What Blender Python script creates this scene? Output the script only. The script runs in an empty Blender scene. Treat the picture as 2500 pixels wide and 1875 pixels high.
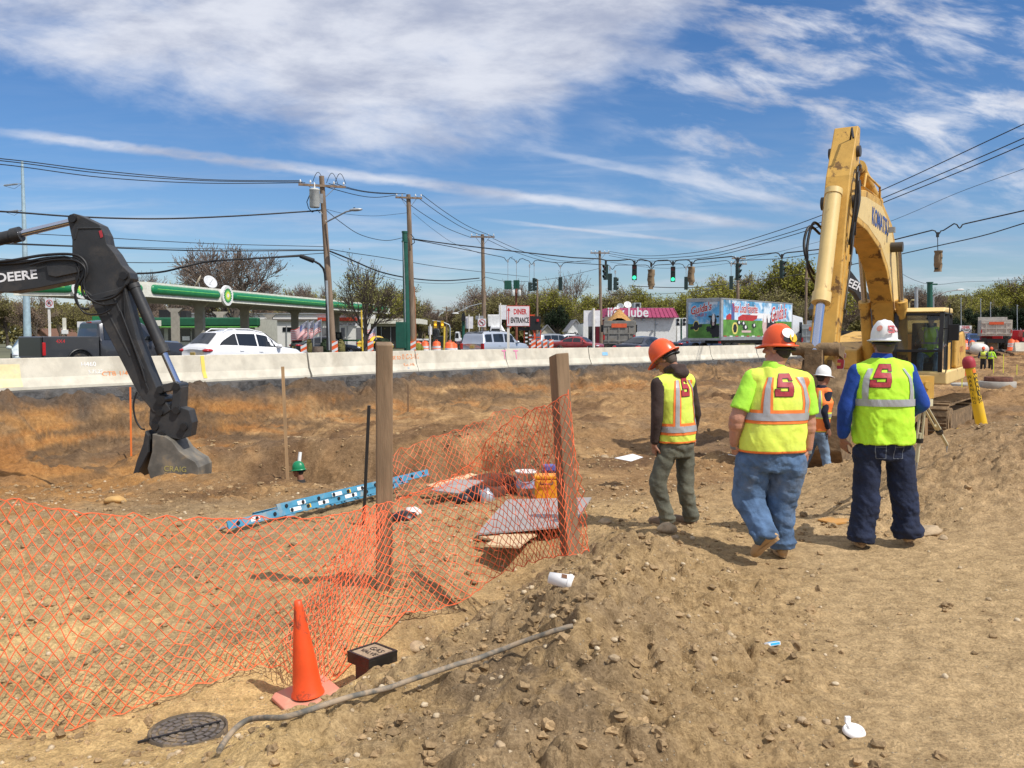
import bpy,bmesh,math,random
import numpy as np
from mathutils import Vector,Matrix,noise as mnoise
from mathutils.bvhtree import BVHTree
random.seed(7);RNG=np.random.default_rng(11)
C=bpy.context.scene.collection
scene=bpy.context.scene
# ---------------- camera ----------------
F=2146.0;CAMZ=1.74;HOR=820.0
PITCH=math.atan((937.5-HOR)/F)
cam_d=bpy.data.cameras.new("camera");cam=bpy.data.objects.new("camera",cam_d);C.objects.link(cam)
cam.location=(0,0,CAMZ);cam.rotation_euler=(math.pi/2-PITCH,0,0)
cam_d.sensor_width=36.0;cam_d.lens=36.0*F/2500.0;cam_d.clip_start=0.05;cam_d.clip_end=6000
scene.camera=cam
# ---------------- light ----------------
SUN_DIR=Vector((0.80,-0.60,0)).normalized();EL=math.radians(52)
SUN_VEC=Vector((SUN_DIR.x*math.cos(EL),SUN_DIR.y*math.cos(EL),math.sin(EL)))
sun_d=bpy.data.lights.new("sun",'SUN');sun_d.energy=4.4;sun_d.angle=math.radians(0.55);sun_d.color=(1.0,0.955,0.88)
sun=bpy.data.objects.new("sun",sun_d);C.objects.link(sun);sun.rotation_euler=SUN_VEC.to_track_quat('Z','Y').to_euler()
sun.location=(30,-20,60)
scene.view_settings.view_transform='Standard';scene.view_settings.look='None'
scene.view_settings.exposure=0.0;scene.view_settings.gamma=1.0;scene.view_settings.use_curve_mapping=False
scene.render.resolution_x=1024;scene.render.resolution_y=768

# ---------------- node helpers ----------------
class NT:
 def __init__(s,tree):s.t=tree;s.n=tree.nodes;s.l=tree.links
 def new(s,kind,**kw):
  n=s.n.new(kind)
  for k,v in kw.items():
   if k.startswith('i_'):n.inputs[int(k[2:])if k[2:].isdigit()else k[2:].replace('_',' ')].default_value=v
   else:setattr(n,k,v)
  return n
 def set(s,node,idx,v):
  if hasattr(v,'is_output')or isinstance(v,bpy.types.NodeSocket):s.l.new(v,node.inputs[idx])
  elif v is not None:node.inputs[idx].default_value=v
 def math(s,op,a,b=None,c=None,clamp=False):
  n=s.n.new('ShaderNodeMath');n.operation=op;n.use_clamp=clamp
  s.set(n,0,a);s.set(n,1,b);s.set(n,2,c);return n.outputs[0]
 def ramp(s,v,lo,hi,a=0.0,b=1.0,smooth=True):
  n=s.n.new('ShaderNodeMapRange');n.interpolation_type='SMOOTHSTEP' if smooth else 'LINEAR'
  s.set(n,0,v);s.set(n,1,lo);s.set(n,2,hi);s.set(n,3,a);s.set(n,4,b);return n.outputs[0]
 def mix(s,f,a,b,mode='MIX'):
  n=s.n.new('ShaderNodeMix');n.data_type='RGBA';n.blend_type=mode
  s.set(n,0,f);s.set(n,6,a);s.set(n,7,b);return n.outputs[2]
 def noise(s,vec,scale,detail=4,rough=0.55,dist=0.0,out=0):
  n=s.n.new('ShaderNodeTexNoise');n.inputs['Scale'].default_value=scale;n.inputs['Detail'].default_value=detail
  n.inputs['Roughness'].default_value=rough;n.inputs['Distortion'].default_value=dist
  if vec is not None:s.l.new(vec,n.inputs['Vector'])
  return n.outputs[out]
 def comb(s,x,y,z):
  n=s.n.new('ShaderNodeCombineXYZ');s.set(n,0,x);s.set(n,1,y);s.set(n,2,z);return n.outputs[0]
 def scalev(s,vec,v):
  n=s.n.new('ShaderNodeVectorMath');n.operation='MULTIPLY';s.l.new(vec,n.inputs[0]);n.inputs[1].default_value=v;return n.outputs[0]

def rgb(c):return(c[0],c[1],c[2],1.0)
def srgb(r,g,b):
 f=lambda u:(u/12.92 if u<=0.04045 else((u+0.055)/1.055)**2.4)
 return(f(r/255),f(g/255),f(b/255))

# ---------------- sky ----------------
world=bpy.data.worlds.new("World");scene.world=world;world.use_nodes=True
w=NT(world.node_tree);w.n.clear()
sky=w.n.new('ShaderNodeTexSky');sky.sky_type='NISHITA';sky.sun_disc=False
sky.sun_elevation=EL;sky.sun_rotation=math.atan2(SUN_DIR.x,SUN_DIR.y)
sky.air_density=1.0;sky.dust_density=0.6;sky.ozone_density=2.6
tc=w.n.new('ShaderNodeTexCoord');sp=w.n.new('ShaderNodeSeparateXYZ');w.l.new(tc.outputs['Generated'],sp.inputs[0])
X,Y,Z=sp.outputs
ypos=w.math('MAXIMUM',Y,0.02)
az=w.math('DIVIDE',X,ypos);el=w.math('DIVIDE',Z,ypos)
zc=w.math('MAXIMUM',w.math('ADD',Z,0.05),0.03)
pl=w.comb(w.math('DIVIDE',X,zc),w.math('DIVIDE',Y,zc),0.0)
# big layered bank, top left, thinning right
n1=w.noise(w.comb(w.math('MULTIPLY',az,2.1),w.math('ADD',w.math('MULTIPLY',el,7.0),w.math('MULTIPLY',az,-.8)),1.3),1.0,9,0.56,0.3)
n1b=w.noise(w.comb(w.math('MULTIPLY',az,10.0),w.math('ADD',w.math('MULTIPLY',el,27.0),w.math('MULTIPLY',az,6.0)),2.0),1.0,6,0.6,0.3)
# lower edge of the bank falls towards the middle and rises to the right
edge=w.math('ADD',w.math('MULTIPLY',w.math('MAXIMUM',w.math('SUBTRACT',-0.18,az),0.0),0.17),0.205)
edge=w.math('ADD',edge,w.math('MULTIPLY',w.math('MAXIMUM',w.math('SUBTRACT',az,0.04),0.0),0.75))
bias=w.ramp(w.math('SUBTRACT',el,edge),-0.06,0.11,-0.30,0.23)
dens=w.math('ADD',n1,bias)
cl1=w.ramp(w.math('ADD',dens,w.math('MULTIPLY',w.math('SUBTRACT',n1b,0.5),0.42)),0.36,0.74)
# patchy cloudlets on the right
n2=w.noise(w.comb(w.math('MULTIPLY',az,9.0),w.math('ADD',w.math('MULTIPLY',el,26.0),w.math('MULTIPLY',az,5.0)),7.0),1.0,7,0.60,0.25)
right=w.ramp(az,0.05,0.28)
cl2=w.math('MULTIPLY',w.ramp(n2,0.43,0.68),w.math('MULTIPLY',right,w.ramp(el,0.10,0.20)))
# thin veils low over the horizon
n3=w.noise(w.comb(w.math('MULTIPLY',az,4.0),w.math('MULTIPLY',el,42.0),3.0),1.0,6,0.6,0.4)
cl3=w.math('MULTIPLY',w.ramp(n3,0.42,0.75),w.ramp(el,0.26,0.05,0.05,0.62))
def trail(c,m,a0,a1,wd,amt):
 d=w.math('ABSOLUTE',w.math('SUBTRACT',el,w.math('SUBTRACT',c,w.math('MULTIPLY',az,m))))
 jig=w.noise(w.comb(w.math('MULTIPLY',az,22.0),w.math('MULTIPLY',el,60.0),c*50),1.0,5,0.6)
 d=w.math('ADD',d,w.math('MULTIPLY',w.math('SUBTRACT',jig,0.5),wd*1.6))
 g=w.ramp(d,wd,wd*0.15)
 ends=w.math('MULTIPLY',w.ramp(az,a0,a0+0.12),w.ramp(az,a1,a1-0.1))
 return w.math('MULTIPLY',w.math('MULTIPLY',g,ends),w.math('MULTIPLY',w.ramp(jig,0.25,0.6,0.45,1.0),amt))
t1=trail(0.1585,0.122,-0.62,0.32,0.0085,0.85)
t2=trail(0.2135,0.20,-0.02,0.40,0.007,0.5)
t3=trail(0.1277,0.105,-0.06,0.25,0.0032,0.7)
def inv(v):return w.math('SUBTRACT',1.0,v)
keep=w.math('MULTIPLY',inv(cl1),inv(cl2))
for q in(cl3,t1,t2,t3):keep=w.math('MULTIPLY',keep,inv(q))
cover=w.math('MULTIPLY',inv(keep),w.ramp(Z,-0.02,0.01))
shade=w.noise(w.comb(w.math('MULTIPLY',az,5.0),w.math('MULTIPLY',el,13.0),9.0),1.0,7,0.6,0.2)
cloud_col=w.mix(w.ramp(shade,0.33,0.62),rgb((4.6,5.0,6.3)),rgb((8.4,8.6,9.3)))
hs=w.n.new('ShaderNodeHueSaturation');hs.inputs['Saturation'].default_value=1.24;hs.inputs['Value'].default_value=1.0
w.l.new(sky.outputs[0],hs.inputs['Color'])
sky_col=w.mix(1.0,hs.outputs[0],rgb((0.92,1.0,1.17)),'MULTIPLY')
allc=w.mix(w.math('MULTIPLY',cover,0.88),sky_col,cloud_col)
bg=w.n.new('ShaderNodeBackground');bg.inputs['Strength'].default_value=0.10
w.l.new(allc,bg.inputs[0]);wo=w.n.new('ShaderNodeOutputWorld');w.l.new(bg.outputs[0],wo.inputs[0])

# ---------------- geometry helpers ----------------
def W(px,py,D):
 """a point seen at photograph pixel (px,py), D metres ahead"""
 u=(px-1250)/F;v=(937.5-py)/F
 cy,sy=math.cos(PITCH),math.sin(PITCH)
 dy=cy+v*sy;dz=v*cy-sy
 return Vector((u/dy*D,D,CAMZ+dz/dy*D))
def WX(px,D):return(px-1250)/F*D

class MB:
 def __init__(s):s.v=[];s.f=[];s.m=[];s.cur=0;s.sm=[];s.smooth=False
 def mat(s,i):s.cur=i;return s
 def add(s,vs,fs):
  b=len(s.v);s.v.extend([tuple(p)for p in vs])
  for f in fs:s.f.append(tuple(b+i for i in f));s.m.append(s.cur);s.sm.append(s.smooth)
  return s
 def box(s,c,size,R=None,taper=1.0):
  x,y,z=size[0]/2,size[1]/2,size[2]/2;t=taper
  vs=[Vector(p)for p in((-x,-y,-z),(x,-y,-z),(x,y,-z),(-x,y,-z),(-x*t,-y*t,z),(x*t,-y*t,z),(x*t,y*t,z),(-x*t,y*t,z))]
  if R is not None:vs=[R@p for p in vs]
  c=Vector(c);return s.add([c+p for p in vs],[(0,3,2,1),(4,5,6,7),(0,1,5,4),(1,2,6,5),(2,3,7,6),(3,0,4,7)])
 def cyl(s,p0,p1,r0,r1=None,n=12,cap=True,sm=True):
  p0,p1=Vector(p0),Vector(p1);r1=r0 if r1 is None else r1
  d=(p1-p0).normalized();a=d.orthogonal().normalized();b=d.cross(a)
  vs=[]
  for p,r in((p0,r0),(p1,r1)):
   for k in range(n):
    t=2*math.pi*k/n;vs.append(p+(a*math.cos(t)+b*math.sin(t))*r)
  o=s.smooth;s.smooth=sm
  s.add(vs,[(k,(k+1)%n,n+(k+1)%n,n+k)for k in range(n)])
  s.smooth=o
  if cap:s.add(vs,[tuple(reversed(range(n))),tuple(range(n,2*n))])
  return s
 def tube(s,pts,r,n=6,cap=True):
  pts=[Vector(p)for p in pts];N=len(pts);rs=r if isinstance(r,(list,tuple))else[r]*N
  vs=[];a=None
  for i,p in enumerate(pts):
   d=(pts[min(i+1,N-1)]-pts[max(i-1,0)]).normalized()
   if a is None:a=d.orthogonal().normalized()
   a=(a-d*a.dot(d)).normalized();b=d.cross(a)
   for k in range(n):
    t=2*math.pi*k/n;vs.append(p+(a*math.cos(t)+b*math.sin(t))*rs[i])
  o=s.smooth;s.smooth=n>4
  s.add(vs,[(i*n+k,i*n+(k+1)%n,(i+1)*n+(k+1)%n,(i+1)*n+k)for i in range(N-1)for k in range(n)])
  s.smooth=o
  if cap:s.add(vs,[tuple(reversed(range(n))),tuple(range((N-1)*n,N*n))])
  return s
 def prism(s,poly,o,ax,ay,depth):
  """poly (a,b) in plane ax,ay at origin o, thickness depth centred, along ax x ay"""
  o,ax,ay=Vector(o),Vector(ax),Vector(ay);nn=ax.cross(ay).normalized()*(depth/2)
  n=len(poly);A=[o+ax*a+ay*b for a,b in poly]
  vs=[p+nn for p in A]+[p-nn for p in A]
  return s.add(vs,[tuple(range(n)),tuple(reversed(range(n,2*n)))]+[(i,n+i,n+(i+1)%n,(i+1)%n)for i in range(n)])
 def lathe(s,prof,c=(0,0,0),n=24,ax=Vector((0,0,1)),sx=1.0,sy=1.0,M=None):
  c=Vector(c);ax=Vector(ax).normalized();a=ax.orthogonal().normalized();b=ax.cross(a)
  vs=[]
  for r,z in prof:
   for k in range(n):
    t=2*math.pi*k/n;vs.append(c+a*(r*math.cos(t)*sx)+b*(r*math.sin(t)*sy)+ax*z)
  if M is not None:vs=[M@p for p in vs]
  o=s.smooth;s.smooth=True
  s.add(vs,[(i*n+k,i*n+(k+1)%n,(i+1)*n+(k+1)%n,(i+1)*n+k)for i in range(len(prof)-1)for k in range(n)])
  s.smooth=o;return s
 def ball(s,c,r,n=10,m=7,R=None):
  c=Vector(c);rr=(r,r,r)if isinstance(r,(int,float))else r;vs=[]
  for i in range(m+1):
   ph=math.pi*i/m
   for k in range(n):
    t=2*math.pi*k/n
    p=Vector((rr[0]*math.sin(ph)*math.cos(t),rr[1]*math.sin(ph)*math.sin(t),rr[2]*math.cos(ph)))
    vs.append(c+(R@p if R is not None else p))
  o=s.smooth;s.smooth=True
  s.add(vs,[(i*n+k,(i+1)*n+k,(i+1)*n+(k+1)%n,i*n+(k+1)%n)for i in range(m)for k in range(n)])
  s.smooth=o;return s
 def cap(s,p0,r0,p1,r1,n=12):
  s.cyl(p0,p1,r0,r1,n);s.ball(p0,r0,n,8);s.ball(p1,r1,n,8);return s
 def loft(s,rings,n=20,side=Vector((1,0,0)),fwd=Vector((0,1,0)),pw=2.0):
  """rings: (centre, rx, ry) ellipses in the side/fwd plane"""
  vs=[]
  for r in rings:
   c,rx,ry=Vector(r[0]),r[1],r[2]
   for k in range(n):
    t=2*math.pi*k/n;ct,st=math.cos(t),math.sin(t)
    ct=math.copysign(abs(ct)**(2/pw),ct);st=math.copysign(abs(st)**(2/pw),st)
    vs.append(c+side*(rx*ct)+fwd*(ry*st))
  N=len(rings);o=s.smooth;s.smooth=True
  s.add(vs,[(i*n+k,i*n+(k+1)%n,(i+1)*n+(k+1)%n,(i+1)*n+k)for i in range(N-1)for k in range(n)])
  s.add(vs,[tuple(reversed(range(n))),tuple(range((N-1)*n,N*n))]);s.smooth=o;return s
 def mesh(s,name,mats):
  me=bpy.data.meshes.new(name);me.from_pydata(s.v,[],s.f)
  for m in(mats if isinstance(mats,(list,tuple))else[mats]):me.materials.append(m)
  if s.f:
   me.polygons.foreach_set('material_index',s.m);me.polygons.foreach_set('use_smooth',s.sm)
  me.validate();me.update();return me
 def build(s,name,mats,parent=None,origin=None,bevel=0,**kw):
  if origin is not None:
   o3=Vector(origin);s.v=[(p[0]-o3.x,p[1]-o3.y,p[2]-o3.z)for p in s.v]
  ob=bpy.data.objects.new(name,s.mesh(name,mats));C.objects.link(ob)
  if origin is not None:ob.location=origin
  if parent is not None:attach(ob,parent)
  if bevel:
   b=ob.modifiers.new('bevel','BEVEL');b.width=bevel;b.segments=2;b.limit_method='ANGLE';b.angle_limit=0.6
  if kw:tag(ob,**kw)
  return ob
def mworld(ob):
 m=ob.matrix_basis.copy()
 return(mworld(ob.parent)@ob.matrix_parent_inverse@m)if ob.parent else m
def attach(ob,parent,keep=True):
 ob.parent=parent
 ob.matrix_parent_inverse=mworld(parent).inverted()if keep else Matrix()
def tag(o,label=None,cat=None,group=None,kind=None):
 if label:o['label']=label
 if cat:o['category']=cat
 if group:o['group']=group
 if kind:o['kind']=kind
 return o
def thing(name,loc,label,cat,group=None,rz=0.0):
 o=bpy.data.objects.new(name,None);C.objects.link(o);o.location=loc;o.rotation_euler=(0,0,rz);o.empty_display_size=0.2
 return tag(o,label,cat,group)
def copy_tree(src,loc=None,rz=None,scale=None,label=None,group=None):
 def rec(o,par):
  c=o.copy();C.objects.link(c)
  if par is not None:c.parent=par
  for ch in list(o.children):rec(ch,c)
  return c
 r=rec(src,None)
 if loc is not None:r.location=loc
 if rz is not None:r.rotation_euler=(0,0,rz)
 if scale is not None:r.scale=scale if isinstance(scale,(tuple,list))else(scale,)*3
 if label:r['label']=label
 if group:r['group']=group
 return r
def text_mesh(s,size,M,mat,name,parent=None,shear=0.0,sx=1.0,ext=0.0,bold=0.0,align='CENTER',spacing=1.0):
 """flat lettering; M maps local x (right) y (up) to world"""
 cu=bpy.data.curves.new(name,'FONT');cu.body=s;cu.size=size;cu.align_x=align;cu.align_y='CENTER'
 cu.shear=shear;cu.extrude=ext;cu.offset=bold;cu.space_character=spacing;cu.resolution_u=3
 t=bpy.data.objects.new(name,cu);C.objects.link(t)
 bpy.context.view_layer.update()
 dg=bpy.context.evaluated_depsgraph_get();me=bpy.data.meshes.new_from_object(t.evaluated_get(dg))
 bpy.data.objects.remove(t);bpy.data.curves.remove(cu)
 me.transform(Matrix.Diagonal((sx,1,1,1)));me.transform(M);me.materials.clear();me.materials.append(mat);me.name=name
 ob=bpy.data.objects.new(name,me);C.objects.link(ob)
 if parent is not None:attach(ob,parent)
 return ob
def frame(o,right,up):
 r=Vector(right).normalized();u=Vector(up).normalized();n=r.cross(u).normalized()
 return Matrix(((r.x,u.x,n.x,o[0]),(r.y,u.y,n.y,o[1]),(r.z,u.z,n.z,o[2]),(0,0,0,1)))
ZUP=Vector((0,0,1))

# ---------------- numpy value noise ----------------
def _h(ix,iy,seed):
 h=(ix.astype(np.int64)*374761393+iy.astype(np.int64)*668265263+seed*974634777)&0xffffffff
 h=((h^(h>>13))*1274126177)&0xffffffff
 return((h^(h>>16))&0xffff)/32767.5-1.0
def vn(x,y,seed=0):
 ix=np.floor(x);iy=np.floor(y);fx=x-ix;fy=y-iy
 fx=fx*fx*fx*(fx*(fx*6-15)+10);fy=fy*fy*fy*(fy*(fy*6-15)+10)
 a=_h(ix,iy,seed);b=_h(ix+1,iy,seed);c=_h(ix,iy+1,seed);d=_h(ix+1,iy+1,seed)
 return(a+(b-a)*fx)*(1-fy)+(c+(d-c)*fx)*fy
def fbm(x,y,oct=4,seed=0,gain=0.5,ridge=False):
 s=np.zeros_like(x);a=1.0;t=0
 for o in range(oct):
  c,sn=math.cos(o*1.1+.5),math.sin(o*1.1+.5);f=2.03**o
  v=vn((x*c-y*sn)*f+13.7*o,(x*sn+y*c)*f-7.1*o,seed+o)
  if ridge:v=1-2*np.abs(v)
  s+=a*v;t+=a;a*=gain
 return s/t
def sst(x,a,b):
 t=np.clip((x-a)/(b-a),0,1);return t*t*(3-2*t)

# ---------------- materials ----------------
MATS={}
def M(name,col,rough=0.6,metal=0.0,var=0.12,vscale=3.0,bump=0.0,bscale=20.0,dirt=None,damt=0.3,dscale=2.5,spec=0.5,coat=0.0,trans=0.0,emit=None,stretch=(1,1,1),dedge=(0.5,0.7),alpha=None):
 if name in MATS:return MATS[name]
 m=bpy.data.materials.new(name);m.use_nodes=True;t=NT(m.node_tree);b=t.n['Principled BSDF']
 b.inputs['Roughness'].default_value=rough;b.inputs['Metallic'].default_value=metal
 b.inputs['Specular IOR Level'].default_value=spec;b.inputs['Coat Weight'].default_value=coat
 if trans:b.inputs['Transmission Weight'].default_value=trans
 tcn=t.n.new('ShaderNodeTexCoord');vec=t.scalev(tcn.outputs['Object'],stretch)
 n=t.noise(vec,vscale,5,0.6)
 lo=tuple(max(0,c*(1-var))for c in col);hi=tuple(min(1,c*(1+var))for c in col)
 cc=t.mix(t.ramp(n,0.3,0.7),rgb(lo),rgb(hi))
 if dirt is not None:
  n2=t.noise(vec,dscale,8,0.68,0.4)
  cc=t.mix(t.ramp(n2,dedge[0],dedge[1],0.0,damt),cc,rgb(dirt))
  t.l.new(t.ramp(n2,dedge[0],dedge[1],rough,min(1,rough+0.25)),b.inputs['Roughness'])
 t.l.new(cc,b.inputs['Base Color'])
 if bump:
  bn=t.n.new('ShaderNodeBump');bn.inputs['Strength'].default_value=1.0;bn.inputs['Distance'].default_value=bump
  t.l.new(t.noise(vec,bscale,5,0.6),bn.inputs['Height']);t.l.new(bn.outputs[0],b.inputs['Normal'])
 if emit is not None:
  b.inputs['Emission Color'].default_value=rgb(emit[0]);b.inputs['Emission Strength'].default_value=emit[1]
 MATS[name]=m;return m
soil_dust=(0.42,0.30,0.17)
m_black=M('black_plastic',(0.012,0.012,0.013),0.5,bump=.001)
m_rubber=M('rubber',(0.02,0.02,0.02),0.85,dirt=soil_dust,damt=.35)
m_chrome=M('chrome',(0.62,0.63,0.66),0.18,1.0)
m_glass_d=M('dark_glass',(0.012,0.015,0.018),0.06,spec=0.8,var=.02)
m_white=M('white_paint',(0.78,0.78,0.76),0.5,dirt=(0.45,0.42,0.36),damt=.3)
m_red=M('red_paint',(0.55,0.03,0.03),0.45)
m_steel=M('galvanised_steel',(0.42,0.44,0.45),0.45,0.6,dirt=(.25,.22,.18),damt=.4)
m_wood_pole=M('pole_wood',(0.22,0.155,0.105),0.9,var=.3,vscale=8,stretch=(1,1,.12),bump=.01,bscale=30)
m_wire=M('wire',(0.015,0.016,0.018),0.6)
m_green_pole=M('green_pole_paint',(0.010,0.085,0.055),0.4,dirt=(.03,.10,.07),damt=.5)
m_letter_w=M('white_lettering',(0.82,0.82,0.82),0.5,var=.03)
m_letter_k=M('black_lettering',(0.02,0.02,0.022),0.5)
m_orange=M('orange_plastic',(0.85,0.13,0.03),0.5,dirt=(0.35,.16,.08),damt=.45)
m_white_refl=M('white_sheeting',(0.75,0.75,0.75),0.45,dirt=(.4,.36,.3),damt=.3)
# ================= ground =================
ROAD_Z=0.25
BPX=[(-900,17.5),(0,24),(226,26),(750,32),(1130,40),(1470,47),(1808,58),(1955,65)]
BAR=[(WX(px,D),D)for px,D in BPX]
EDGE=[(-40,-8)]+BAR+[(34,88),(62,106),(120,128),(220,160)]
EP=np.array(EDGE)
def edge_dist(x,y):
 """signed distance to the road edge line, positive on the camera's side"""
 best=np.full(x.shape,1e9);sg=np.ones(x.shape)
 for i in range(len(EP)-1):
  a,b=EP[i],EP[i+1];d=b-a;L=d@d
  t=np.clip(((x-a[0])*d[0]+(y-a[1])*d[1])/L,0,1)
  dx=x-(a[0]+t*d[0]);dy=y-(a[1]+t*d[1]);dd=np.hypot(dx,dy)
  s=np.sign(d[0]*(y-a[1])-d[1]*(x-a[0]))
  m=dd<best;best=np.where(m,dd,best);sg=np.where(m,-s,sg)
 return best*sg
CP=np.array([(3,3,0),(1.5,3,.02),(1,3.5,.04),(2,4.5,0),(3.5,5,0),(2,6,0),(1.6,6.8,0),(3,7.2,0),(4,6,.04),(5.2,7,.12),(6,5,.1),(3,1,0),(0,1,.05),(-3,1.2,-.1),(7,2,.1),(5.0,8.6,.50),(6.3,9.0,.88),(8,9.6,.95),(11,10,.9),(3.9,8.0,.12),(3.3,9.4,.0),(7,7.5,.45),(6,12.2,.35),(4.4,10.5,.25),(1,8,-.06),(.9,9.5,-.15),(2.5,9,-.1),(2.2,8,.0),(1.35,7.3,.05),(.95,6.5,.2),(.6,5.6,.3),(.33,4.85,.36),(.15,4.2,.22),(0,3.6,.14),(-.3,3.1,.08),(.7,4,.12),(1.15,4.6,.10),(1.4,5.6,.06),(-.69,4.15,.02),(-1.18,3.45,.03),(.06,4.4,.17),(-1.6,2.9,.0),(-.95,3.85,.03),(-.78,4.75,-.15),(-.3,5.0,.05),(-1.24,5.15,-.44),(-1.24,4.75,-.38),(-.9,5.5,-.40),(-.5,5.6,-.32),(-.3,5.5,-.16),(0.0,6.0,.0),(.35,6.1,.05),(.5,6.2,.1),(-.95,6.5,-.14),(-.95,6.1,-.22),(-.4,6.4,-.3),(.05,6.6,-.25),(-1.7,4.45,-.35),(-2.5,4.3,-.32),(-3.6,4,-.28),(-1.9,3.7,-.22),(-2.4,3.2,-.15),(-1.55,5.6,-.38),(-2.5,5.6,-.38),(-3.5,6.5,-.36),(-2.5,7.2,-.30),(-1.5,8,-.28),(-3,9,-.38),(-5,9,-.4),(-4,12,-.54),(-6,13,-.66),(-4,13.3,-.68),(-2,12,-.52),(-.5,10,-.25),(-.5,7.8,-.2),(-1,13.5,-.74),(-8,12,-.62),(.15,7.4,-.42),(.0,8.6,-.2),(.8,7.7,-.02),(.6,10.5,-.3),(-7,8,-.4),(-9,6,-.4),(1,12,-.5),(0,15,-.7),(3,14,-.6),(5,14.5,-.62),(9,14.5,-.5),(2,20,-.8),(8,20,-.78),(6,30,-.8),(0,28,-.8),(-3,24,-.85),(-6,23.5,-1),(-10,20,-1.25),(-14,19,-1.2),(15,25,-.8),(15,40,-.8),(25,40,-.7),(20,60,-.7),(40,60,-.7),(40,85,-.6),(60,85,-.6),(12,15,-.2),(20,20,-.5),(100,90,-.3),(60,40,-.4),(-25,12,-1),(-40,8,-.8),(120,110,-.1)],float)
def tps_fit(P):
 n=len(P);d=np.hypot(P[:,None,0]-P[None,:,0],P[:,None,1]-P[None,:,1])
 K=d**2*np.log(d+1e-9);K[range(n),range(n)]=0;K+=np.eye(n)*1e-3
 A=np.zeros((n+3,n+3));A[:n,:n]=K;A[:n,n]=1;A[:n,n+1:]=P[:,:2];A[n,:n]=1;A[n+1:,:n]=P[:,:2].T
 return np.linalg.solve(A,np.concatenate([P[:,2],[0,0,0]]))
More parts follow.
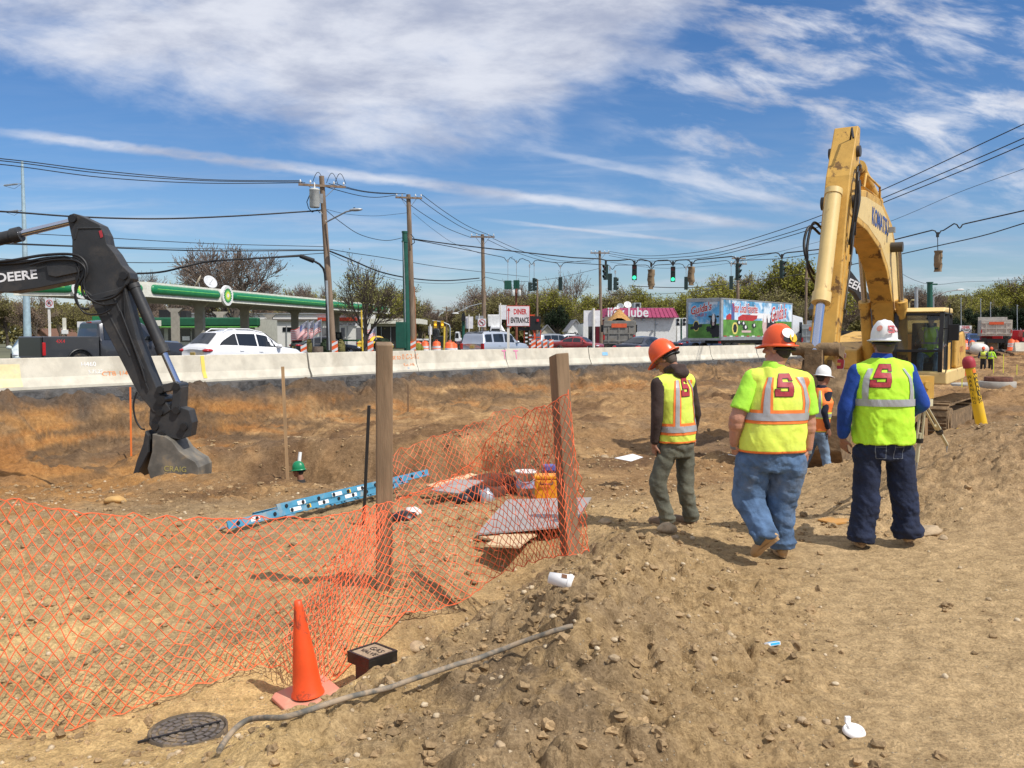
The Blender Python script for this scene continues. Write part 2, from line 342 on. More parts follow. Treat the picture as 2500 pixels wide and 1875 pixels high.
# fit in a stretched space so that far controls do not swamp the near ones
def wr(x,y):
 r=np.hypot(x,y)+1e-6;k=np.log1p(r/3.0)/r*6
 return x*k,y*k
CPw=CP.copy();CPw[:,0],CPw[:,1]=wr(CP[:,0],CP[:,1]);TW=tps_fit(CPw)
def tps(x,y):
 x,y=wr(x,y);s=TW[-3]+TW[-2]*x+TW[-1]*y
 for i in range(len(CPw)):
  d2=(x-CPw[i,0])**2+(y-CPw[i,1])**2
  s=s+TW[i]*0.5*d2*np.log(d2+1e-12)
 return s
def gau(x,y,cx,cy,rx,ry=None,ang=0.0):
 ry=ry or rx;c,s=math.cos(ang),math.sin(ang);dx=x-cx;dy=y-cy
 u=dx*c+dy*s;v=-dx*s+dy*c
 return np.exp(-(u/rx)**2-(v/ry)**2)
def height(x,y,fine=True):
 x=np.asarray(x,float);y=np.asarray(y,float)
 z=np.clip(tps(x,y),-1.7,1.05)
 wob=fbm(x*.55,y*.55,3,3)*.5
# open pit with the worker
 px=(x+4.4+wob)/5.6;py=(y-18.4+wob*1.6)/3.6
 pit=1-sst((np.abs(px)**2.6+np.abs(py)**2.6)**(1/2.6),.62,1.05)
 z=z-pit*1.25
 z=z+.03*gau(x,y,-4.2,13.7,3.6,.45)+.45*gau(x,y,-6.0,15.4,1.3,.7)+.12*gau(x,y,-4.6,14.6,1.0,.5)
 z=z-.42*gau(x,y,.82,6.95,.30,.22,.5)-.30*gau(x,y,.0,6.75,.38,.25)
 z=z-.42*gau(x,y,.10,6.32,.66,.19,.72)-.16*gau(x,y,-.35,5.95,.3,.25)
 z=z+.25*gau(x,y,-3.6,20.8,.9,.8)+.25*gau(x,y,5.0,17.5,1.2,.5)+.18*gau(x,y,3.1,10.8,1.3,.5)+.04*gau(x,y,1.9,7.75,.5,.3)
 z=z+.5*gau(x,y,13,22,3,2)+.35*gau(x,y,20,34,3,2)+.4*gau(x,y,27,45,5,2)+.35*gau(x,y,16,33,2,1.2)
# bank up to the road
 t=edge_dist(x,y)+fbm(x*.8,y*.8,4,9)*.55
 bank=1-sst(t,1.5,3.6)
 z=z*(1-bank)+(ROAD_Z-.30)*bank
 far=sst(np.hypot(x,y),10,30)
 z=np.where(edge_dist(x,y)<0.2,ROAD_Z-.8,z)
 if fine:
# rough = clods; smooth trodden path at the right foreground
  path=sst(x-.25*y,-.1,.9)*(1-sst(y,7.0,8.2))*(1-sst(x,4.5,7))
  berm=np.clip(gau(x,y,.5,5.2,.8,1.6,-.35)+gau(x,y,.1,3.7,.9,.9),0,1)
  rough=.35+.65*sst(fbm(x*.5,y*.5,3,21),-.35,.35)
  rough=rough*(1-.80*path)+berm*.5+pit*.6+bank*(1-sst(t,3.4,4.4))*.5
  lump=fbm(x*1.3,y*1.3,4,31)*(.075+.07*sst(y,10,16))+fbm(x*3.1,y*3.1,3,37,ridge=True)*.035
  wx=x+vn(x*6,y*6,43)*.05;wy=y+vn(x*6,y*6,44)*.05;clod=np.abs(vn(wx*5.3,wy*5.3,41))**.8*.075*sst(vn(x*2.2,y*2.2,45),-.4,.5)+np.abs(vn(wx*12+wy*3,wy*12,47))*.046+np.abs(vn(wx*27,wy*27+wx*5,48))*.022-.038
  near=1-sst(y,14,30)
  flat=1-np.clip(gau(x,y,-1.2,5.1,.28)+gau(x,y,WX(441,4.5),4.5,.36)+gau(x,y,-.83,5.2,.2)+gau(x,y,3.0,7.0,.7,.3)+gau(x,y,2.0,6.7,.5,.3),0,1)*.85
  bankm=sst(t,.8,1.6)*(1-sst(t,3.6,6.0));rough=rough*flat
  z=z+bankm*(fbm(x*1.1,y*1.1,4,111,.55,True)*.20+fbm(x*3.3,y*3.3,3,113)*.10)
  z=z+(lump*(1+far*1.0)+clod*near)*rough*(t>.2)
  z=z+(np.maximum(fbm(x*2.6,y*2.6,3,115),0)*.16-.03)*(1-near)*(t>3)*(1-sst(y,60,90))
  z=z+fbm(x*6.5,y*6.5,4,53)*.010*(.4+.6*(1-path))+fbm(x*40,y*40,2,59)*.0035*near
  ruts=vn((x*.82+y*.57)*5.5,(x*-.57+y*.82)*.6,61)*.02
  z=z+ruts*(1-path*.8)*(x<-.8)*sst(y,5.2,6.5)*near
  z=z+vn(x*.5+3,(y-.8*x)*1.1,77)*.10*far*(t>3)
 return z
def gz(x,y):return float(height(np.array([x]),np.array([y]))[0])

NU,NV=1150,1300
uu=np.linspace(-1.02,1.08,NU);vv=np.exp(np.linspace(math.log(1.6),math.log(150),NV))
Yg,Ug=np.meshgrid(vv,uu,indexing='ij');Xg=Ug*(Yg+2.2)
Zg=height(Xg.ravel(),Yg.ravel()).reshape(Xg.shape)
def grid_mesh(name,X,Y,Z,mat):
 nv,nu=X.shape;me=bpy.data.meshes.new(name)
 co=np.stack([X,Y,Z],-1).reshape(-1,3).astype(np.float32)
 idx=np.arange(nv*nu).reshape(nv,nu)
 q=np.stack([idx[:-1,:-1],idx[:-1,1:],idx[1:,1:],idx[1:,:-1]],-1).reshape(-1,4).astype(np.int32)
 me.vertices.add(len(co));me.vertices.foreach_set('co',co.ravel())
 me.loops.add(q.size);me.loops.foreach_set('vertex_index',q.ravel())
 me.polygons.add(len(q));me.polygons.foreach_set('loop_start',np.arange(0,q.size,4,dtype=np.int32))
 me.polygons.foreach_set('loop_total',np.full(len(q),4,np.int32));me.polygons.foreach_set('use_smooth',np.ones(len(q),bool))
 me.update();me.validate();me.materials.append(mat)
 ob=bpy.data.objects.new(name,me);C.objects.link(ob);return ob
# soil colours (real base colours, by where each soil lies)
def mixc(a,b,t):return a*(1-t[...,None])+np.array(b)*t[...,None]
def soil_color(X,Y,Zz):
 sh=X.shape;x=X.ravel();y=Y.ravel()
 c=np.tile(np.array([.45,.31,.155]),(len(x),1))
 n1=fbm(x*.35,y*.35,4,71);n2=fbm(x*1.4,y*1.4,4,73);n3=fbm(x*6,y*6,4,79)
 t=edge_dist(x,y)
 midf=sst(y,9,14)
 c=mixc(c,(.265,.155,.072),midf*.85)
 c=mixc(c,(.43,.275,.13),midf*sst(n2,.05,.5)*.7)
 c=mixc(c,(.125,.07,.036),midf*sst(fbm(x*.5+9,(y-.8*x)*.5,4,83),.05,.4)*.75)
 c=mixc(c,(.16,.115,.075),midf*sst(-n1,.15,.5)*.5)
# orange sand in the left pit and by the net
 c=mixc(c,(.38,.19,.06),sst(-x-y*.28,-.4,1.6)*sst(y,6.8,9)*sst(n2+n1,-.3,.3)*.75)
 c=mixc(c,(.70,.49,.22),(1-sst(x,-1.4,.0))*(1-sst(y,5.4,8.0))*(.7+.3*sst(n2,-.3,.3)))
 c=mixc(c,(.36,.265,.155),(1-sst(x,-1.2,.2))*sst(y,4.6,5.6)*(1-sst(y,10,13))*sst(fbm(x*1.0+4,y*1.6,4,87),-.05,.3)*.55)
 c=mixc(c,(.21,.15,.095),(1-sst(np.hypot((x-.0)/1.0,(y-6.2)/.8),.4,1.1))*sst(n3,-.5,.2)*.85)
 berm=np.clip(gau(x,y,.55,5.2,.9,1.7,-.35)+gau(x,y,.1,3.6,1.0,1.0),0,1)
 c=mixc(c,(.31,.22,.125),berm*(.2+.6*sst(n3+n2,-.5,.4)))
 c=mixc(c,(.105,.078,.055),gau(x,y,.05,3.95,.42,.5,.3)*sst(n3,-.3,.25)*.75)
 pathm=sst(x-.25*y,0,.9)*(1-sst(y,8,10))
 c=mixc(c,(.50,.355,.19),pathm*.85)
 c=mixc(c,(.33,.215,.12),gau(x,y,6,9,2.6,2)*.7)
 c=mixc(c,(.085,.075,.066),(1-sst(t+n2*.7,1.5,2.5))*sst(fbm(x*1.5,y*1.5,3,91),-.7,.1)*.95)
 zz=Zz.ravel();bk=(1-sst(t,4.5,6.5))*(t>.5)+sst(-x-y*.28,.5,2.5)*sst(y,15,17)*.6;bk=np.clip(bk,0,1)
 st_=fbm(x*.35+y*.2,zz*6+n1*2,4,119)
 c=mixc(c,(.13,.085,.05),bk*sst(st_,.0,.35)*.85);c=mixc(c,(.085,.07,.058),bk*sst(zz,-.35,.0)*sst(n2,-.5,.2)*.6);c=mixc(c,(.34,.15,.045),bk*sst(-st_,.05,.4)*(1-sst(zz,-.5,-.1))*.6)
 c=c*(1+.16*n3+.10*n2)[:,None]
 return np.clip(c,.01,.9).reshape(sh+(3,))
m_soil=bpy.data.materials.new('soil');m_soil.use_nodes=True
t=NT(m_soil.node_tree);b=t.n['Principled BSDF'];b.inputs['Roughness'].default_value=.95;b.inputs['Specular IOR Level'].default_value=.15
at=t.n.new('ShaderNodeVertexColor');at.layer_name='soil'
tcn=t.n.new('ShaderNodeTexCoord');ov=tcn.outputs['Object']
na=t.noise(ov,9,8,.65,.3);nb=t.noise(ov,55,6,.7);nc=t.noise(ov,2.2,6,.6)
cc=t.mix(1.0,at.outputs[0],t.mix(t.ramp(na,.3,.7),rgb((.76,.74,.72)),rgb((1.2,1.2,1.2))),'MULTIPLY')
cc=t.mix(1.0,cc,t.mix(t.ramp(nb,.32,.68),rgb((.74,.72,.70)),rgb((1.22,1.22,1.22))),'MULTIPLY')
vor=t.n.new('ShaderNodeTexVoronoi');vor.inputs['Scale'].default_value=42;t.l.new(ov,vor.inputs['Vector'])
peb=t.math('MULTIPLY',t.ramp(vor.outputs['Distance'],.26,.16),t.ramp(t.noise(ov,30,2),.58,.62))
cc=t.mix(t.math('MULTIPLY',peb,.7),cc,rgb((.52,.44,.33)))
t.l.new(cc,b.inputs['Base Color'])
h=t.math('ADD',t.math('MULTIPLY',na,.7),t.math('ADD',t.math('MULTIPLY',nb,.34),t.math('MULTIPLY',peb,.12)))
bn=t.n.new('ShaderNodeBump');bn.inputs['Strength'].default_value=1;bn.inputs['Distance'].default_value=.06
t.l.new(h,bn.inputs['Height']);t.l.new(bn.outputs[0],b.inputs['Normal'])
ground_ob=grid_mesh('dirt_ground',Xg,Yg,Zg,m_soil);tag(ground_ob,kind='structure')
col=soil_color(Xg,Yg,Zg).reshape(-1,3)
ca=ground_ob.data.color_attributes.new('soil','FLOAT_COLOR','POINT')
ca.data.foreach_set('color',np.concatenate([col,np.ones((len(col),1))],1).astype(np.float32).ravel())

# stones and clods: numberless, so one mesh each
def scatter(name,N,xr,yr,smin,smax,mat,seed,flat=.6,dens=None,power=2.2,sink=.25,knob=.18):
 r=np.random.default_rng(seed)
 base=MB();base.ball((0,0,0),1.0,7,5);bv=np.array(base.v);bf=base.f
# weld poles roughly by keeping them as is
 vars_=[]
 for k in range(6):
  d=bv*(1+knob*(np.random.default_rng(seed+k).random((len(bv),1))*2-1))
  d[:7]=d[:7].mean(0);d[-7:]=d[-7:].mean(0);vars_.append(d)
 u=r.random(N);y=yr[0]*(yr[1]/yr[0])**u;x=xr[0]+(xr[1]-xr[0])*r.random(N)
 if dens is not None:
  keep=r.random(N)<dens(x,y);x,y=x[keep],y[keep]
 N=len(x);s=smin+(smax-smin)*r.random(N)**power*1.0
 s=s*(1+.05*y)
 z=height(x,y);allv=np.empty((N*len(bv),3),np.float32)
 ang=r.random(N)*6.283;asp=.65+.5*r.random(N);fl=flat*(.75+.5*r.random(N))
 for i in range(N):
  v=vars_[i%6]*np.array([1,asp[i],fl[i]])*s[i];c,sn=math.cos(ang[i]),math.sin(ang[i])
  o=i*len(bv);allv[o:o+len(bv),0]=x[i]+v[:,0]*c-v[:,1]*sn
  allv[o:o+len(bv),1]=y[i]+v[:,0]*sn+v[:,1]*c;allv[o:o+len(bv),2]=z[i]+v[:,2]+s[i]*fl[i]*(1-2*sink)
 f=np.array(bf,np.int32);F_=(f[None]+(np.arange(N)*len(bv))[:,None,None]).reshape(-1,4)
 me=bpy.data.meshes.new(name);me.vertices.add(len(allv));me.vertices.foreach_set('co',allv.ravel())
 me.loops.add(F_.size);me.loops.foreach_set('vertex_index',F_.ravel().astype(np.int32));me.polygons.add(len(F_))
 me.polygons.foreach_set('loop_start',np.arange(0,F_.size,4,dtype=np.int32));me.polygons.foreach_set('loop_total',np.full(len(F_),4,np.int32))
 me.polygons.foreach_set('use_smooth',np.ones(len(F_),bool)if knob<.25 else np.zeros(len(F_),bool));me.update();me.materials.append(mat)
# one colour per stone
 cn=np.repeat(r.random((N,1)),len(bv),0);ca=me.color_attributes.new('tone','FLOAT_COLOR','POINT')
 ca.data.foreach_set('color',np.concatenate([cn,cn,cn,np.ones_like(cn)],1).astype(np.float32).ravel())
 ob=bpy.data.objects.new(name,me);C.objects.link(ob);return ob
def stone_mat(name,a,bcol,rough=.9):
 m=bpy.data.materials.new(name);m.use_nodes=True;t=NT(m.node_tree);b=t.n['Principled BSDF'];b.inputs['Roughness'].default_value=rough
 b.inputs['Specular IOR Level'].default_value=.2
 at=t.n.new('ShaderNodeVertexColor');at.layer_name='tone';tcn=t.n.new('ShaderNodeTexCoord');n=t.noise(tcn.outputs['Object'],60,5,.7)
 c=t.mix(at.outputs[0],rgb(a),rgb(bcol));c=t.mix(1.0,c,t.mix(t.ramp(n,.3,.7),rgb((.75,.75,.75)),rgb((1.15,1.15,1.15))),'MULTIPLY')
 t.l.new(c,b.inputs['Base Color']);bn=t.n.new('ShaderNodeBump');bn.inputs['Distance'].default_value=.006;t.l.new(n,bn.inputs['Height']);t.l.new(bn.outputs[0],b.inputs['Normal'])
 return m
m_stone=stone_mat('pebble_stone',(.36,.26,.15),(.62,.50,.34));m_clod=stone_mat('soil_clod',(.24,.165,.09),(.44,.30,.16),1.0)
def dens_p(x,y):
 path=sst(x-.25*y,.1,.9)*(1-sst(y,7,8.5))
 return(1-.78*path)*(.25+.75*sst(fbm(x*.9,y*.9,3,101),-.3,.35))*(np.abs(x)<y*.75+.8)
def dens_c(x,y):
 path=sst(x-.25*y,.1,.9)*(1-sst(y,7,8.5))
 berm=np.clip(gau(x,y,.5,5.2,.9,1.8,-.35)+gau(x,y,.1,3.7,1,1),0,1)
 return(1-.93*path)*np.clip(.18+.82*sst(fbm(x*1.3,y*1.3,3,103),0,.4)+berm*.5,0,1)*(np.abs(x)<y*.75+.8)
tag(scatter('pebbles',18000,(-9,11),(2.6,20),.0025,.017,m_stone,5,.7,dens_p,5.5,.34,.14),kind='stuff')
tag(scatter('soil_clods',42000,(-9,11),(2.6,24),.004,.027,m_clod,6,.75,dens_c,4.2,.38,.38),kind='stuff')
# a few stones big enough to single out
def rock(px,py,wpx,label,mat=None,D=None,hsc=.62,name='rock'):
 D=D or 5;x=WX(px,D);z=0
 for _ in range(12):
  z=float(height(np.array([WX(px,D)]),np.array([D]),False)[0]);D=D+.5*((CAMZ-z)*F/max(30,(py-HOR))-D)
 x=WX(px,D);r=wpx/F*D/2;mb=MB();mb.ball((0,0,0),(r,r*.8,r*hsc),22,14)
 mb.v=[tuple(Vector(p)*(1+.30*mnoise.noise(Vector(p)/r*1.3+Vector((px,py,0)))+.12*mnoise.noise(Vector(p)/r*3.1+Vector((py,px,0)))))for p in mb.v]
 ob=mb.build(name,mat or m_bigstone,origin=None);ob.location=(x,D,gz(x,D)+r*hsc*.15);ob.rotation_euler=(.1,.1,px*.01)
 return tag(ob,label,'rock')
m_bigstone=M('boulder_stone',(.42,.31,.19),.95,var=.25,vscale=14,bump=.01,bscale=40)
rock(1632,1305,50,'tan flat-topped stone on the berm at the foot of the stooping worker')
rock(1652,1318,24,'round brown cobble just right of the flat tan stone on the berm')
rock(2315,1318,27,'smooth round tan stone right of the man in dark jeans')
rock(2270,1304,92,'broad flat boulder right of the man in dark jeans, half sunk in soil',hsc=.22)
rock(1480,1292,34,'grey round stone at the rim of the hole right of the post')
rock(1504,1662,30,'long pale pebble low on the brown spoil heap')
rock(1576,1738,26,'pale oval pebble under the long one at the bottom of the spoil heap')
rock(1700,1582,20,'pale round pebble left of the blue packet')
rock(1440,1580,19,'round pebble right of the hose end')
rock(2035,1775,26,'oval cobble just left of the white cup lid')
rock(1975,1775,28,'tilted oval cobble further left of the white cup lid')
rock(1938,1785,20,'small upright cobble in the pebbles left of the cup lid')
rock(950,1720,24,'yellowish pebble in front of the hose and below the valve box')
rock(990,1515,26,'pale oval pebble behind the black valve box')
rock(1010,1600,46,'long tan stone beside the right corner of the valve box')
rock(1222,1865,36,'whitish stone at the bottom edge of the picture')
rock(398,1872,24,'yellow cobble against the near rim of the round cover')
rock(270,1232,60,'yellow lump of sandstone beyond the net on the left',M('sand_yellow',(.55,.33,.12),.95,bump=.01),D=12,hsc=.4)
rock(1478,1118,22,'brown cobble on the bare soil behind the second post',D=12)

# ================= road and far ground =================
m_asph=M('asphalt',(.085,.082,.08),.95,var=.5,vscale=2.5,bump=.05,bscale=14,dirt=(.20,.16,.12),damt=.5,dscale=.8)
def offset_line(off,jag=0,step=None,seed=1):
 out=[];rr=random.Random(seed);P=[Vector(p).to_3d()for p in EDGE]
 for i in range(len(P)-1):
  d=(P[i+1]-P[i]);L=d.length;d.normalize();n=Vector((d.y,-d.x,0));k=max(1,int(L/step))if step else 1
  for j in range(k):
   out.append(P[i]+d*(L*j/k)+n*(off+rr.uniform(-jag,jag)))
 out.append(P[-1]+Vector((.5,-.9,0))*off)
 return out
la=offset_line(1.15,.16,.35);lb=offset_line(-28)
mb=MB();A=[Vector((p.x,p.y,ROAD_Z))for p in la];B=[]
for p in A:
 B.append(Vector((p.x-22,p.y+20,ROAD_Z)))
for i in range(len(A)-1):mb.add([A[i],A[i+1],B[i+1],B[i]],[(0,1,2,3)]);g0,g1=[Vector((.06*math.sin(j*.53),-.06-.06*math.cos(j*.37)**2,-.18-.08*math.sin(j*.29)**2))for j in(i,i+1)];mb.add([A[i],A[i+1],A[i+1]+g1,A[i]+g0,A[i+1]+g1*1.2+Vector((0,.05,-.25)),A[i]+g0*1.2+Vector((0,.05,-.25))],[(3,2,1,0),(5,4,2,3)])
mb.build('road',m_asph,kind='structure')
m_ground=M('far_ground',(.11,.11,.06),.95,var=.35,vscale=.05)
mb=MB();mb.add([(A[0].x-10,A[0].y+5,.2)]+[(p.x-15,p.y+14,.20)for p in A]+[(3500,160,.2),(3500,3500,.2),(-3500,3500,.2),(-3500,0,.2)],[tuple(range(len(A)+5))])
mb.build('far_ground',m_ground,kind='structure')
m_paint_w=M('road_paint',(.6,.6,.58),.8,dirt=(.1,.1,.1),damt=.6,dscale=3)
def along(off,s0,s1,n=1):
 """points on a line parallel to the barrier (off metres beyond it)"""
 P=[Vector(p).to_3d()for p in EDGE[1:]];out=[];
 for k in range(n+1):
  s=s0+(s1-s0)*k/n;i=0
  while i<len(P)-2 and s>(P[i+1]-P[i]).length:s-=(P[i+1]-P[i]).length;i+=1
  d=(P[i+1]-P[i]).normalized();out.append(P[i]+d*s+Vector((-d.y,d.x,0))*off)
 return out
mb=MB()
for off in(1.0,9.0):
 q0=along(off,5,100,60);q1=along(off+.12,5,100,60)
 for i in range(60):mb.add([(q.x,q.y,ROAD_Z+.004)for q in(q0[i],q0[i+1],q1[i+1],q1[i])],[(3,2,1,0)])
for k in range(18):
 q0=along(5,8+k*6,11+k*6,1);q1=along(5.12,8+k*6,11+k*6,1)
 mb.add([(q.x,q.y,ROAD_Z+.004)for q in(q0[0],q0[1],q1[1],q1[0])],[(3,2,1,0)])
mb.build('road_markings',m_paint_w,kind='structure')
# ================= concrete barrier segments =================
m_conc=M('barrier_concrete',(.62,.575,.47),.9,var=.14,vscale=1.5,bump=.004,bscale=25,dirt=(.40,.35,.27),damt=.6,dscale=.7,dedge=(.45,.7))
m_py=M('yellow_marking_paint',(.75,.60,.12),.8);m_po=M('orange_marking_paint',(.85,.28,.08),.85,var=.25,vscale=15)
m_pp=M('pink_marking_paint',(.80,.22,.42),.8);m_pb=M('blue_marking_paint',(.25,.50,.75),.8);m_pw=M('faded_white_paint',(.88,.88,.88),.9)
BP=[Vector((x,y,ROAD_Z))for x,y in BAR]
blen=[0]
for i in range(len(BP)-1):blen.append(blen[-1]+(BP[i+1]-BP[i]).length)
def bar_at(s):
 i=0
 while i<len(BP)-2 and s>blen[i+1]:i+=1
 d=(BP[i+1]-BP[i]).normalized();return BP[i]+d*(s-blen[i]),d
def bar_s_of_px(px):
 lo,hi=0,blen[-1]
 for _ in range(40):
  m=(lo+hi)/2;p,_d=bar_at(m)
  if 1250+F*p.x/p.y<px:lo=m
  else:hi=m
 return lo
# profile: half of a Jersey shape
PR=[(-.30,0),(-.30,.075),(-.175,.33),(-.085,.86),(-.075,.87),(.075,.87),(.085,.86),(.175,.33),(.30,.075),(.30,0)]
s0=bar_s_of_px(747);SEG=6.1;segs=[]
k0=-int(s0//SEG)-1
si=0;seg_labels=['','leftmost barrier segment in view, with a yellow painted panel at its left end','barrier segment behind the black digger arm with white and orange chalk numbers','barrier segment with a tall yellow stripe, in front of the white car','barrier segment carrying orange writing, partly behind the first timber post','barrier segment with two pink letters T painted on it','barrier segment between the two pink letters and the second timber post, by the diner board']
for k in range(k0,60):
 a=s0+k*SEG;bq=a+SEG-.035
 if bq>blen[-1]-1 or a<0:continue
 p,d=bar_at(a+.02);q,_=bar_at(bq);d=(q-p).normalized();n=Vector((d.y,-d.x,0))
 mb=MB();N=len(PR)
 jit=random.Random(k);oy=0.0;zz=jit.uniform(-.008,.008)
 vs=[pt+n*(-c[0]+oy)*1+ZUP*(c[1]+zz)for pt in(p,q)for c in PR]
 mb.add(vs,[(i,i+1,N+i+1,N+i)for i in range(N-1)]+[tuple(reversed(range(N))),tuple(range(N,2*N))])
 px=1250+F*(p.x+q.x)/(p.y+q.y);
 ob=mb.build('barrier_segment',m_conc,origin=p,bevel=.012)
 lift=MB();lift.cyl(p+d*.02+ZUP*.86,p+d*.02+ZUP*(.93),.018,n=8);lift.build('joint_pin',m_steel,ob)
 px0=1250+F*p.x/p.y;px1=1250+F*q.x/q.y
 if px1<0:lab='barrier segment just outside the left edge'
 else:
  marks=[(60,'leftmost concrete barrier segment, with a yellow painted panel'),(300,'concrete barrier segment behind the black digger stick, with chalked white and orange numbers'),(500,'concrete barrier segment with a yellow stripe below the white car'),(800,'concrete barrier segment left of and behind the first timber post'),(980,'concrete barrier segment with orange writing right of the first timber post'),(1200,'concrete barrier segment with two pink letters T'),(1330,'concrete barrier segment just left of the second timber post'),(1450,'concrete barrier segment just right of the second timber post, with a blue scribble'),(1560,'concrete barrier segment left of the stooping worker, under the dark blue car'),(1700,'concrete barrier segment right of the stooping worker, left end of the milk trailer'),(1780,'concrete barrier segment left of the man with the numbered helmet'),(1850,'concrete barrier segment behind the man with the numbered helmet')]
  pc=(px0+px1)/2;lab=min(marks,key=lambda m_:abs(m_[0]-pc))[1]
  if pc>1890:lab='last far concrete barrier segment%s'%(' beside the yellow digger arm' if pc>1915 else ' right of the man with the numbered helmet')
 tag(ob,lab,'barrier','concrete barrier segments along the road');segs.append((ob,p,d,n,px0,px1))
# never leave two with the same words
seen={}
for ob,p,d,n,a_,b_ in segs:
 l=ob['label'];seen[l]=seen.get(l,0)+1
 if seen[l]>1:ob['label']=l.replace('concrete barrier segment','concrete barrier segment (the next one to the right)')if seen[l]==2 else l.replace('concrete barrier segment','concrete barrier segment (the second one further right)')
def bar_face(px,h):
 """point on the camera-side face at height h above the road"""
 sg=next((q for q in segs if q[4]<=px<=q[5]),segs[0]);p,d,n=sg[1],sg[2],sg[3];t_=(px-1250)/F;p=p+d*((t_*p.y-p.x)/(d.x-t_*d.y))
 off=.175+(h-.33)*(.085-.175)/(.86-.33)if h>.33 else .30+(h-.075)*(.175-.30)/.255
 up=(ZUP*.53-n*.09).normalized()
 return p+n*(off+.012)+ZUP*h,d,up
def seg_for(px):
 for sg in segs:
  if sg[4]<=px<=sg[5]:return sg[0]
 return segs[0][0]
def btext(s,px,h,size,mat,sx=1.0,shear=0.0,name='painted_writing'):
 p,d,up=bar_face(px,h);return text_mesh(s,size,frame(p,d,up),mat,name,seg_for(px),shear=shear,sx=sx)
def bpatch(px0,px1,h0,h1,mat,name='paint_mark'):
 a,d,up=bar_face(px0,h0);b2,_,_=bar_face(px1,h0);c2,_,_=bar_face(px1,h1);e,_,_=bar_face(px0,h1)
 m_=MB();
 if h0<.33<h1:
  x1,_,_=bar_face(px0,.33);x2,_,_=bar_face(px1,.33)
  m_.add([a,b2,x2,x1,c2,e],[(0,1,2,3),(3,2,4,5)])
 else:m_.add([a,b2,c2,e],[(0,1,2,3)])
 return m_.build(name,mat,seg_for((px0+px1)/2))
m_pys=M('stained_yellow_paint',(.80,.68,.38),.85,dirt=(.60,.55,.45),damt=.8,dscale=3)
bpatch(-30,42,.1,.72,m_pys)
bpatch(485,494,.12,.84,m_py);btext('H460',210,.66,.19,m_pw,1.1);btext('5.75.25',225,.44,.15,m_pw,1.0);btext('CTB 1/4',272,.36,.2,m_po,1.2)
btext('st to 0 C-2-1/2',985,.62,.30,m_po,.95,.1);btext('Set-10k',990,.27,.22,m_po,1.1)
btext('T',1226,.58,.62,m_pp,.9);btext('T',1255,.57,.62,m_pp,.9)
bpatch(1465,1478,.45,.62,m_pb);btext('W',985,.15,.12,m_pb)

# ================= utility poles, street furniture =================
def gpole(px_top,py_top,px_bot,D,r=.15,rt=None,z0=ROAD_Z-.05,dD=0.0):
 top=W(px_top,py_top,D+dD);bot=Vector((WX(px_bot,D),D,z0))
 return bot,top
def utility_pole(px_top,py_top,px_bot,D,label,r=.16,arm=None,mat=None,ins=True,braces=True,group='wooden utility poles',cat='utility pole',armang=0.62,name='utility_pole'):
 bot,top=gpole(px_top,py_top,px_bot,D)
 root=thing(name,bot,label,cat,group)
 mb=MB();mb.cyl(bot,top,r,r*.68,14);mb.build('pole',mat or m_wood_pole,root)
 ax=Vector((math.cos(armang),math.sin(armang),0))
 if arm:
  for(L,dz)in(arm if isinstance(arm,list)else[arm]):
   c=top-ZUP*dz;mb=MB();R=Matrix.Rotation(armang,3,'Z')
   fw=Vector((-ax.y,ax.x,0));c2=c-fw*(r*.8+.05)
   mb.box(c2,(L,.10,.12),R);mb.build('crossarm',m_wood_pole,root)
   if braces:
    mb=MB()
    for s in(-1,1):mb.tube([c2+ax*(s*L*.28)-ZUP*.06,c-ZUP*.75],.018,5)
    mb.build('brace',m_steel,root)
   if ins:
    for q in(-.46,-.25,.25,.46):
     mb=MB();mb.lathe([(.012,0),(.012,.06),(.05,.07),(.055,.12),(.03,.15),(.045,.17),(.02,.21),(0,.215)],c2+ax*(q*L)+ZUP*.06,10)
     mb.build('insulator',m_white,root)
 return root,bot,top,ax
# main leaning pole in front
p1,p1b,p1t,ax1=utility_pole(785,430,815,48,'leaning wooden utility pole with transformer and street light beside the petrol station',.20,(2.5,.55),armang=.35)
mb=MB();tp=W(768,484,47.6);mb.lathe([(0,-.5),(.24,-.5),(.27,-.46),(.27,.40),(.29,.42),(.29,.46),(.2,.52),(0,.54)],tp,20)
m_trans=M('transformer_paint',(.50,.52,.50),.5,dirt=(.22,.14,.08),damt=.35)
tr=mb.build('transformer',m_trans,p1)
mb=MB();mb.lathe([(.03,.5),(.05,.6),(.03,.7),(.05,.75),(.01,.85)],tp,8);mb.build('bushing',m_white,tr)
mb=MB();mb.box(tp+Vector((.33,.1,0)),(.2,.08,.5));mb.build('bracket',m_steel,tr)
mb=MB();mb.tube([tp+Vector((-.25,0,.2)),tp+Vector((-.42,0,-.2)),W(753,508,47.6),W(762,518,47.6),W(775,512,47.6),W(781,520,47.6)],.025,5);mb.build('lead_cable',m_wire,p1)
arm0=W(797,542,47.8);armE=W(862,513,46.8)
mb=MB();mb.tube([arm0,W(820,530,47.4),W(845,517,47),armE],.045,8);mb.tube([W(782,515,47.9),W(796,541,47.9)],.03,6);la1=mb.build('lamp_arm',m_steel,p1)
mb=MB();mb.ball(W(869,512,46.7),(.36,.16,.085),16,8,Matrix.Rotation(-.06,3,'Y'));hd=mb.build('lamp_head',m_steel,la1)
mb=MB();mb.cyl(W(865,509,46.7),W(865,506.5,46.7),.05,n=8);mb.build('photocell',m_black,la1)
mb=MB();mb.tube([W(733,625,47),W(766,637,47)],[.11,.13],10);sp_=mb.build('cable_splice',m_black,p1)
mb=MB();mb.tube([W(766,637,47.2),W(780,645,47.3),W(789,655,47.5),W(793,668,47.6),W(797,720,47.6),W(800,855,47.6)],.06,6);mb.build('riser_cable',m_black,p1)
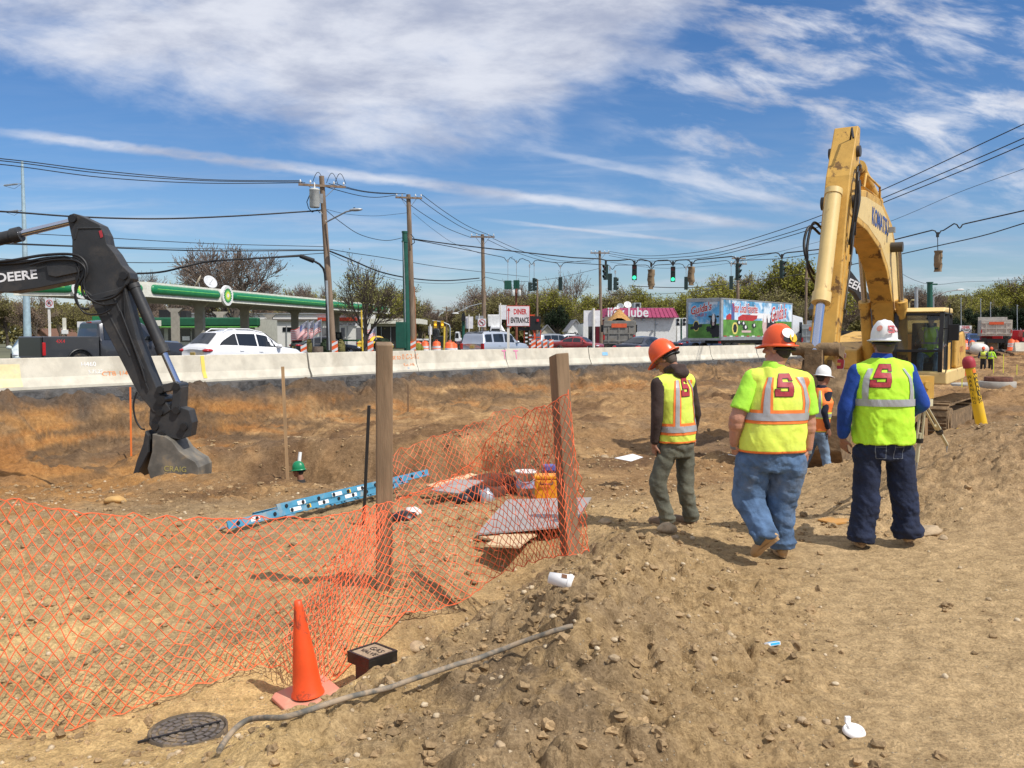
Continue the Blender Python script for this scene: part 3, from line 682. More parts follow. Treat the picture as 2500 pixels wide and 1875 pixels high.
mb=MB();mb.cyl(W(797,685,47.6),W(802,855,47.7),.085,n=8);mb.build('riser_conduit',m_steel,p1)
for q in(0.15,.45,.8):
 c_=p1t.lerp(p1t+ax1*(1.25 if q>.3 else-1.2),q);mb=MB();pts=[c_+ax1*(-.3+.6*t_/8)+ZUP*(-.35+.55*math.sin(math.pi*t_/8))for t_ in range(9)];mb.tube(pts,.018,4);mb.build('jumper_wire',m_wire,p1)
# second pole and its green steel neighbour
p2,p2b,p2t,ax2=utility_pole(997,475,1010,60,'tall wooden utility pole standing against the green steel mast',.22,(1.8,.25),armang=.25)
mb=MB();mb.cyl(W(1005,700,60.2)-ZUP*0,W(1009,852,60),.235,.245,14);mb.build('stained_foot',M('red_wood',(.30,.12,.055),.9,var=.3,vscale=8,stretch=(1,1,.12)),p2)
mb=MB();mb.tube([W(1003,572,59.7),W(1010,580,59.6),W(1012,592,59.6),W(1004,598,59.7)],.03,5);mb.build('hanging_loop',m_wire,p2)
g,gt=gpole(988,569,995,58);groot=thing('signal_mast',g,'thick dark green steel mast with capped top, left of the wooden pole','mast')
mb=MB();mb.cyl(g,gt,.23,.17,18);mb.build('mast_tube',m_green_pole,groot)
mb=MB();mb.cyl(gt,gt+ZUP*.12,.20,.20,18);mb.cyl(gt-ZUP*.6,gt-ZUP*.5,.21,.21,18);mb.build('cap',m_green_pole,groot)
mb=MB();mb.box(W(979,818,57.5),(.62,.5,1.7));mb.build('control_cabinet',m_green_pole,thing('signal_cabinet',W(979,840,57.5),'dark green signal control box at the foot of the green mast','cabinet'),bevel=.02)
mb=MB();mb.tube([W(984,590,57.8),W(988,700,57.8),W(990,850,57.7)],.035,5);mb.build('conduit',m_steel,groot)
utility_pole(1178,572,1183,76,'wooden utility pole between the green mast and the DINER board',.21,(2.05,.25),armang=.1)
utility_pole(1464,612,1468,88,'wooden utility pole in front of the lube shop',.18,[(1.9,.25)],armang=.05)
utility_pole(1209,716,1209,150,'small far utility pole left of the blank white board',.16,[(1.8,.2)],ins=False)
utility_pole(1135,740,1134,140,'far thin utility pole above the pedestrian signal',.15,[(1.2,.15)],ins=False)
utility_pole(1312,682,1311,105,'plain wooden pole behind the black message board',.15,None)
pr_,a_,b_,c_=utility_pole(1260,690,1261,120,'red-brown pole with two grey transformers above the DINER board',.19,None,mat=M('red_pole',(.22,.07,.04),.8))
for s in(1253,1268):
 mb=MB();mb.lathe([(0,-.4),(.2,-.4),(.24,-.3),(.24,.35),(.15,.45),(0,.5)],W(s,716,119.6),12);mb.build('transformer',m_trans,pr_)
utility_pole(1801,628,1802,92,'wooden pole behind the milk trailer, topped with a tangle of fittings',.2,[(1.6,.15),(1.9,.7)],armang=.3)
utility_pole(1969,652,1966,95,'grey pole just left of the yellow digger',.17,[(1.0,1.2)],ins=False)
utility_pole(1090,748,1090,190,'far pole with two crossarms over the crossroads',.2,[(2.4,.3),(1.8,1.1)],ins=False)
utility_pole(1069,755,1069,205,'farthest pole with stub crossarms, left of the two-arm pole',.2,[(3,.3)],ins=False)
utility_pole(1037,772,1037,180,'short far pole near the green mast',.14,None)
utility_pole(1061,768,1061,185,'thin far pole between the short pole and the two-arm pole',.12,None)
m_bluep=M('pale_blue_steel',(.38,.50,.56),.5,.2,dirt=(.3,.36,.38),damt=.5)
bt,tt=gpole(54,393,69,82);tw=thing('transmission_pole',bt,'tall pale blue tapered steel power pole with two side insulators','power pole')
mb=MB();mb.cyl(bt,tt,.36,.11,16);mb.build('pole',m_bluep,tw)
for yy,x0 in((449,8),(514,14)):
 mb=MB();a_=W(54,yy-1,82);e_=W(x0,yy+4,81.5);mb.tube([a_,e_],.03,6)
 for q in range(12):c_=a_.lerp(e_,.25+q*.06);mb.cyl(c_,c_+(e_-a_).normalized()*.06,.11,.07,8)
 mb.build('insulator',m_steel,tw)
 mb=MB();mb.tube([a_,W(35,yy+12,81.7),e_],.018,4);mb.build('jumper_wire',m_wire,tw)
def lamp_post(px,pyt,D,pxe,pye,label,r=.09,mat=None):
 b_=Vector((WX(px,D),D,ROAD_Z));t_=W(px,pyt,D);root=thing('street_lamp',b_,label,'street lamp','street lamps')
 mb=MB();mb.cyl(b_,t_,r,r*.7,10);mb.build('post',mat or m_steel,root)
 e=W(pxe,pye,D-.5);mb=MB();mb.tube([t_-ZUP*.05,t_.lerp(e,.5)+ZUP*.15,e],.045,6);mb.build('arm',mat or m_steel,root)
 mb=MB();mb.ball(e,(.36,.15,.08),12,6);mb.build('lamp_head',mat or m_white,root);return root
lamp_post(1185,737,90,1112,765,'far street lamp reaching left over the crossroads')
lamp_post(2279,724,80,2345,707,'street lamp with a long double arm right of the green post')
lamp_post(2220,738,90,2232,733,'short yellowish street lamp left of the green post',mat=M('faded_yellow',(.5,.42,.2),.6))
def mast(px,pyt,D,r,mat,label,cat='post',name='steel_post'):
 b_=Vector((WX(px,D),D,ROAD_Z));t_=W(px,pyt,D);root=thing(name,b_,label,cat)
 mb=MB();mb.cyl(b_,t_,r,r*.85,14);mb.build('post',mat,root);mb=MB();mb.cyl(t_,t_+ZUP*.08,r*1.1,n=14);mb.box(t_+Vector((r*1.5,0,-.1)),(r*2,.1,.12));mb.build('cap',mat,root);return root
mast(2270,691,70,.24,m_green_pole,'dark green steel post above the yellow digger cab')
mast(2237,703,75,.17,m_steel,'grey steel post left of the dark green post')
for px,py,lab in((2346,728,'thin white distant post right of the diner board'),(2394,730,'thin post above the dump truck, left one'),(2418,738,'thin post above the dump truck, right one'),(2483,745,'thin post near the right edge above the trees')):
 mast(px,py,140,.07,m_steel,lab)
mast(2316,757,110,.05,m_wood_pole,'slim wooden stick post just right of the cab roof')
# ---- cables ----
def sagline(a,b,sag,n=24):
 return[a.lerp(b,i/n)-ZUP*(4*sag*(i/n)*(1-i/n))for i in range(n+1)]
def wire(pts,label,r=.022,group='overhead cables'):
 mb=MB();mb.tube(pts,r,5);ob=mb.build('overhead_cable',m_wire,origin=pts[0]);return tag(ob,label,'cable',group)
def wpx(lst,label,r=.022,n=None):
 """cable through photograph points with distances"""
 P=[W(*q)for q in lst];out=[]
 for i in range(len(P)-1):
  p0=P[max(i-1,0)];p1_=P[i];p2_=P[i+1];p3=P[min(i+2,len(P)-1)]
  for k in range(8):
   t_=k/8;out.append(.5*((2*p1_)+(p2_-p0)*t_+(2*p0-5*p1_+4*p2_-p3)*t_**2+(3*p1_-p0-3*p2_+p3)*t_**3))
 out.append(P[-1]);return wire(out,label,r)
wpx([(-300,368,30),(0,387,36),(250,417,40),(500,438,44),(733,441,48)],'uppermost power cable running left from the transformer pole')
wpx([(-300,373,30.5),(0,392,36.4),(250,423,40),(500,441,44),(738,444,48)],'second power cable just under the uppermost on the left')
wpx([(-300,383,31),(0,401,36.8),(250,433,40.5),(500,447,44.4),(745,446,48.2)],'third, lowest of the three upper power cables on the left')
wpx([(-300,505,32),(0,516,37),(190,529,39.5),(380,534,42),(560,528,45),(750,516,47.6),(790,512,48)],'wavy bundled service cable from the left to the transformer leads',.04)
wpx([(-200,560,34),(0,567,38),(200,577,41),(500,594,45),(790,602,48)],'thin telephone cable behind the top of the black digger arm',.018)
wpx([(-200,580,34),(0,592,38),(250,602,41),(500,607,45),(790,610,48)],'middle thin telephone cable behind the black digger arm',.014)
wpx([(-200,592,34),(0,595,38),(200,602,41),(500,612,45),(790,611,48)],'thick telephone cable behind the black digger arm',.032)
wpx([(-200,625,34),(0,632,38),(200,638,41),(450,640,45),(790,618,48)],'low thin cable behind the black digger arm',.02)
wpx([(330,668,44),(400,663,44.5),(500,640,45.5),(600,632,46),(733,625,47)],'thick drooping cable that ends in the black splice by the pole',.05)
for i,(dy,lab)in enumerate(((0,'upper cable between the transformer pole and the next pole'),(2,'second cable between the transformer pole and the next pole'),(13,'lowest cable sagging between the transformer pole and the next pole'))):
 wpx([(815-i*12,447+dy*.6,48.3),(870,463+dy,52),(920,470+dy*.9,56),(970+20*(i==0),473+dy*.2,60)],lab)
wpx([(793,510,48),(830,541,51),(880,573,54),(940,587,57),(985,580,58)],'slack cable from the transformer pole to the green mast',.02)
wpx([(793,510,48),(850,523,53),(920,527,57),(998,519,60)],'faint thin cable between the two near poles',.012)
wpx([(792,606,48),(850,616,53),(950,631,60),(1100,655,72),(1290,676,100)],'telephone cable dipping behind the green mast',.022)
wpx([(800,611,48),(850,631,51),(930,664,57),(1010,680,61),(1090,685,68),(1170,679,76)],'thick loop-ended telephone cable drooping from pole to pole',.045)
wpx([(800,616,48),(860,645,52),(940,675,57),(1020,689,61),(1100,692,68),(1175,684,76)],'thin line under the thick drooping telephone cable',.014)
for i,(x0,y0,x1,y1,lab)in enumerate(((1028,474,1203,577,'outermost power cable from the second pole to the third'),(1018,481,1190,580,'middle power cable from the second pole to the third'),(978,483,1150,580,'inner power cable from the second pole to the third'))):
 wpx([(x0,y0,60),((x0*2+x1)/3,y0+(y1-y0)*.42,65),((x0+x1*2)/3,y0+(y1-y0)*.77,70),(x1,y1,76)],lab)
wpx([(1008,520,60),(1060,562,65),(1110,595,70),(1175,620,76)],'thin neutral line falling from the second pole to the third',.012)
wpx([(1203,582,76),(1280,615,82),(1360,635,85),(1443,640,88)],'power cable from the third pole to the pole by the lube shop')
wpx([(1190,585,76),(1260,616,82),(1350,640,85),(1450,634,88)],'second power cable from the third pole to the pole by the lube shop')
wpx([(1183,676,76),(1250,688,82),(1350,680,86),(1465,655,88)],'low telephone cable behind the back row of signals',.02)
for i,lab in enumerate(('highest power cable rising to the right edge past the digger boom','second power cable rising to the right edge past the digger boom','third power cable rising to the right edge past the digger boom')):
 wpx([(1487,614+i*5,88),(1560,624+i*6,80),(1640,622+i*7,70),(1750,607+i*7+(i>0)*3,60),(1900,563+i*8+(i>0)*5,52),(2040,512+i*10+(i>0)*8,46),(2200,443+i*12+(i>0)*10,42),(2420,340+i*15+(i>0)*17,36),(2700,210+i*17+(i>0)*20,32)],lab)
wpx([(1800,640,88),(2000,590,70),(2160,545,60),(2340,470,52),(2500,412,46),(2700,335,42)],'thin cable crossing behind the boom to the right edge',.014)
wpx([(1490,640,88),(1600,654,85),(1700,652,86),(1800,640,92)],'thin power line between the shop pole and the pole behind the trailer',.016)
wpx([(1535,698,80),(1640,702,82),(1720,700,84),(1800,690,88),(1967,668,95)],'telephone cable with a black splice above the lube shop',.035)
wpx([(1490,719,95),(1600,718,92),(1700,711,90),(1800,697,92)],'lowest thin cable above the lube shop roof',.02)
wpx([(2060,650,60),(2160,629,57),(2290,600,52),(2400,575,48),(2500,545,44),(2700,485,40)],'plain lower cable right of the boom',.03)
wpx([(2160,640,110),(2250,690,75),(2360,688,95),(2500,684,120),(2700,680,130)],'thin cable from the dark green post to the right edge',.018)

# ================= traffic signals on two span wires =================
def span(pts,label,r=.045):
 """messenger with dips at each hanger; pts = (px,py,D,dip)"""
 P=[]
 for i,(px,py,D,dip)in enumerate(pts):
  if dip:P+=[W(px-14,py-5,D),W(px-7,py-3,D),W(px-2.5,py+4,D),W(px,py+6,D),W(px+2.5,py+4,D),W(px+7,py-3,D),W(px+14,py-5,D)]
  else:P.append(W(px,py,D))
 return wire(P,label,r,'signal span wires')
span([(1006,583,60,0),(1100,596,60,0),(1250,613,60,0),(1400,629,60,0),(1465,632,60,0),(1481,636,60,0),(1510,636,60,0),(1551,638,60,1),(1593,641,60,1),(1643,640,60,1),(1690,639,60,1),(1801,631,59,1),(1908,622,58,1),(2060,603,56,0),(2165,590,55,0),(2290,567,53,1),(2343,551,52,1),(2500,514,50,0),(2700,464,48,0)],'front span wire carrying the nearer traffic signals',.04)
span([(1006,584,60,0),(1100,602,66,0),(1238,632,76,1),(1262,636,76,1),(1298,640,76,1),(1368,646,76,1),(1495,652,76,1),(1590,652,76,1),(1674,649,76,1),(1786,641,76,1),(1900,632,76,0),(2050,612,74,0)],'back span wire carrying the farther traffic signals',.03)
m_sig=M('signal_dark_green',(.012,.03,.026),.45);m_bag=M('tan_canvas',(.24,.17,.10),.95,bump=.02,bscale=6)
def lens(nm,c,e):return M(nm,c,.3,emit=(e,1.6)if e else None)
m_lg=lens('green_lens',(.02,.6,.3),(.05,1.0,.45));m_lk=M('unlit_lens',(.03,.02,.015),.2);m_la=lens('amber_lens',(.6,.3,.02),(1.0,.45,.02));m_lr=lens('unlit_red_lens',(.12,.015,.01),None)
def signal(px,pyt,pyb,D,wire_py,label,face=(-.35,-1),lit=None,n=3,bag=0,pole=False):
 h=(pyb-pyt)/F*D;wd=h/3.05*.92;c=W(px,(pyt+pyb)/2,D)
 root=thing('traffic_signal',W(px,wire_py,D),label,'traffic signal','traffic signals on span wires')
 f=Vector((face[0],face[1],0)).normalized();sd=Vector((-f.y,f.x,0));R=Matrix(((sd.x,f.x,0),(sd.y,f.y,0),(0,0,1)))
 mb=MB();mb.box(c,(wd,wd*.62,h),R)
 mb.build('housing',m_sig,root,bevel=.02)
 for k in range(n):
  cz=c+ZUP*(h*(.5-(k+.5)/n));rl=wd*.40
  mt={'g':m_lg,'a':m_la}.get(lit if(lit=='g' and k==2)or(lit=='a' and k==1)else None,m_lr if k==0 else m_lk)
  mb=MB();mb.cyl(cz+f*(wd*.31),cz+f*(wd*.34),rl,n=16);mb.build('lens',mt,root)
  mb=MB();ring=[]
  for q in range(13):
   a_=math.pi*(-.15+1.3*q/12);ring.append((math.cos(a_)*rl*1.1,math.sin(a_)*rl*1.1))
  vs=[cz+sd*a+ZUP*b+f*(wd*.31)for a,b in ring]+[cz+sd*a+ZUP*b+f*(wd*(.31+.5*max(.2,(b/rl+.2)*.6+.3)))for a,b in ring]
  mb.add(vs,[(i,i+1,13+i+1,13+i)for i in range(12)]);vz=mb.build('visor',m_sig,root);so=vz.modifiers.new('thick','SOLIDIFY');so.thickness=.012
 if bag:
  mb=MB();hh=h*1.03
  mb.loft([(c+ZUP*(hh*(.5-q))+sd*(wd*.08*math.sin(q*9))+f*wd*.1,wd*(.62 if q<.9 else .35)*(1+.08*math.sin(q*23)),wd*(.62+.07*math.cos(q*17)))for q in(0,.02,.15,.3,.45,.6,.75,.88,1.0,1.12)],16,sd,f,3.5)
  mb.build('canvas_cover',m_bag,root)
 mb=MB();mb.tube([c+ZUP*h/2,W(px,wire_py,D)],.022,6);mb.box(W(px,wire_py+1,D),(.14,.1,.3));mb.build('hanger',m_black,root)
 return root
signal(1479,646,683,60,640,'traffic signal nearest the shop pole, facing left, no lamp lit',(-.9,-.55))
signal(1549,646,684,60,641,'traffic signal with its green lamp lit, left one of the two green ones',(-.2,-1),'g')
signal(1590,659,700,60,645,'traffic signal wholly bagged in tan canvas with a loose tail',(-.55,-1),None,3,1)
signal(1643,651,688,60,642,'traffic signal with its green lamp lit, right one of the two green ones',(-.2,-1),'g')
signal(1688,652,691,60,643,'traffic signal in a crumpled tan cover, right of the second green one',(-.8,-1),None,3,1)
signal(1801,643,684,59,634,'traffic signal half wrapped in tan cloth over the milk trailer left half',(.9,-.6))
signal(1909,637,679,58,625,'traffic signal hanging over the right end of the milk trailer',(.9,-.6))
signal(2289,613,657,53,572,'tan covered traffic signal alone right of the yellow boom',(.8,-1),None,3,1)
m_sigb=m_sig
def backbox(px,pyt,pyb,D,wire_py,label,wpx_=9,face=(.2,1),double=0):
 h=(pyb-pyt)/F*D;wd=wpx_/F*D;c=W(px,(pyt+pyb)/2,D);root=thing('traffic_signal',W(px,wire_py,D),label,'traffic signal','traffic signals on span wires')
 f=Vector((face[0],face[1],0)).normalized();sd=Vector((-f.y,f.x,0));R=Matrix(((sd.x,f.x,0),(sd.y,f.y,0),(0,0,1)))
 for s in((-.52,.52)if double else(0,)):
  mb=MB();mb.box(c+sd*(wd*s),(wd,wd*.7,h),R);mb.build('housing',m_green_pole if double else m_sig,root,bevel=.02)
  for k in range(3):
   mb=MB();cz=c+sd*(wd*s)+ZUP*h*(.33-.33*k);mb.cyl(cz+f*wd*.35,cz+f*wd*.75,wd*.42,n=12);mb.build('visor',m_sig,root)
 mb=MB();mb.tube([c+ZUP*h/2,W(px,wire_py,D)],.022,5);mb.box(W(px,wire_py+1,D),(.12,.1,.25));mb.build('hanger',m_steel,root);return root
backbox(1240,685,706,76,636,'pair of green signal heads side by side seen from behind, first on the back wire',8.5,(.1,1),1)
backbox(1261,684,705,76,638,'second pair of green signal heads on the back wire',7,(.3,1),1)
backbox(1293,689,711,76,648,'dark signal head lowered on a bracket beside a taller one',8,(1,.3))
backbox(1304,679,710,76,644,'taller dark signal head of the bracketed pair left of the lone one',9,(1,-.3))
backbox(1368,677,709,76,650,'lone dark signal head between the bracketed pair and the shop pole',9,(.2,1))
backbox(1489,668,709,72,655,'tall dark signal head seen from behind beside the shop pole',10,(.2,1))
backbox(1502,677,708,72,663,'dark signal head on a bracket right of the tall one by the shop pole',10,(1,.1))
backbox(1675,676,707,76,653,'plain dark signal head seen from behind, under the crumpled cover',9,(.2,1))
backbox(1785,674,706,76,645,'plain dark signal head seen from behind above the milk trailer',9,(.2,1))
# small ground-mounted signals
for px,py,lab in((1663,790,'pole-mounted pair of dark signal heads left of the milk trailer'),):
 root=thing('pedestal_signal',Vector((WX(px,80),80,ROAD_Z)),lab,'traffic signal');mb=MB();mb.cyl(Vector((WX(px,80),80,ROAD_Z)),W(px,778,80),.08,n=8);mb.build('post',m_green_pole,root)
 for s in(-8,8):
  mb=MB();mb.box(W(px+s,786,79.9),(.36,.25,.72));mb.build('housing',m_white,root,bevel=.02)
  for q in(-.18,.18):mb=MB();mb.cyl(W(px+s,786,79.77)+ZUP*q,W(px+s,786,79.5)+ZUP*q,.14,n=12);mb.build('lens',m_black,root)
root=thing('pedestrian_signal',Vector((WX(1131,70),70,ROAD_Z)),'dark signal head on a green post left of the no-turn sign','traffic signal')
mb=MB();mb.cyl(Vector((WX(1131,70),70,ROAD_Z)),W(1131,766,70),.12,n=10);mb.build('post',m_green_pole,root)
mb=MB();mb.box(W(1133,778,69.8),(.42,.3,.36));mb.prism([(-.15,0),(.15,0),(.05,.32),(-.05,.32)],W(1132,773,69.8),(1,0,0),(0,0,1),.2);mb.build('housing',m_black,root)
root=thing('mast_arm_signal',Vector((WX(1099,120),120,ROAD_Z)),'curved steel mast arm with two amber lit signals over the far crossing','traffic signal')
mb=MB();mb.tube([Vector((WX(1099,120),120,ROAD_Z)),W(1099,800,120),W(1096,793,120),W(1080,786,120),W(1056,783,120)],.08,6);mb.build('mast',m_steel,root)
for px in(1063,1080):
 mb=MB();mb.box(W(px,792,120),(.42,.3,1.0));mb.build('housing',M('signal_yellow',(.5,.3,.02),.5),root)
 mb=MB();mb.cyl(W(px,793,119.84),W(px,793,119.8),.16,n=10);mb.build('lens',m_la,root)

# ================= signs =================
def sign_plate(px0,px1,py0,py1,D,mat,root,nm='sign_plate',yaw=0.0,th=.02):
 c=(W(px0,py0,D)+W(px1,py1,D))/2;wd=(px1-px0)/F*D;h=(py1-py0)/F*D
 R=Matrix.Rotation(yaw,3,'Z');mb=MB();mb.box(c,(wd,th,h),R);ob=mb.build(nm,mat,root)
 r=R@Vector((1,0,0));f=R@Vector((0,-1,0));return ob,c+f*(th/2+.004),r,wd,h
def sgn_post(px,D,py_top,mat,root,w=.09):
 t_=W(px,py_top,D+.08);b_=Vector((WX(px,D),D+.08,ROAD_Z-.1));mb=MB();mb.box((t_+b_)/2,(w,w*.7,(t_-b_).z));return mb.build('post',mat,root)
m_sw=M('sign_white',(.74,.74,.76),.5,dirt=(.5,.45,.4),damt=.35);m_pinkwhite=M('sign_face',(.72,.68,.70),.5);m_post_w=M('white_wood_post',(.72,.69,.62),.7)
D=44;root=thing('diner_sign',Vector((WX(1241,D),D,ROAD_Z)),'white DINER ENTRANCE board with red border and up arrow on a post by the barrier','sign')
sgn_post(1241,D,748,m_post_w,root,.13)
_,c,r,wd,h=sign_plate(1236.5,1293.5,746.5,797,D,m_red,root,'sign_border')
mb=MB();mb.box(c-Vector((0,.004,0)),(wd-.06,.012,h-.06));mb.build('sign_face',m_pinkwhite,root)
c=c-Vector((0,.014,0));u=wd/57
mb=MB();mb.box(c+Vector((-23*u,0,-2*u)),(1.8*u,.006,32*u));mb.add([c+Vector((-27*u,0,13*u)),c+Vector((-19*u,0,13*u)),c+Vector((-23*u,0,21*u))],[(0,1,2)]);mb.build('arrow',m_red,root)
text_mesh('DINER',17.5*u,frame(c+Vector((4.5*u,0,10*u)),(1,0,0),ZUP),m_red,'lettering',root,sx=.62,bold=.012)
text_mesh('ENTRANCE',18*u,frame(c+Vector((4*u,0,-10.5*u)),(1,0,0),ZUP),m_letter_k,'lettering',root,sx=.48,bold=.012)
D=100;root=thing('diner_sign',Vector((WX(2357,D),D,ROAD_Z)),'small white DINER ENTRANCE board with arrow pointing right, near the far dump truck','sign')
sgn_post(2357,D,796,m_post_w,root);_,c,r,wd,h=sign_plate(2343,2372,795,814,D,m_sw,root,'sign_face')
text_mesh('DINER',.42,frame(c+Vector((0,-.005,.24)),(1,0,0),ZUP),m_red,'lettering',root,sx=.75,bold=.01);text_mesh('ENTRANCE',.42,frame(c+Vector((0,-.005,-.08)),(1,0,0),ZUP),m_letter_k,'lettering',root,sx=.52,bold=.01)
mb=MB();mb.box(c+Vector((0,-.005,-.34)),(.7,.008,.04));mb.build('arrow',m_red,root)
def ban_sign(px,py,wpx_,D,label,uturn):
 hw=wpx_/2;root=thing('prohibition_sign',Vector((WX(px,D),D,ROAD_Z)),label,'sign')
 sgn_post(px,D,py,m_post_w if uturn else m_steel,root,.12 if uturn else .06);_,c,r,wd,h=sign_plate(px-hw,px+hw,py-hw*(1.15 if uturn else 1),py+hw*(1.15 if uturn else 1),D,m_sw,root,'sign_plate')
 c=c-Vector((0,.004,0));R_=wd*.42;n=28;vs=[]
 for q in(R_,R_*.82):vs+=[c+Vector((q*math.cos(2*math.pi*k/n),0,q*math.sin(2*math.pi*k/n)))for k in range(n)]
 mb=MB();mb.add(vs,[(k,(k+1)%n,n+(k+1)%n,n+k)for k in range(n)]);mb.box(c-Vector((0,.004,0)),(R_*1.9,.004,R_*.16),Matrix.Rotation(math.radians(45),3,'Y'));
 mb.build('red_ring',m_red,root);s=R_/10;mb=MB();cc=c-Vector((0,.002,0))
 if uturn:mb.tube([cc+Vector((3*s,0,-5*s)),cc+Vector((3*s,0,3*s)),cc+Vector((0,0,5.5*s)),cc+Vector((-3*s,0,3*s)),cc+Vector((-3*s,0,-1*s))],.9*s,6);mb.add([cc+Vector((-6*s,0,-1*s)),cc+Vector((0,0,-1*s)),cc+Vector((-3*s,0,-5*s))],[(0,1,2)])
 else:mb.tube([cc+Vector((3.5*s,0,-5*s)),cc+Vector((3*s,0,.5*s)),cc+Vector((-1.5*s,0,2.5*s))],1.1*s,6);mb.add([cc+Vector((-1.5*s,0,5.5*s)),cc+Vector((-1.5*s,0,-.5*s)),cc+Vector((-6*s,0,2.5*s))],[(0,1,2)])
 mb.build('arrow',m_letter_k,root);return root
ban_sign(120.5,740,20,52,'no U-turn sign on a white post under the canopy',True);ban_sign(1176.5,788,20,62,'no left turn sign left of the DINER board',False)
def blank_sign(px0,px1,py0,py1,D,pxp,label,w=.2,mat=None,front=True):
 root=thing('blank_sign',Vector((WX(pxp,D),D,ROAD_Z)),label,'sign');sign_plate(px0,px1,py0,py1,D,mat or m_sw,root)
 t_=W(pxp,py0-5,D-.15);b_=Vector((WX(pxp,D),D-.15,ROAD_Z));mb=MB();mb.cyl(b_,t_,w/2,n=10);mb.build('post',m_post_w,root);return root
blank_sign(1425,1465,758,797,52,1449,'blank white board seen from behind with a thick white post, beside the shop',.16)
blank_sign(1218,1237,745,780,60,1222,'blank white panel just behind the left edge of the DINER board',.08)
blank_sign(1137,1155,773,802,68,1145,'white posted notice panel left of the no left turn sign',.08)
blank_sign(1046,1055,797,817,66,1050,'narrow white sign on a white post near the green mast',.12)
blank_sign(1161,1180,771,780,70,1170,'grey back of a road sign above the no left turn sign',.06,m_steel)
# ================= vehicles =================
TEMPL={'suv':[(0,.45,.92,.94,.80,.70),(.012,.36,1.0,1.03,.93,.80),(.05,.33,1.05,1.14,.97,.78),(.16,.3,1.09,1.60,.99,.66),(.30,.28,1.06,1.69,1,.67),(.50,.28,1.01,1.68,1,.67),(.61,.28,.99,1.60,1,.65),(.77,.28,.98,1.03,.99,.78),(.92,.3,.87,.94,.95,.74),(.985,.35,.70,.78,.85,.6),(1,.4,.6,.65,.74,.5)],'box_suv':[(0,.5,1.0,1.02,.9,.84),(.01,.4,1.08,1.12,.97,.86),(.03,.36,1.10,1.62,.985,.80),(.08,.33,1.09,1.72,1,.80),(.35,.32,1.08,1.76,1,.80),(.55,.32,1.07,1.74,1,.79),(.63,.32,1.06,1.66,1,.77),(.75,.32,1.05,1.10,.99,.86),(.93,.33,.98,1.02,.96,.82),(.985,.38,.8,.86,.93,.74),(1,.45,.62,.66,.85,.7)],'sedan':[(0,.42,.80,.84,.82,.7),(.012,.33,.90,.96,.93,.78),(.15,.3,.93,1.0,.98,.78),(.30,.27,.93,1.36,1,.60),(.42,.26,.91,1.44,1,.61),(.55,.26,.90,1.42,1,.61),(.60,.26,.89,1.37,1,.60),(.74,.26,.88,.93,.99,.76),(.92,.28,.76,.82,.95,.72),(.985,.32,.6,.68,.85,.6),(1,.38,.5,.56,.74,.5)],}
def paint(name,col,met=0.0,rough=.28):return M('car_'+name,col,rough,met,var=.03,coat=.6,dirt=(.35,.3,.24),damt=.12)
m_tail=M('tail_lamp',(.45,.01,.015),.15,coat=.5);m_head=M('head_lamp',(.6,.62,.65),.08);m_plate=M('number_plate',(.65,.45,.12),.5);m_trim=M('black_trim',(.015,.015,.016),.4)
m_alloy=M('alloy_rim',(.5,.5,.52),.3,.8)
def sec(st,L,x):
 st=[(s[0]*L,)+tuple(s[1:])for s in st]
 for i in range(len(st)-1):
  if x<=st[i+1][0]:
   f=(x-st[i][0])/max(1e-6,st[i+1][0]-st[i][0]);return[st[i][k]+(st[i+1][k]-st[i][k])*f for k in range(1,6)]
 return list(st[-1][1:])
def wheels(root,xs,W_,r,w=.22):
 for x in xs:
  for s in(-1,1):
   mb=MB();y=s*(W_/2-w/2+.01);mb.lathe([(r*.62,-w/2),(r*.93,-w/2),(r,-w*.35),(r,w*.35),(r*.93,w/2),(r*.62,w/2)],(x,y,r),24,(0,1,0));ty=mb.build('tyre',m_rubber,None)
   wl=thing('wheel',(0,0,0),None,None);attach(wl,root,False);attach(ty,wl,False)
   mb=MB();f=y+s*w*.36;mb.lathe([(0,0),(r*.12,.01),(r*.15,-.015),(r*.5,-.02),(r*.62,.0),(r*.64,-.05)],(x,f,r),20,(0,s,0))
   for k in range(5):
    a_=k*2*math.pi/5;mb.box((x+math.cos(a_)*r*.36,f+s*.004,r+math.sin(a_)*r*.36),(r*.5,.02,r*.12),Matrix.Rotation(-a_,3,'Y'))
   attach(mb.build('rim',m_alloy),wl,False)
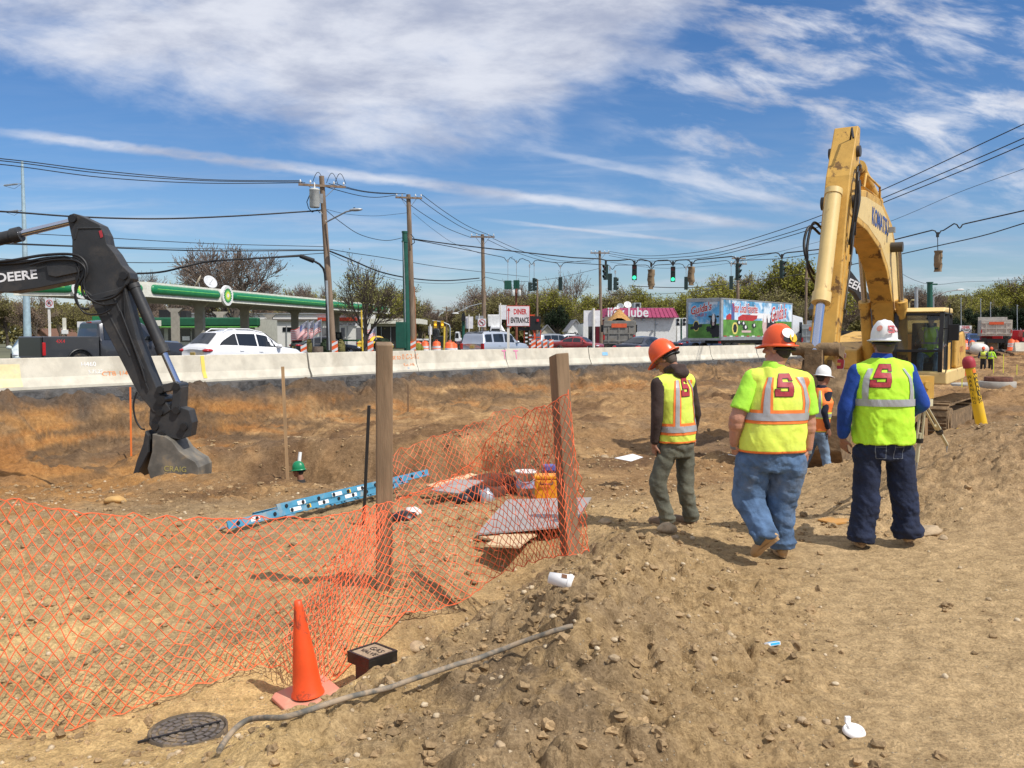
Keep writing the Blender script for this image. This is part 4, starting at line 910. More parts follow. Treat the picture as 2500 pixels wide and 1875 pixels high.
def car(label,kind,L,W_,H,mat,cat='car',win=None,rails=False,roofmat=None,dark_rear=True,name='parked_car',group='cars on the road'):
 root=thing(name,(0,0,0),label,cat,group);st=TEMPL[kind];h0=max(s[3]for s in st);k=H/h0
 st=[(s[0],s[1]*k,s[2]*k,s[3]*k,s[4]*W_/2,s[5]*W_/2)for s in st]
 mb=MB();mb.smooth=True;rings=[];N=9
 xs=[]
 for i in range(len(st)-1):
  for q in range(3):xs.append((st[i][0]+(st[i+1][0]-st[i][0])*q/3)*L)
 xs.append(L)
 def ring(x):
  zs,zb,zt,wb,wt=sec(st,L,x);zm=zs+(zb-zs)*.55
  h=[(wb*.80,zs),(wb*.985,zs+.07),(wb*1.0,zm),(wb*.985,zb-.02),(wb*.955,zb),(wt*1.03,zt-.09*min(1,(zt-zb)*2.5)),(wt*.88,zt-.02),(wt*.5,zt),(0,zt+.012)]
  return[Vector((x-L/2,y,z))for y,z in h]+[Vector((x-L/2,-y,z))for y,z in reversed(h[:-1])]
 vs=[];
 for x in xs:vs+=ring(x)
 n=17
 fs=[(i*n+j,i*n+(j+1)%n,(i+1)*n+(j+1)%n,(i+1)*n+j)for i in range(len(xs)-1)for j in range(n)]
 mb.add(vs,fs+[tuple(range(n)),tuple(reversed(range((len(xs)-1)*n,len(xs)*n)))])
 body=mb.build('body',mat,root);es=body.modifiers.new('edges','BEVEL');es.width=.01;es.segments=1;es.limit_method='ANGLE';es.angle_limit=.7
 def side(x,t_,s,off=.006):
  zs,zb,zt,wb,wt=sec(st,L,x);y0=wb*.955;z0=zb;y1=wt*1.03;z1=zt-.09*min(1,(zt-zb)*2.5)
  return Vector((x-L/2,s*(y0+(y1-y0)*t_+off),z0+(z1-z0)*t_+.004))
 x3,x7,x2=st[3][0]*L,st[7][0]*L,st[2][0]*L
 win=win or([(.13,.30),(.31,.49),(.505,.70)]if kind!='sedan' else[(.24,.44),(.455,.66)])
 for s in(-1,1):
  for(a,b_)in win:
   xa,xb=a*L,b_*L;m_=MB();top=[];bot=[];K=8
   for q in range(K+1):
    x=xa+(xb-xa)*q/K;zs,zb,zt,wb,wt=sec(st,L,x);hgt=(zt-zb);
    tt=.90 if hgt>.25 else .6
    if kind=='suv' and a==win[0][0]:tt=min(tt,.12+.85*(q/K)**.7)
    top.append(side(x,tt,s));bot.append(side(x,.07,s))
   m_.add(bot+top,[((q,q+1,K+2+q,K+1+q)if s<0 else(K+1+q,K+2+q,q+1,q))for q in range(K)])
   m_.build('side_window',m_glass_d,root)
# mirror, handle, door line
  m_=MB();m_.ball(Vector((.70*L-L/2,s*(W_/2+.06),sec(st,L,.7*L)[1]+.06)),(.10,.13,.09),10,7);m_.build('wing_mirror',mat,root)
  for a in(.50,.31):
   m_=MB();zs,zb,zt,wb,wt=sec(st,L,a*L);m_.box((a*L-L/2+.1,s*(wb+.005),zb-.17),(.17,.03,.03));m_.build('door_handle',mat,root)
 def across(x,y,off):zs,zb,zt,wb,wt=sec(st,L,x);return Vector((x-L/2+off[0],y*wt,zt+.012-.02*y*y+off[1]))
 ia,ib=(2,3)if kind!='sedan' else(2,3)
 m_=MB();K=6;xa,xb=(st[ia][0]+(st[ib][0]-st[ia][0])*.08)*L,(st[ia][0]+(st[ib][0]-st[ia][0])*.92)*L
 lo=[across(xa,-.9+1.8*q/K,(-.015,.012))for q in range(K+1)];hi=[across(xb,-.86+1.72*q/K,(-.015,.012))for q in range(K+1)]
 m_.add(lo+hi,[(q+1,q,K+1+q,K+2+q)for q in range(K)]);m_.build('rear_window',m_glass_d,root)
 m_=MB();xa,xb=(st[6][0]+(st[7][0]-st[6][0])*.06)*L,(st[6][0]+(st[7][0]-st[6][0])*.93)*L
 lo=[across(xb,-.88+1.76*q/K,(.015,.012))for q in range(K+1)];hi=[across(xa,-.84+1.68*q/K,(.015,.012))for q in range(K+1)]
 m_.add(lo+hi,[(q,q+1,K+2+q,K+1+q)for q in range(K)]);m_.build('windscreen',m_glass_d,root)
 zb0=st[1][2]
 for s in(-1,1):
  m_=MB()
  if kind=='box_suv':m_.box((-L/2+.02,s*W_*.44,zb0-.2),(.1,W_*.1,.34))
  else:m_.ball((-L/2+.16,s*W_*.41,zb0-.09),(.24,W_*.105,.085),14,8,Matrix.Rotation(-s*.35,3,'Z'))
  m_.build('tail_lamp',m_tail,root)
  m_=MB();m_.ball((L/2-.22,s*W_*.37,st[-2][2]+.02),(.22,W_*.1,.08),12,7,Matrix.Rotation(s*.5,3,'Z'));m_.build('head_lamp',m_head,root)
 m_=MB();m_.box((-L/2-.012,0,zb0-.25),(.02,.32,.16));m_.build('number_plate',m_plate,root)
 m_=MB();m_.box((-L/2-.0,0,zb0-.44),(.06,W_*.8,.10));m_.box((L/2-.0,0,st[-2][1]+.05),(.05,W_*.6,.14));m_.build('bumper_trim',m_trim,root)
 if rails:
  for s in(-1,1):
   zs=[sec(st,L,x*L)[2]for x in(.2,.3,.45,.58)]
   m_=MB();m_.tube([Vector((x*L-L/2,s*W_*.31,z+dz))for x,z,dz in zip((.2,.25,.45,.58),zs,(-.02,.05,.05,-.01))],.022,6);m_.build('roof_rail',mat if rails=='body' else m_trim,root)
 wheels(root,(-L/2+L*.19,L/2-L*.18),W_,.34)
 return root
TH=math.radians(38)
def place_rr(root,px,D,L,W_,th=TH,z=ROAD_Z):
 """put the rear right corner at pixel px, distance D, heading th from straight ahead"""
 h=Vector((math.sin(th),math.cos(th),0));r=Vector((math.cos(th),-math.sin(th),0))
 c=Vector((WX(px,D),D,z))+h*L/2-r*W_/2
 root.location=c;root.rotation_euler=(0,0,math.pi/2-th);return root
place_rr(car('white rounded hatch-back SUV with its tail lamps toward us, just over the barrier','suv',4.77,1.88,1.72,paint('white',(.78,.78,.79)),'car',rails='body'),505,33.5,4.77,1.88)
r_=place_rr(car('silver boxy SUV with dark windows beside the DINER board','box_suv',4.5,1.8,1.76,paint('silver',(.50,.54,.60),.4),'car',[(.06,.19),(.225,.43),(.46,.66)],rails='k'),1181,51,4.5,1.8)
place_rr(car('dark blue sedan behind the barrier in front of the grey dump truck','sedan',4.85,1.85,1.47,paint('navy',(.02,.028,.05),.3),'car'),1560,52,4.85,1.85)
place_rr(car('dark red sedan coming toward us right of the orange sign trailer','sedan',4.6,1.8,1.45,paint('red',(.30,.02,.02)),'car'),1345,78,4.6,1.8,math.radians(120))
place_rr(car('grey hatchback between the orange sign trailer and the red sedan','box_suv',4.4,1.8,1.7,paint('grey',(.25,.27,.3),.4),'car'),1318,84,4.4,1.8,math.radians(60))
place_rr(car('white estate car seen side on, left of the small white house','suv',4.5,1.8,1.68,paint('white2',(.72,.73,.75)),'car',rails='k'),1358,96,4.5,1.8,math.radians(82))
place_rr(car('black saloon parked under the canopy behind the flags','sedan',4.8,1.85,1.45,paint('black',(.015,.017,.02)),'car'),725,62,4.8,1.85,math.radians(60))
place_rr(car('small bright yellow car by the white wall behind the budding tree','suv',3.6,1.7,1.5,paint('yellow',(.75,.48,.02)),'car'),905,80,3.6,1.7,math.radians(30))
place_rr(car('white car cut by the left edge behind the dark pickup','sedan',4.6,1.85,1.45,paint('pale',(.6,.66,.62)),'car'),26,44,4.6,1.85,math.radians(150))
place_rr(car('blue SUV behind the orange drums near the far dump truck','box_suv',4.6,1.85,1.8,paint('blue',(.03,.06,.16),.3),'car'),2362,112,4.6,1.85,math.radians(60))
place_rr(car('dark grey car at the far right edge behind the red vehicle','sedan',4.6,1.85,1.45,paint('dgrey',(.1,.11,.12),.3),'car'),2500,118,4.6,1.85,math.radians(70))
place_rr(car('maroon car far away by the orange drums left of the silver SUV','sedan',4.6,1.8,1.45,paint('maroon',(.16,.02,.03)),'car'),1112,92,4.6,1.8,math.radians(150))
place_rr(car('small red car in front of the white gabled house','sedan',4.3,1.75,1.45,paint('red2',(.5,.02,.03)),'car'),1412,112,4.3,1.75,math.radians(80))
place_rr(car('navy car just left of the milk trailer wheels','sedan',4.5,1.8,1.45,paint('navy2',(.03,.05,.10),.3),'car'),1660,74,4.5,1.8,math.radians(70))
# ---- dark pickup ----
mp=paint('charcoal',(.060,.062,.070),.5,.3);root=thing('pickup_truck',(0,0,0),'dark grey crew-cab pickup truck behind the barrier at the left, mostly behind the digger arm','pickup truck','cars on the road')
L_,W_=5.85,2.0;x0=-L_/2
mb=MB();b_=L_*.36
mb.box((x0+b_/2,W_/2-.06,1.05),(b_,.12,.84));mb.box((x0+b_/2,-W_/2+.06,1.05),(b_,.12,.84));mb.box((x0+b_/2,0,.75),(b_-.01,W_-.25,.18));mb.box((x0+b_-.05,0,1.05),(.09,W_-.25,.83))
mb.build('cargo_bed',mp,root,bevel=.03)
mb=MB();mb.box((x0-.035,0,1.07),(.07,W_-.1,.78));tg=mb.build('tailgate',paint('darktail',(.02,.02,.022),.3),root,bevel=.03)
mb=MB();mb.box((x0-.13,0,.55),(.22,W_+.02,.22));mb.build('rear_bumper',m_chrome,root,bevel=.03)
st=[(b_+.02,.5,1.30,1.31,W_/2,.9),(b_+.1,.42,1.31,2.02,W_/2,.74),(b_+.5,.42,1.31,2.12,W_/2,.76),(b_+1.6,.42,1.30,2.10,W_/2,.76),(b_+2.0,.42,1.29,2.0,W_/2,.74),(b_+2.45,.42,1.27,1.32,W_/2,.9),(L_-.25,.42,1.20,1.26,W_/2*.97,.85),(L_,.5,1.0,1.1,W_/2*.9,.8)]
mb=MB();vs=[];n=9
for s_ in st:
 h=[(s_[4]*.9,s_[1]),(s_[4],s_[1]+.1),(s_[4]*.99,s_[2]),(s_[5]*1.02,s_[3]-.06),(s_[5]*.8,s_[3])]
 vs+=[Vector((x0+s_[0],y,z))for y,z in h]+[Vector((x0+s_[0],-y,z))for y,z in reversed(h)]
n=10;mb.smooth=True;mb.add(vs,[(i*n+j,i*n+(j+1)%n,(i+1)*n+(j+1)%n,(i+1)*n+j)for i in range(len(st)-1)for j in range(n)]+[tuple(range(n)),tuple(reversed(range(len(vs)-n,len(vs))))])
bb=mb.build('cab_body',mp,root,bevel=.03)
for s in(-1,1):
 for xa,xb in((b_+.2,b_+.95),(b_+1.05,b_+2.05)):
  mb=MB();tp=xb if xa<b_+1 else xb-.3
  pts=[Vector((x0+xa,s*1.006,1.34)),Vector((x0+xb+(.15 if tp!=xb else 0),s*1.006,1.34)),Vector((x0+tp,s*.80,1.97)),Vector((x0+xa+.05,s*.80,1.97))]
  mb.add(pts,[(0,1,2,3)if s<0 else(3,2,1,0)]);mb.build('side_window',m_glass_d,root)
 mb=MB();mb.box((x0+.03,s*(W_/2-.09),1.0),(.12,.2,.5));mb.build('tail_lamp',m_tail,root,bevel=.03)
 mb=MB();mb.box((x0+b_+2.1,s*1.16,1.42),(.14,.24,.28));mb.build('wing_mirror',m_trim,root,bevel=.04)
 mb=MB();mb.lathe([(.30,0),(.52,0),(.52,.03),(.48,.04)],(x0+1.35,s*1.0,.5),24,(0,s,0));mb.build('wheel_arch',m_trim,root)
mb=MB();mb.add([Vector((x0+b_+.045,-.82,1.36)),Vector((x0+b_+.045,.82,1.36)),Vector((x0+b_+.085,.68,1.96)),Vector((x0+b_+.085,-.68,1.96))],[(3,2,1,0)]);mb.build('rear_window',m_glass_d,root)
mb=MB();mb.box((x0+b_+.1,0,2.03),(.06,.3,.05));mb.build('brake_lamp',m_tail,root)
wheels(root,(x0+1.35,x0+L_-1.0),W_,.42,.28);place_rr(root,107,32.5,L_,W_)
text_mesh('4X4',.2,frame((-2.3,-1.004,1.28),(1,0,0),ZUP),m_red,'lettering',None).parent=root
# ---- trailer with dairy advert ----
m_tw=M('trailer_grey',(.42,.43,.44),.5,.2,dirt=(.2,.18,.15),damt=.3);m_sky_=M('advert_sky',(.10,.36,.62),.5,var=.5,vscale=.8,dirt=(.75,.82,.88),damt=.95,dscale=.9,dedge=(.42,.62));m_field=M('advert_field',(.10,.26,.04),.5,var=.35,vscale=1.5)
m_barn=M('advert_red',(.45,.03,.03),.5);m_cowb=M('advert_black',(.015,.015,.02),.5);m_cowp=M('advert_pink',(.62,.45,.42),.5)
def advert(parent,c,r,wd,h,rear):
 """flat printed artwork, painted as thin layers"""
 nn=Vector(r).cross(ZUP).normalized();r=Vector(r);kx=wd/2;lay=[0]
 def P(a,b_,k):return c+r*(a*kx)+ZUP*(b_*h/2)+nn*(.004*k)
 def poly(pts,mat,nm,k):m_=MB();m_.add([P(a,b_,k)for a,b_ in pts],[tuple(range(len(pts)))]);return m_.build(nm,mat,parent)
 hz=-.22 if rear else-.08
 poly([(-1,hz),(1,hz),(1,1),(-1,1)],m_sky_,'printed_sky',1);poly([(-1,-1),(1,-1),(1,hz),(-1,hz)],m_field,'printed_field',1)
 def blob(cx,cy,rx,ry,mat,k,nm,wob=.15,sd=0,n=22):poly([(cx+rx*math.cos(2*math.pi*i/n)*(1+wob*math.sin(i*2.3+sd)),cy+ry*math.sin(2*math.pi*i/n)*(1+wob*math.cos(i*1.7+sd)))for i in range(n)],mat,nm,k)
 def txt(s,a,b_,size,mat,sx,shear,k,nm='lettering',bold=.0,rot=0.0):
  rr=(r*math.cos(rot)+ZUP*math.sin(rot));uu_=(ZUP*math.cos(rot)-r*math.sin(rot))
  text_mesh(s,size,frame(P(a,b_,k),rr,uu_),mat,nm,parent,shear=shear,sx=sx,bold=bold)
 if rear:
  blob(.62,-.10,.20,.42,m_cowb,2,'printed_cow',.1);blob(.62,.08,.09,.25,m_letter_w,3,'printed_cow',.1,1);blob(.40,.18,.10,.06,m_cowb,3,'printed_cow');blob(.88,.18,.09,.06,m_cowb,3,'printed_cow');blob(.75,-.62,.32,.36,m_cowb,2,'printed_cow');blob(.62,-.22,.07,.1,m_cowp,4,'printed_cow');blob(.33,-.50,.16,.16,m_cowb,2,'printed_cow',.2)
  txt('Guida\'s',-.22,.60,.78,m_letter_w,.72,.45,3,'lettering_edge',.05,.22);txt('Guida\'s',-.22,.60,.78,m_red,.72,.45,5,'lettering',.012,.22);txt('DAIRY',-.18,.26,.34,m_red,1,0,4)
  blob(-.48,-.33,.2,.3,M('advert_yellow',(.7,.6,.15),.5),2,'printed_badge',.03);blob(-.48,-.33,.16,.24,m_cowb,3,'printed_badge',.03);poly([(-.85,-.38),(-.1,-.22),(-.1,-.38),(-.85,-.54)],m_letter_k,'printed_ribbon',4)
 else:
  blob(.02,.2,.34,.16,m_letter_w,2,'printed_barn',.08);poly([(-.93,-.08),(-.93,.12),(-.85,.26),(-.74,.12),(-.74,-.08)],m_barn,'printed_barn',3);poly([(-.62,-.10),(-.62,.08),(-.50,.24),(-.2,.22),(-.08,.22),(-.10,.02),(-.22,-.12),(-.4,-.10)],m_barn,'printed_barn',3);poly([(-.80,-.08),(-.80,.75),(-.76,.85),(-.72,.75),(-.72,-.08)],M('advert_silo',(.08,.12,.3),.5),'printed_silo',4)
  for a,b_,s in((-.60,-.25,.07),(-.48,-.28,.07),(-.42,-.5,.08),(-.18,-.38,.07)):blob(a,b_,s*.9,s*1.9,m_cowb,2,'printed_cow',.25,a*9);blob(a+.01,b_+.03,s*.3,s*1.2,m_letter_w,3,'printed_cow',.25,a*9)
  for a,cc2 in((.14,m_cowp),(.26,m_cowb),(.40,m_cowb)):blob(a,-.32,.075,.62,cc2,2,'printed_cow',.08,a);blob(a,.1,.035,.3,m_letter_w,3,'printed_cow',.1,a)
  blob(.34,.36,.03,.09,m_cowb,3,'printed_cow');blob(.46,.34,.03,.09,m_cowb,3,'printed_cow');blob(.80,-.42,.05,.16,m_letter_w,2,'printed_cow',.3);blob(-.70,-.55,.08,.34,M('advert_yellow',(.7,.6,.15),.5),3,'printed_badge',.03);blob(-.70,-.55,.05,.24,m_cowb,4,'printed_badge',.1)
  poly([(-.52,-.78),(-.26,-.78),(-.26,-.66),(-.52,-.66)],m_cowp,'printed_caption',3)
  txt('Your Local Favorite',-.43,.56,.95,m_letter_w,.60,0,3,'lettering_edge',.06);txt('Your Local Favorite',-.43,.56,.95,m_red,.60,0,5,'lettering',.01)
  txt('Guida\'s',.55,.38,1.6,m_letter_w,.70,.4,3,'lettering_edge',.07,.12);txt('Guida\'s',.55,.38,1.6,m_red,.70,.4,5,'lettering',.015,.12)
root=thing('box_trailer',(0,0,0),'long milk delivery trailer with cows, a red barn and red script printed on it','trailer')
th=math.radians(38);hv=Vector((math.sin(th),math.cos(th),0));rv=Vector((math.cos(th),-math.sin(th),0));c0=Vector((WX(1760,62),62,0));TL,TW_=13.7,2.7;ztop=4.42;zb=1.42
root.location=c0+hv*TL/2-rv*TW_/2+ZUP*ROAD_Z;Rm=Matrix(((hv.x,-rv.x,0),(hv.y,-rv.y,0),(0,0,1)))
cc=c0+hv*TL/2-rv*TW_/2
mb=MB();mb.box(cc+ZUP*(ztop+zb)/2,(TL,TW_,ztop-zb),Rm);mb.build('box_body',m_tw,root,bevel=.03)
for s in(0,1):
 mb=MB();mb.box(c0+hv*(TL/2)+rv*.012+ZUP*(zb+.15 if s==0 else ztop-.06),(TL+.02,.02,.26 if s==0 else .10),Rm);mb.build('side_rail',m_steel,root)
fm=MB();
for(a,z_,w_,h_)in((-TW_+.07,(ztop+zb)/2,.14,ztop-zb),(-.07,(ztop+zb)/2,.14,ztop-zb),(-TW_/2,ztop-.13,TW_-.30,.24),(-TW_/2,zb+.08,TW_-.30,.16)):
 fm.box(c0+rv*a-hv*.02+ZUP*z_,(.05,w_,h_),Rm)
fm.build('rear_frame',m_tw,root)
advert(root,c0-rv*TW_/2-hv*.008+ZUP*(zb+.16+(ztop-.25-zb-.16)/2),rv,TW_-.28,ztop-.25-zb-.16,True)
advert(root,c0+hv*(TL/2+.05)+rv*.004+ZUP*((zb+.28+ztop-.11)/2),hv,TL-.5,ztop-.11-zb-.28,False)
mb=MB();mb.box(c0-rv*TW_/2+hv*.1+ZUP*.85,(.14,TW_-.4,.14),Rm)
mb.build('underrun_bar',m_trim,root);mb=MB();mb.box(c0+hv*7-rv*TW_/2+ZUP*1.3,(11,1.2,.25),Rm);mb.build('chassis',m_trim,root)
for a in(1.2,2.5):
 for s in(.15,TW_-.15):mb=MB();p_=c0+hv*a-rv*s+ZUP*(ROAD_Z+.5);mb.cyl(p_-rv*.13,p_+rv*.13,.5,n=20);mb.build('wheel',m_rubber,root)
for s in(.1,TW_-.1):mb=MB();mb.box(c0-rv*s-hv*.03+ZUP*1.28,(.06,.16,.14),Rm);mb.build('tail_lamp',m_tail,root)
for k in range(13):mb=MB();mb.box(c0+hv*(.6+k*1.0)+rv*.026+ZUP*(zb+.30),(.5,.008,.07),Rm);mb.build('reflector_strip',m_letter_w if k%2 else m_tail,root)
rt=thing('truck_tractor',c0+hv*15.5-rv*TW_/2+ZUP*ROAD_Z,'white truck cab in front of the milk trailer, with black grille frames','truck');cen=c0+hv*15.6-rv*TW_/2
mb=MB();mb.prism([(-1.4,.9),(1.3,.9),(1.35,1.9),(.9,3.3),(-1.4,3.5)],cen,hv,ZUP,2.4);mb.build('cab',paint('truckwhite',(.75,.76,.78)),rt,bevel=.06)
mb=MB();mb.prism([(.1,2.0),(1.0,2.0),(.75,2.9),(.1,2.9)],cen+rv*1.21,hv,ZUP,.02);mb.build('side_window',m_glass_d,rt)
for a in(-2.2,.7):mb=MB();p_=cen+hv*a+rv*1.0+ZUP*(ROAD_Z+.5);mb.cyl(p_,p_+rv*.3,.5,n=20);mb.build('wheel',m_rubber,rt)
# ---- dump trucks ----
m_body_g=M('dump_body_grey',(.22,.21,.19),.7,dirt=(.30,.22,.13),damt=.6,var=.2);m_or_plate=M('orange_panel',(.75,.12,.04),.6)
def dump_truck(label,px,D,wpx,py_top,load,mat,th=.25,cabcol=None,side=True):
 Wd=wpx/F*D/math.cos(th*.6);c=Vector((WX(px,D),D,0));root=thing('dump_truck',c+ZUP*ROAD_Z,label,'dump truck','dump trucks')
 hv=Vector((math.sin(th),math.cos(th),0));rv=Vector((math.cos(th),-math.sin(th),0));Rm=Matrix(((rv.x,hv.x,0),(rv.y,hv.y,0),(0,0,1)))
 zt=W(px,py_top,D).z;zbm=zt-1.75;
 mb=MB();mb.box(c+ZUP*((zt+zbm)/2),(Wd,.10,zt-zbm),Rm)
 g=mb.build('tailgate',mat,root,bevel=.02)
 mb=MB()
 for a in(-.33,0,.33):mb.box(c+rv*a*Wd-hv*.07+ZUP*(zt-1.05),(Wd*.04,.06,1.2),Rm);
 for a in(.35,.95,1.5):mb.box(c-hv*.075+ZUP*(zt-a),(Wd*.96,.06,.10),Rm)
 mb.build('tailgate_rib',mat,g)
 mb=MB()
 for s in(-1,1):mb.box(c+rv*s*(Wd/2-.05)+hv*2.4+ZUP*((zt+zbm)/2),(.1,4.7,zt-zbm),Rm)
 mb.box(c+hv*2.4+ZUP*(zbm+.1),(Wd-.22,4.7,.1),Rm);mb.box(c+hv*4.8+ZUP*((zt+zbm)/2+.2),(Wd-.01,.1,zt-zbm+.4),Rm)
 mb.build('dump_body',mat,root)
 mb=MB()
 for k in range(7):mb.box(c+rv*(Wd/2+.04)+hv*(.3+k*.72)+ZUP*((zt+zbm)/2),(.08,.12,zt-zbm),Rm)
 mb.build('side_rib',mat,root)
 mb=MB();mb.box(c-hv*.115+ZUP*(zt-.36),(Wd*.48,.02,.30),Rm);mb.build('orange_panel',m_or_plate,root)
 mb=MB();mb.box(c+hv*.6+ZUP*(ROAD_Z+.95),(Wd*.6,1.2,.45),Rm);mb.box(c+hv*3.4+ZUP*(ROAD_Z+.9),(.9,6.5,.3),Rm);mb.build('chassis',m_trim,root)
 for s in(-1,1):
  for a in(.9,2.2,6.4):mb=MB();p_=c+rv*s*(Wd/2-.35)+hv*a+ZUP*(ROAD_Z+.52);mb.cyl(p_-rv*.3,p_+rv*.3,.52,n=20);mb.build('wheel',m_rubber,root)
  mb=MB();mb.box(c+rv*s*(Wd/2-.3)-hv*.02+ZUP*(ROAD_Z+.95),(.5,.03,.7),Rm);mb.build('mud_flap',m_rubber,root)
  mb=MB();mb.box(c+rv*s*(Wd/2-.05)-hv*.1+ZUP*(zbm+.5),(.12,.06,.35),Rm);mb.build('tail_lamp',m_tail,root)
 cm=cabcol or paint('truckwhite',(.75,.76,.78));mb=MB();mb.box(c+hv*6.0+ZUP*(ROAD_Z+1.75),(2.3,1.7,1.9),Rm,.9);mb.box(c+hv*7.4+ZUP*(ROAD_Z+1.3),(1.8,1.6,.9),Rm);mb.build('cab',cm,root,bevel=.06)
 for s in(-1,1):mb=MB();mb.box(c+rv*s*1.38+hv*6.4+ZUP*(ROAD_Z+2.1),(.2,.1,.6),Rm);mb.build('wing_mirror',m_trim,root)
 if load:
  mb=MB();vs=[];NN=14
  for i in range(NN+1):
   for j in range(NN+1):
    a=(i/NN-.5)*2;b2=j/NN;hgt=max(0,1-math.hypot(a,(b2-.45)*1.6))**.9*1.15+.07*mnoise.noise(Vector((i*.9,j*.9,0)))
    vs.append(c+rv*(a*(Wd/2-.12))+hv*(.1+b2*4.6)+ZUP*(zt-.16+hgt))
  mb.smooth=True;mb.add(vs,[(i*(NN+1)+j,(i+1)*(NN+1)+j,(i+1)*(NN+1)+j+1,i*(NN+1)+j+1)for i in range(NN)for j in range(NN)])
  ld=mb.build('dirt_load',M('orange_dirt',(.45,.24,.07),.95,var=.3,vscale=6,bump=.05,bscale=12),origin=c+hv*2.4+ZUP*zt,label='heap of orange dirt filling the grey dump truck body',cat='dirt')
 return root
dump_truck('grimy grey dump truck heaped with orange dirt in front of the lube shop',1511,66,76,783,True,m_body_g,.12)
dump_truck('light grey dump truck between the milk trailer and the yellow digger arm',1990,72,62,792,False,M('dump_body_light',(.38,.40,.41),.6,dirt=(.2,.18,.15),damt=.4),.4)
dump_truck('distant silver dump truck near the right edge, its tail toward us',2430,96,64,781,False,M('dump_body_silver',(.50,.46,.40),.55,dirt=(.3,.24,.17),damt=.5),.42,paint('red2',(.5,.02,.03)))
# far vehicles by the crossing
def simple_truck(label,px,D,wpx,py_top,col,lift=False):
 Wd=wpx/F*D;c=Vector((WX(px,D),D,0));root=thing('utility_truck',c+ZUP*ROAD_Z,label,'truck');zt=W(px,py_top,D).z;h=zt-ROAD_Z
 mb=MB();mb.prism([(-Wd*.5,.55),(Wd*.5,.55),(Wd*.5,h*.62),(Wd*.12,h*.62),(Wd*.02,h),(-Wd*.42,h),(-Wd*.5,h*.6)],c+ZUP*ROAD_Z,(1,0,0),ZUP,2.2);mb.build('cab',col,root,bevel=.06)
 mb=MB();mb.prism([(-Wd*.44,h*.62),(-Wd*.02,h*.62),(-Wd*.06,h*.92),(-Wd*.38,h*.92)],c+ZUP*ROAD_Z-Vector((0,1.11,0)),(1,0,0),ZUP,.02);mb.build('side_window',m_glass_d,root)
 for a in(-.34,.36):mb=MB();p_=c+Vector((a*Wd,-1.12,ROAD_Z+.45));mb.cyl(p_,p_+Vector((0,.3,0)),.45,n=18);mb.build('wheel',m_rubber,root)
 if lift:
  mb=MB();mb.tube([c+Vector((.3,0,zt-.6)),W(px-6,py_top-6,D),W(px-13,py_top-13,D)],.14,8);mb.build('lift_boom',m_white,root)
  mb=MB();mb.box(W(px-16,py_top-14,D),(1.1,.9,1.0),None,1.1);mb.build('bucket',m_white,root,bevel=.05)
 return root
simple_truck('white bucket truck with folded boom behind the silver SUV',1224,74,60,797,paint('truckwhite',(.75,.76,.78)),True)
simple_truck('white van far behind the striped drums left of the silver SUV',1122,105,20,810,paint('truckwhite',(.75,.76,.78)))
simple_truck('dark lorry facing us far down the crossroads',1071,110,26,803,paint('black',(.015,.017,.02)))
simple_truck('red tractor unit at the right edge beside the far dump truck',2487,99,14,806,paint('red2',(.5,.02,.03)))
# ================= petrol station =================
m_can=M('canopy_white',(.74,.72,.62),.5,dirt=(.5,.48,.40),damt=.3);m_bpg=M('station_green',(.008,.20,.07),.35,coat=.3);m_bpl=M('station_light_green',(.20,.60,.12),.4);m_bpd=M('station_dark_green',(.01,.10,.045),.5)
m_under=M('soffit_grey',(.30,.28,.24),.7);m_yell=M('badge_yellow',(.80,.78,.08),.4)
m_brickw=M('whitewashed_brick',(.76,.75,.71),.85,var=.06,vscale=12,bump=.01,bscale=18,dirt=(.5,.47,.42),damt=.3)
Cc=Vector((WX(362,58.5),58.5,0));Lc=Vector((WX(38,56.5),56.5,0));Rc=Vector((WX(953,104),104,0));Bc=Lc+(Rc-Cc);zt,zb=5.32,4.33
root=thing('petrol_canopy',(Cc+Rc)/2+(Lc-Cc)/2,'huge white and green petrol station canopy with sunburst badges','canopy')
poly=[Cc,Rc,Bc,Lc]
mb=MB();vs=[p+ZUP*zt for p in poly]+[p+ZUP*zb for p in poly];mb.add(vs,[(0,1,2,3)]+[(i,4+i,4+(i+1)%4,(i+1)%4)for i in range(4)])
mb.add([p+ZUP*(zb+.02)for p in poly],[(3,2,1,0)])
mb.build('fascia',m_can,root)
mb=MB();mb.add([p.lerp((Cc+Bc)/2,.01)+ZUP*(zb+.012)for p in poly],[(3,2,1,0)]);mb.build('soffit',m_under,root)
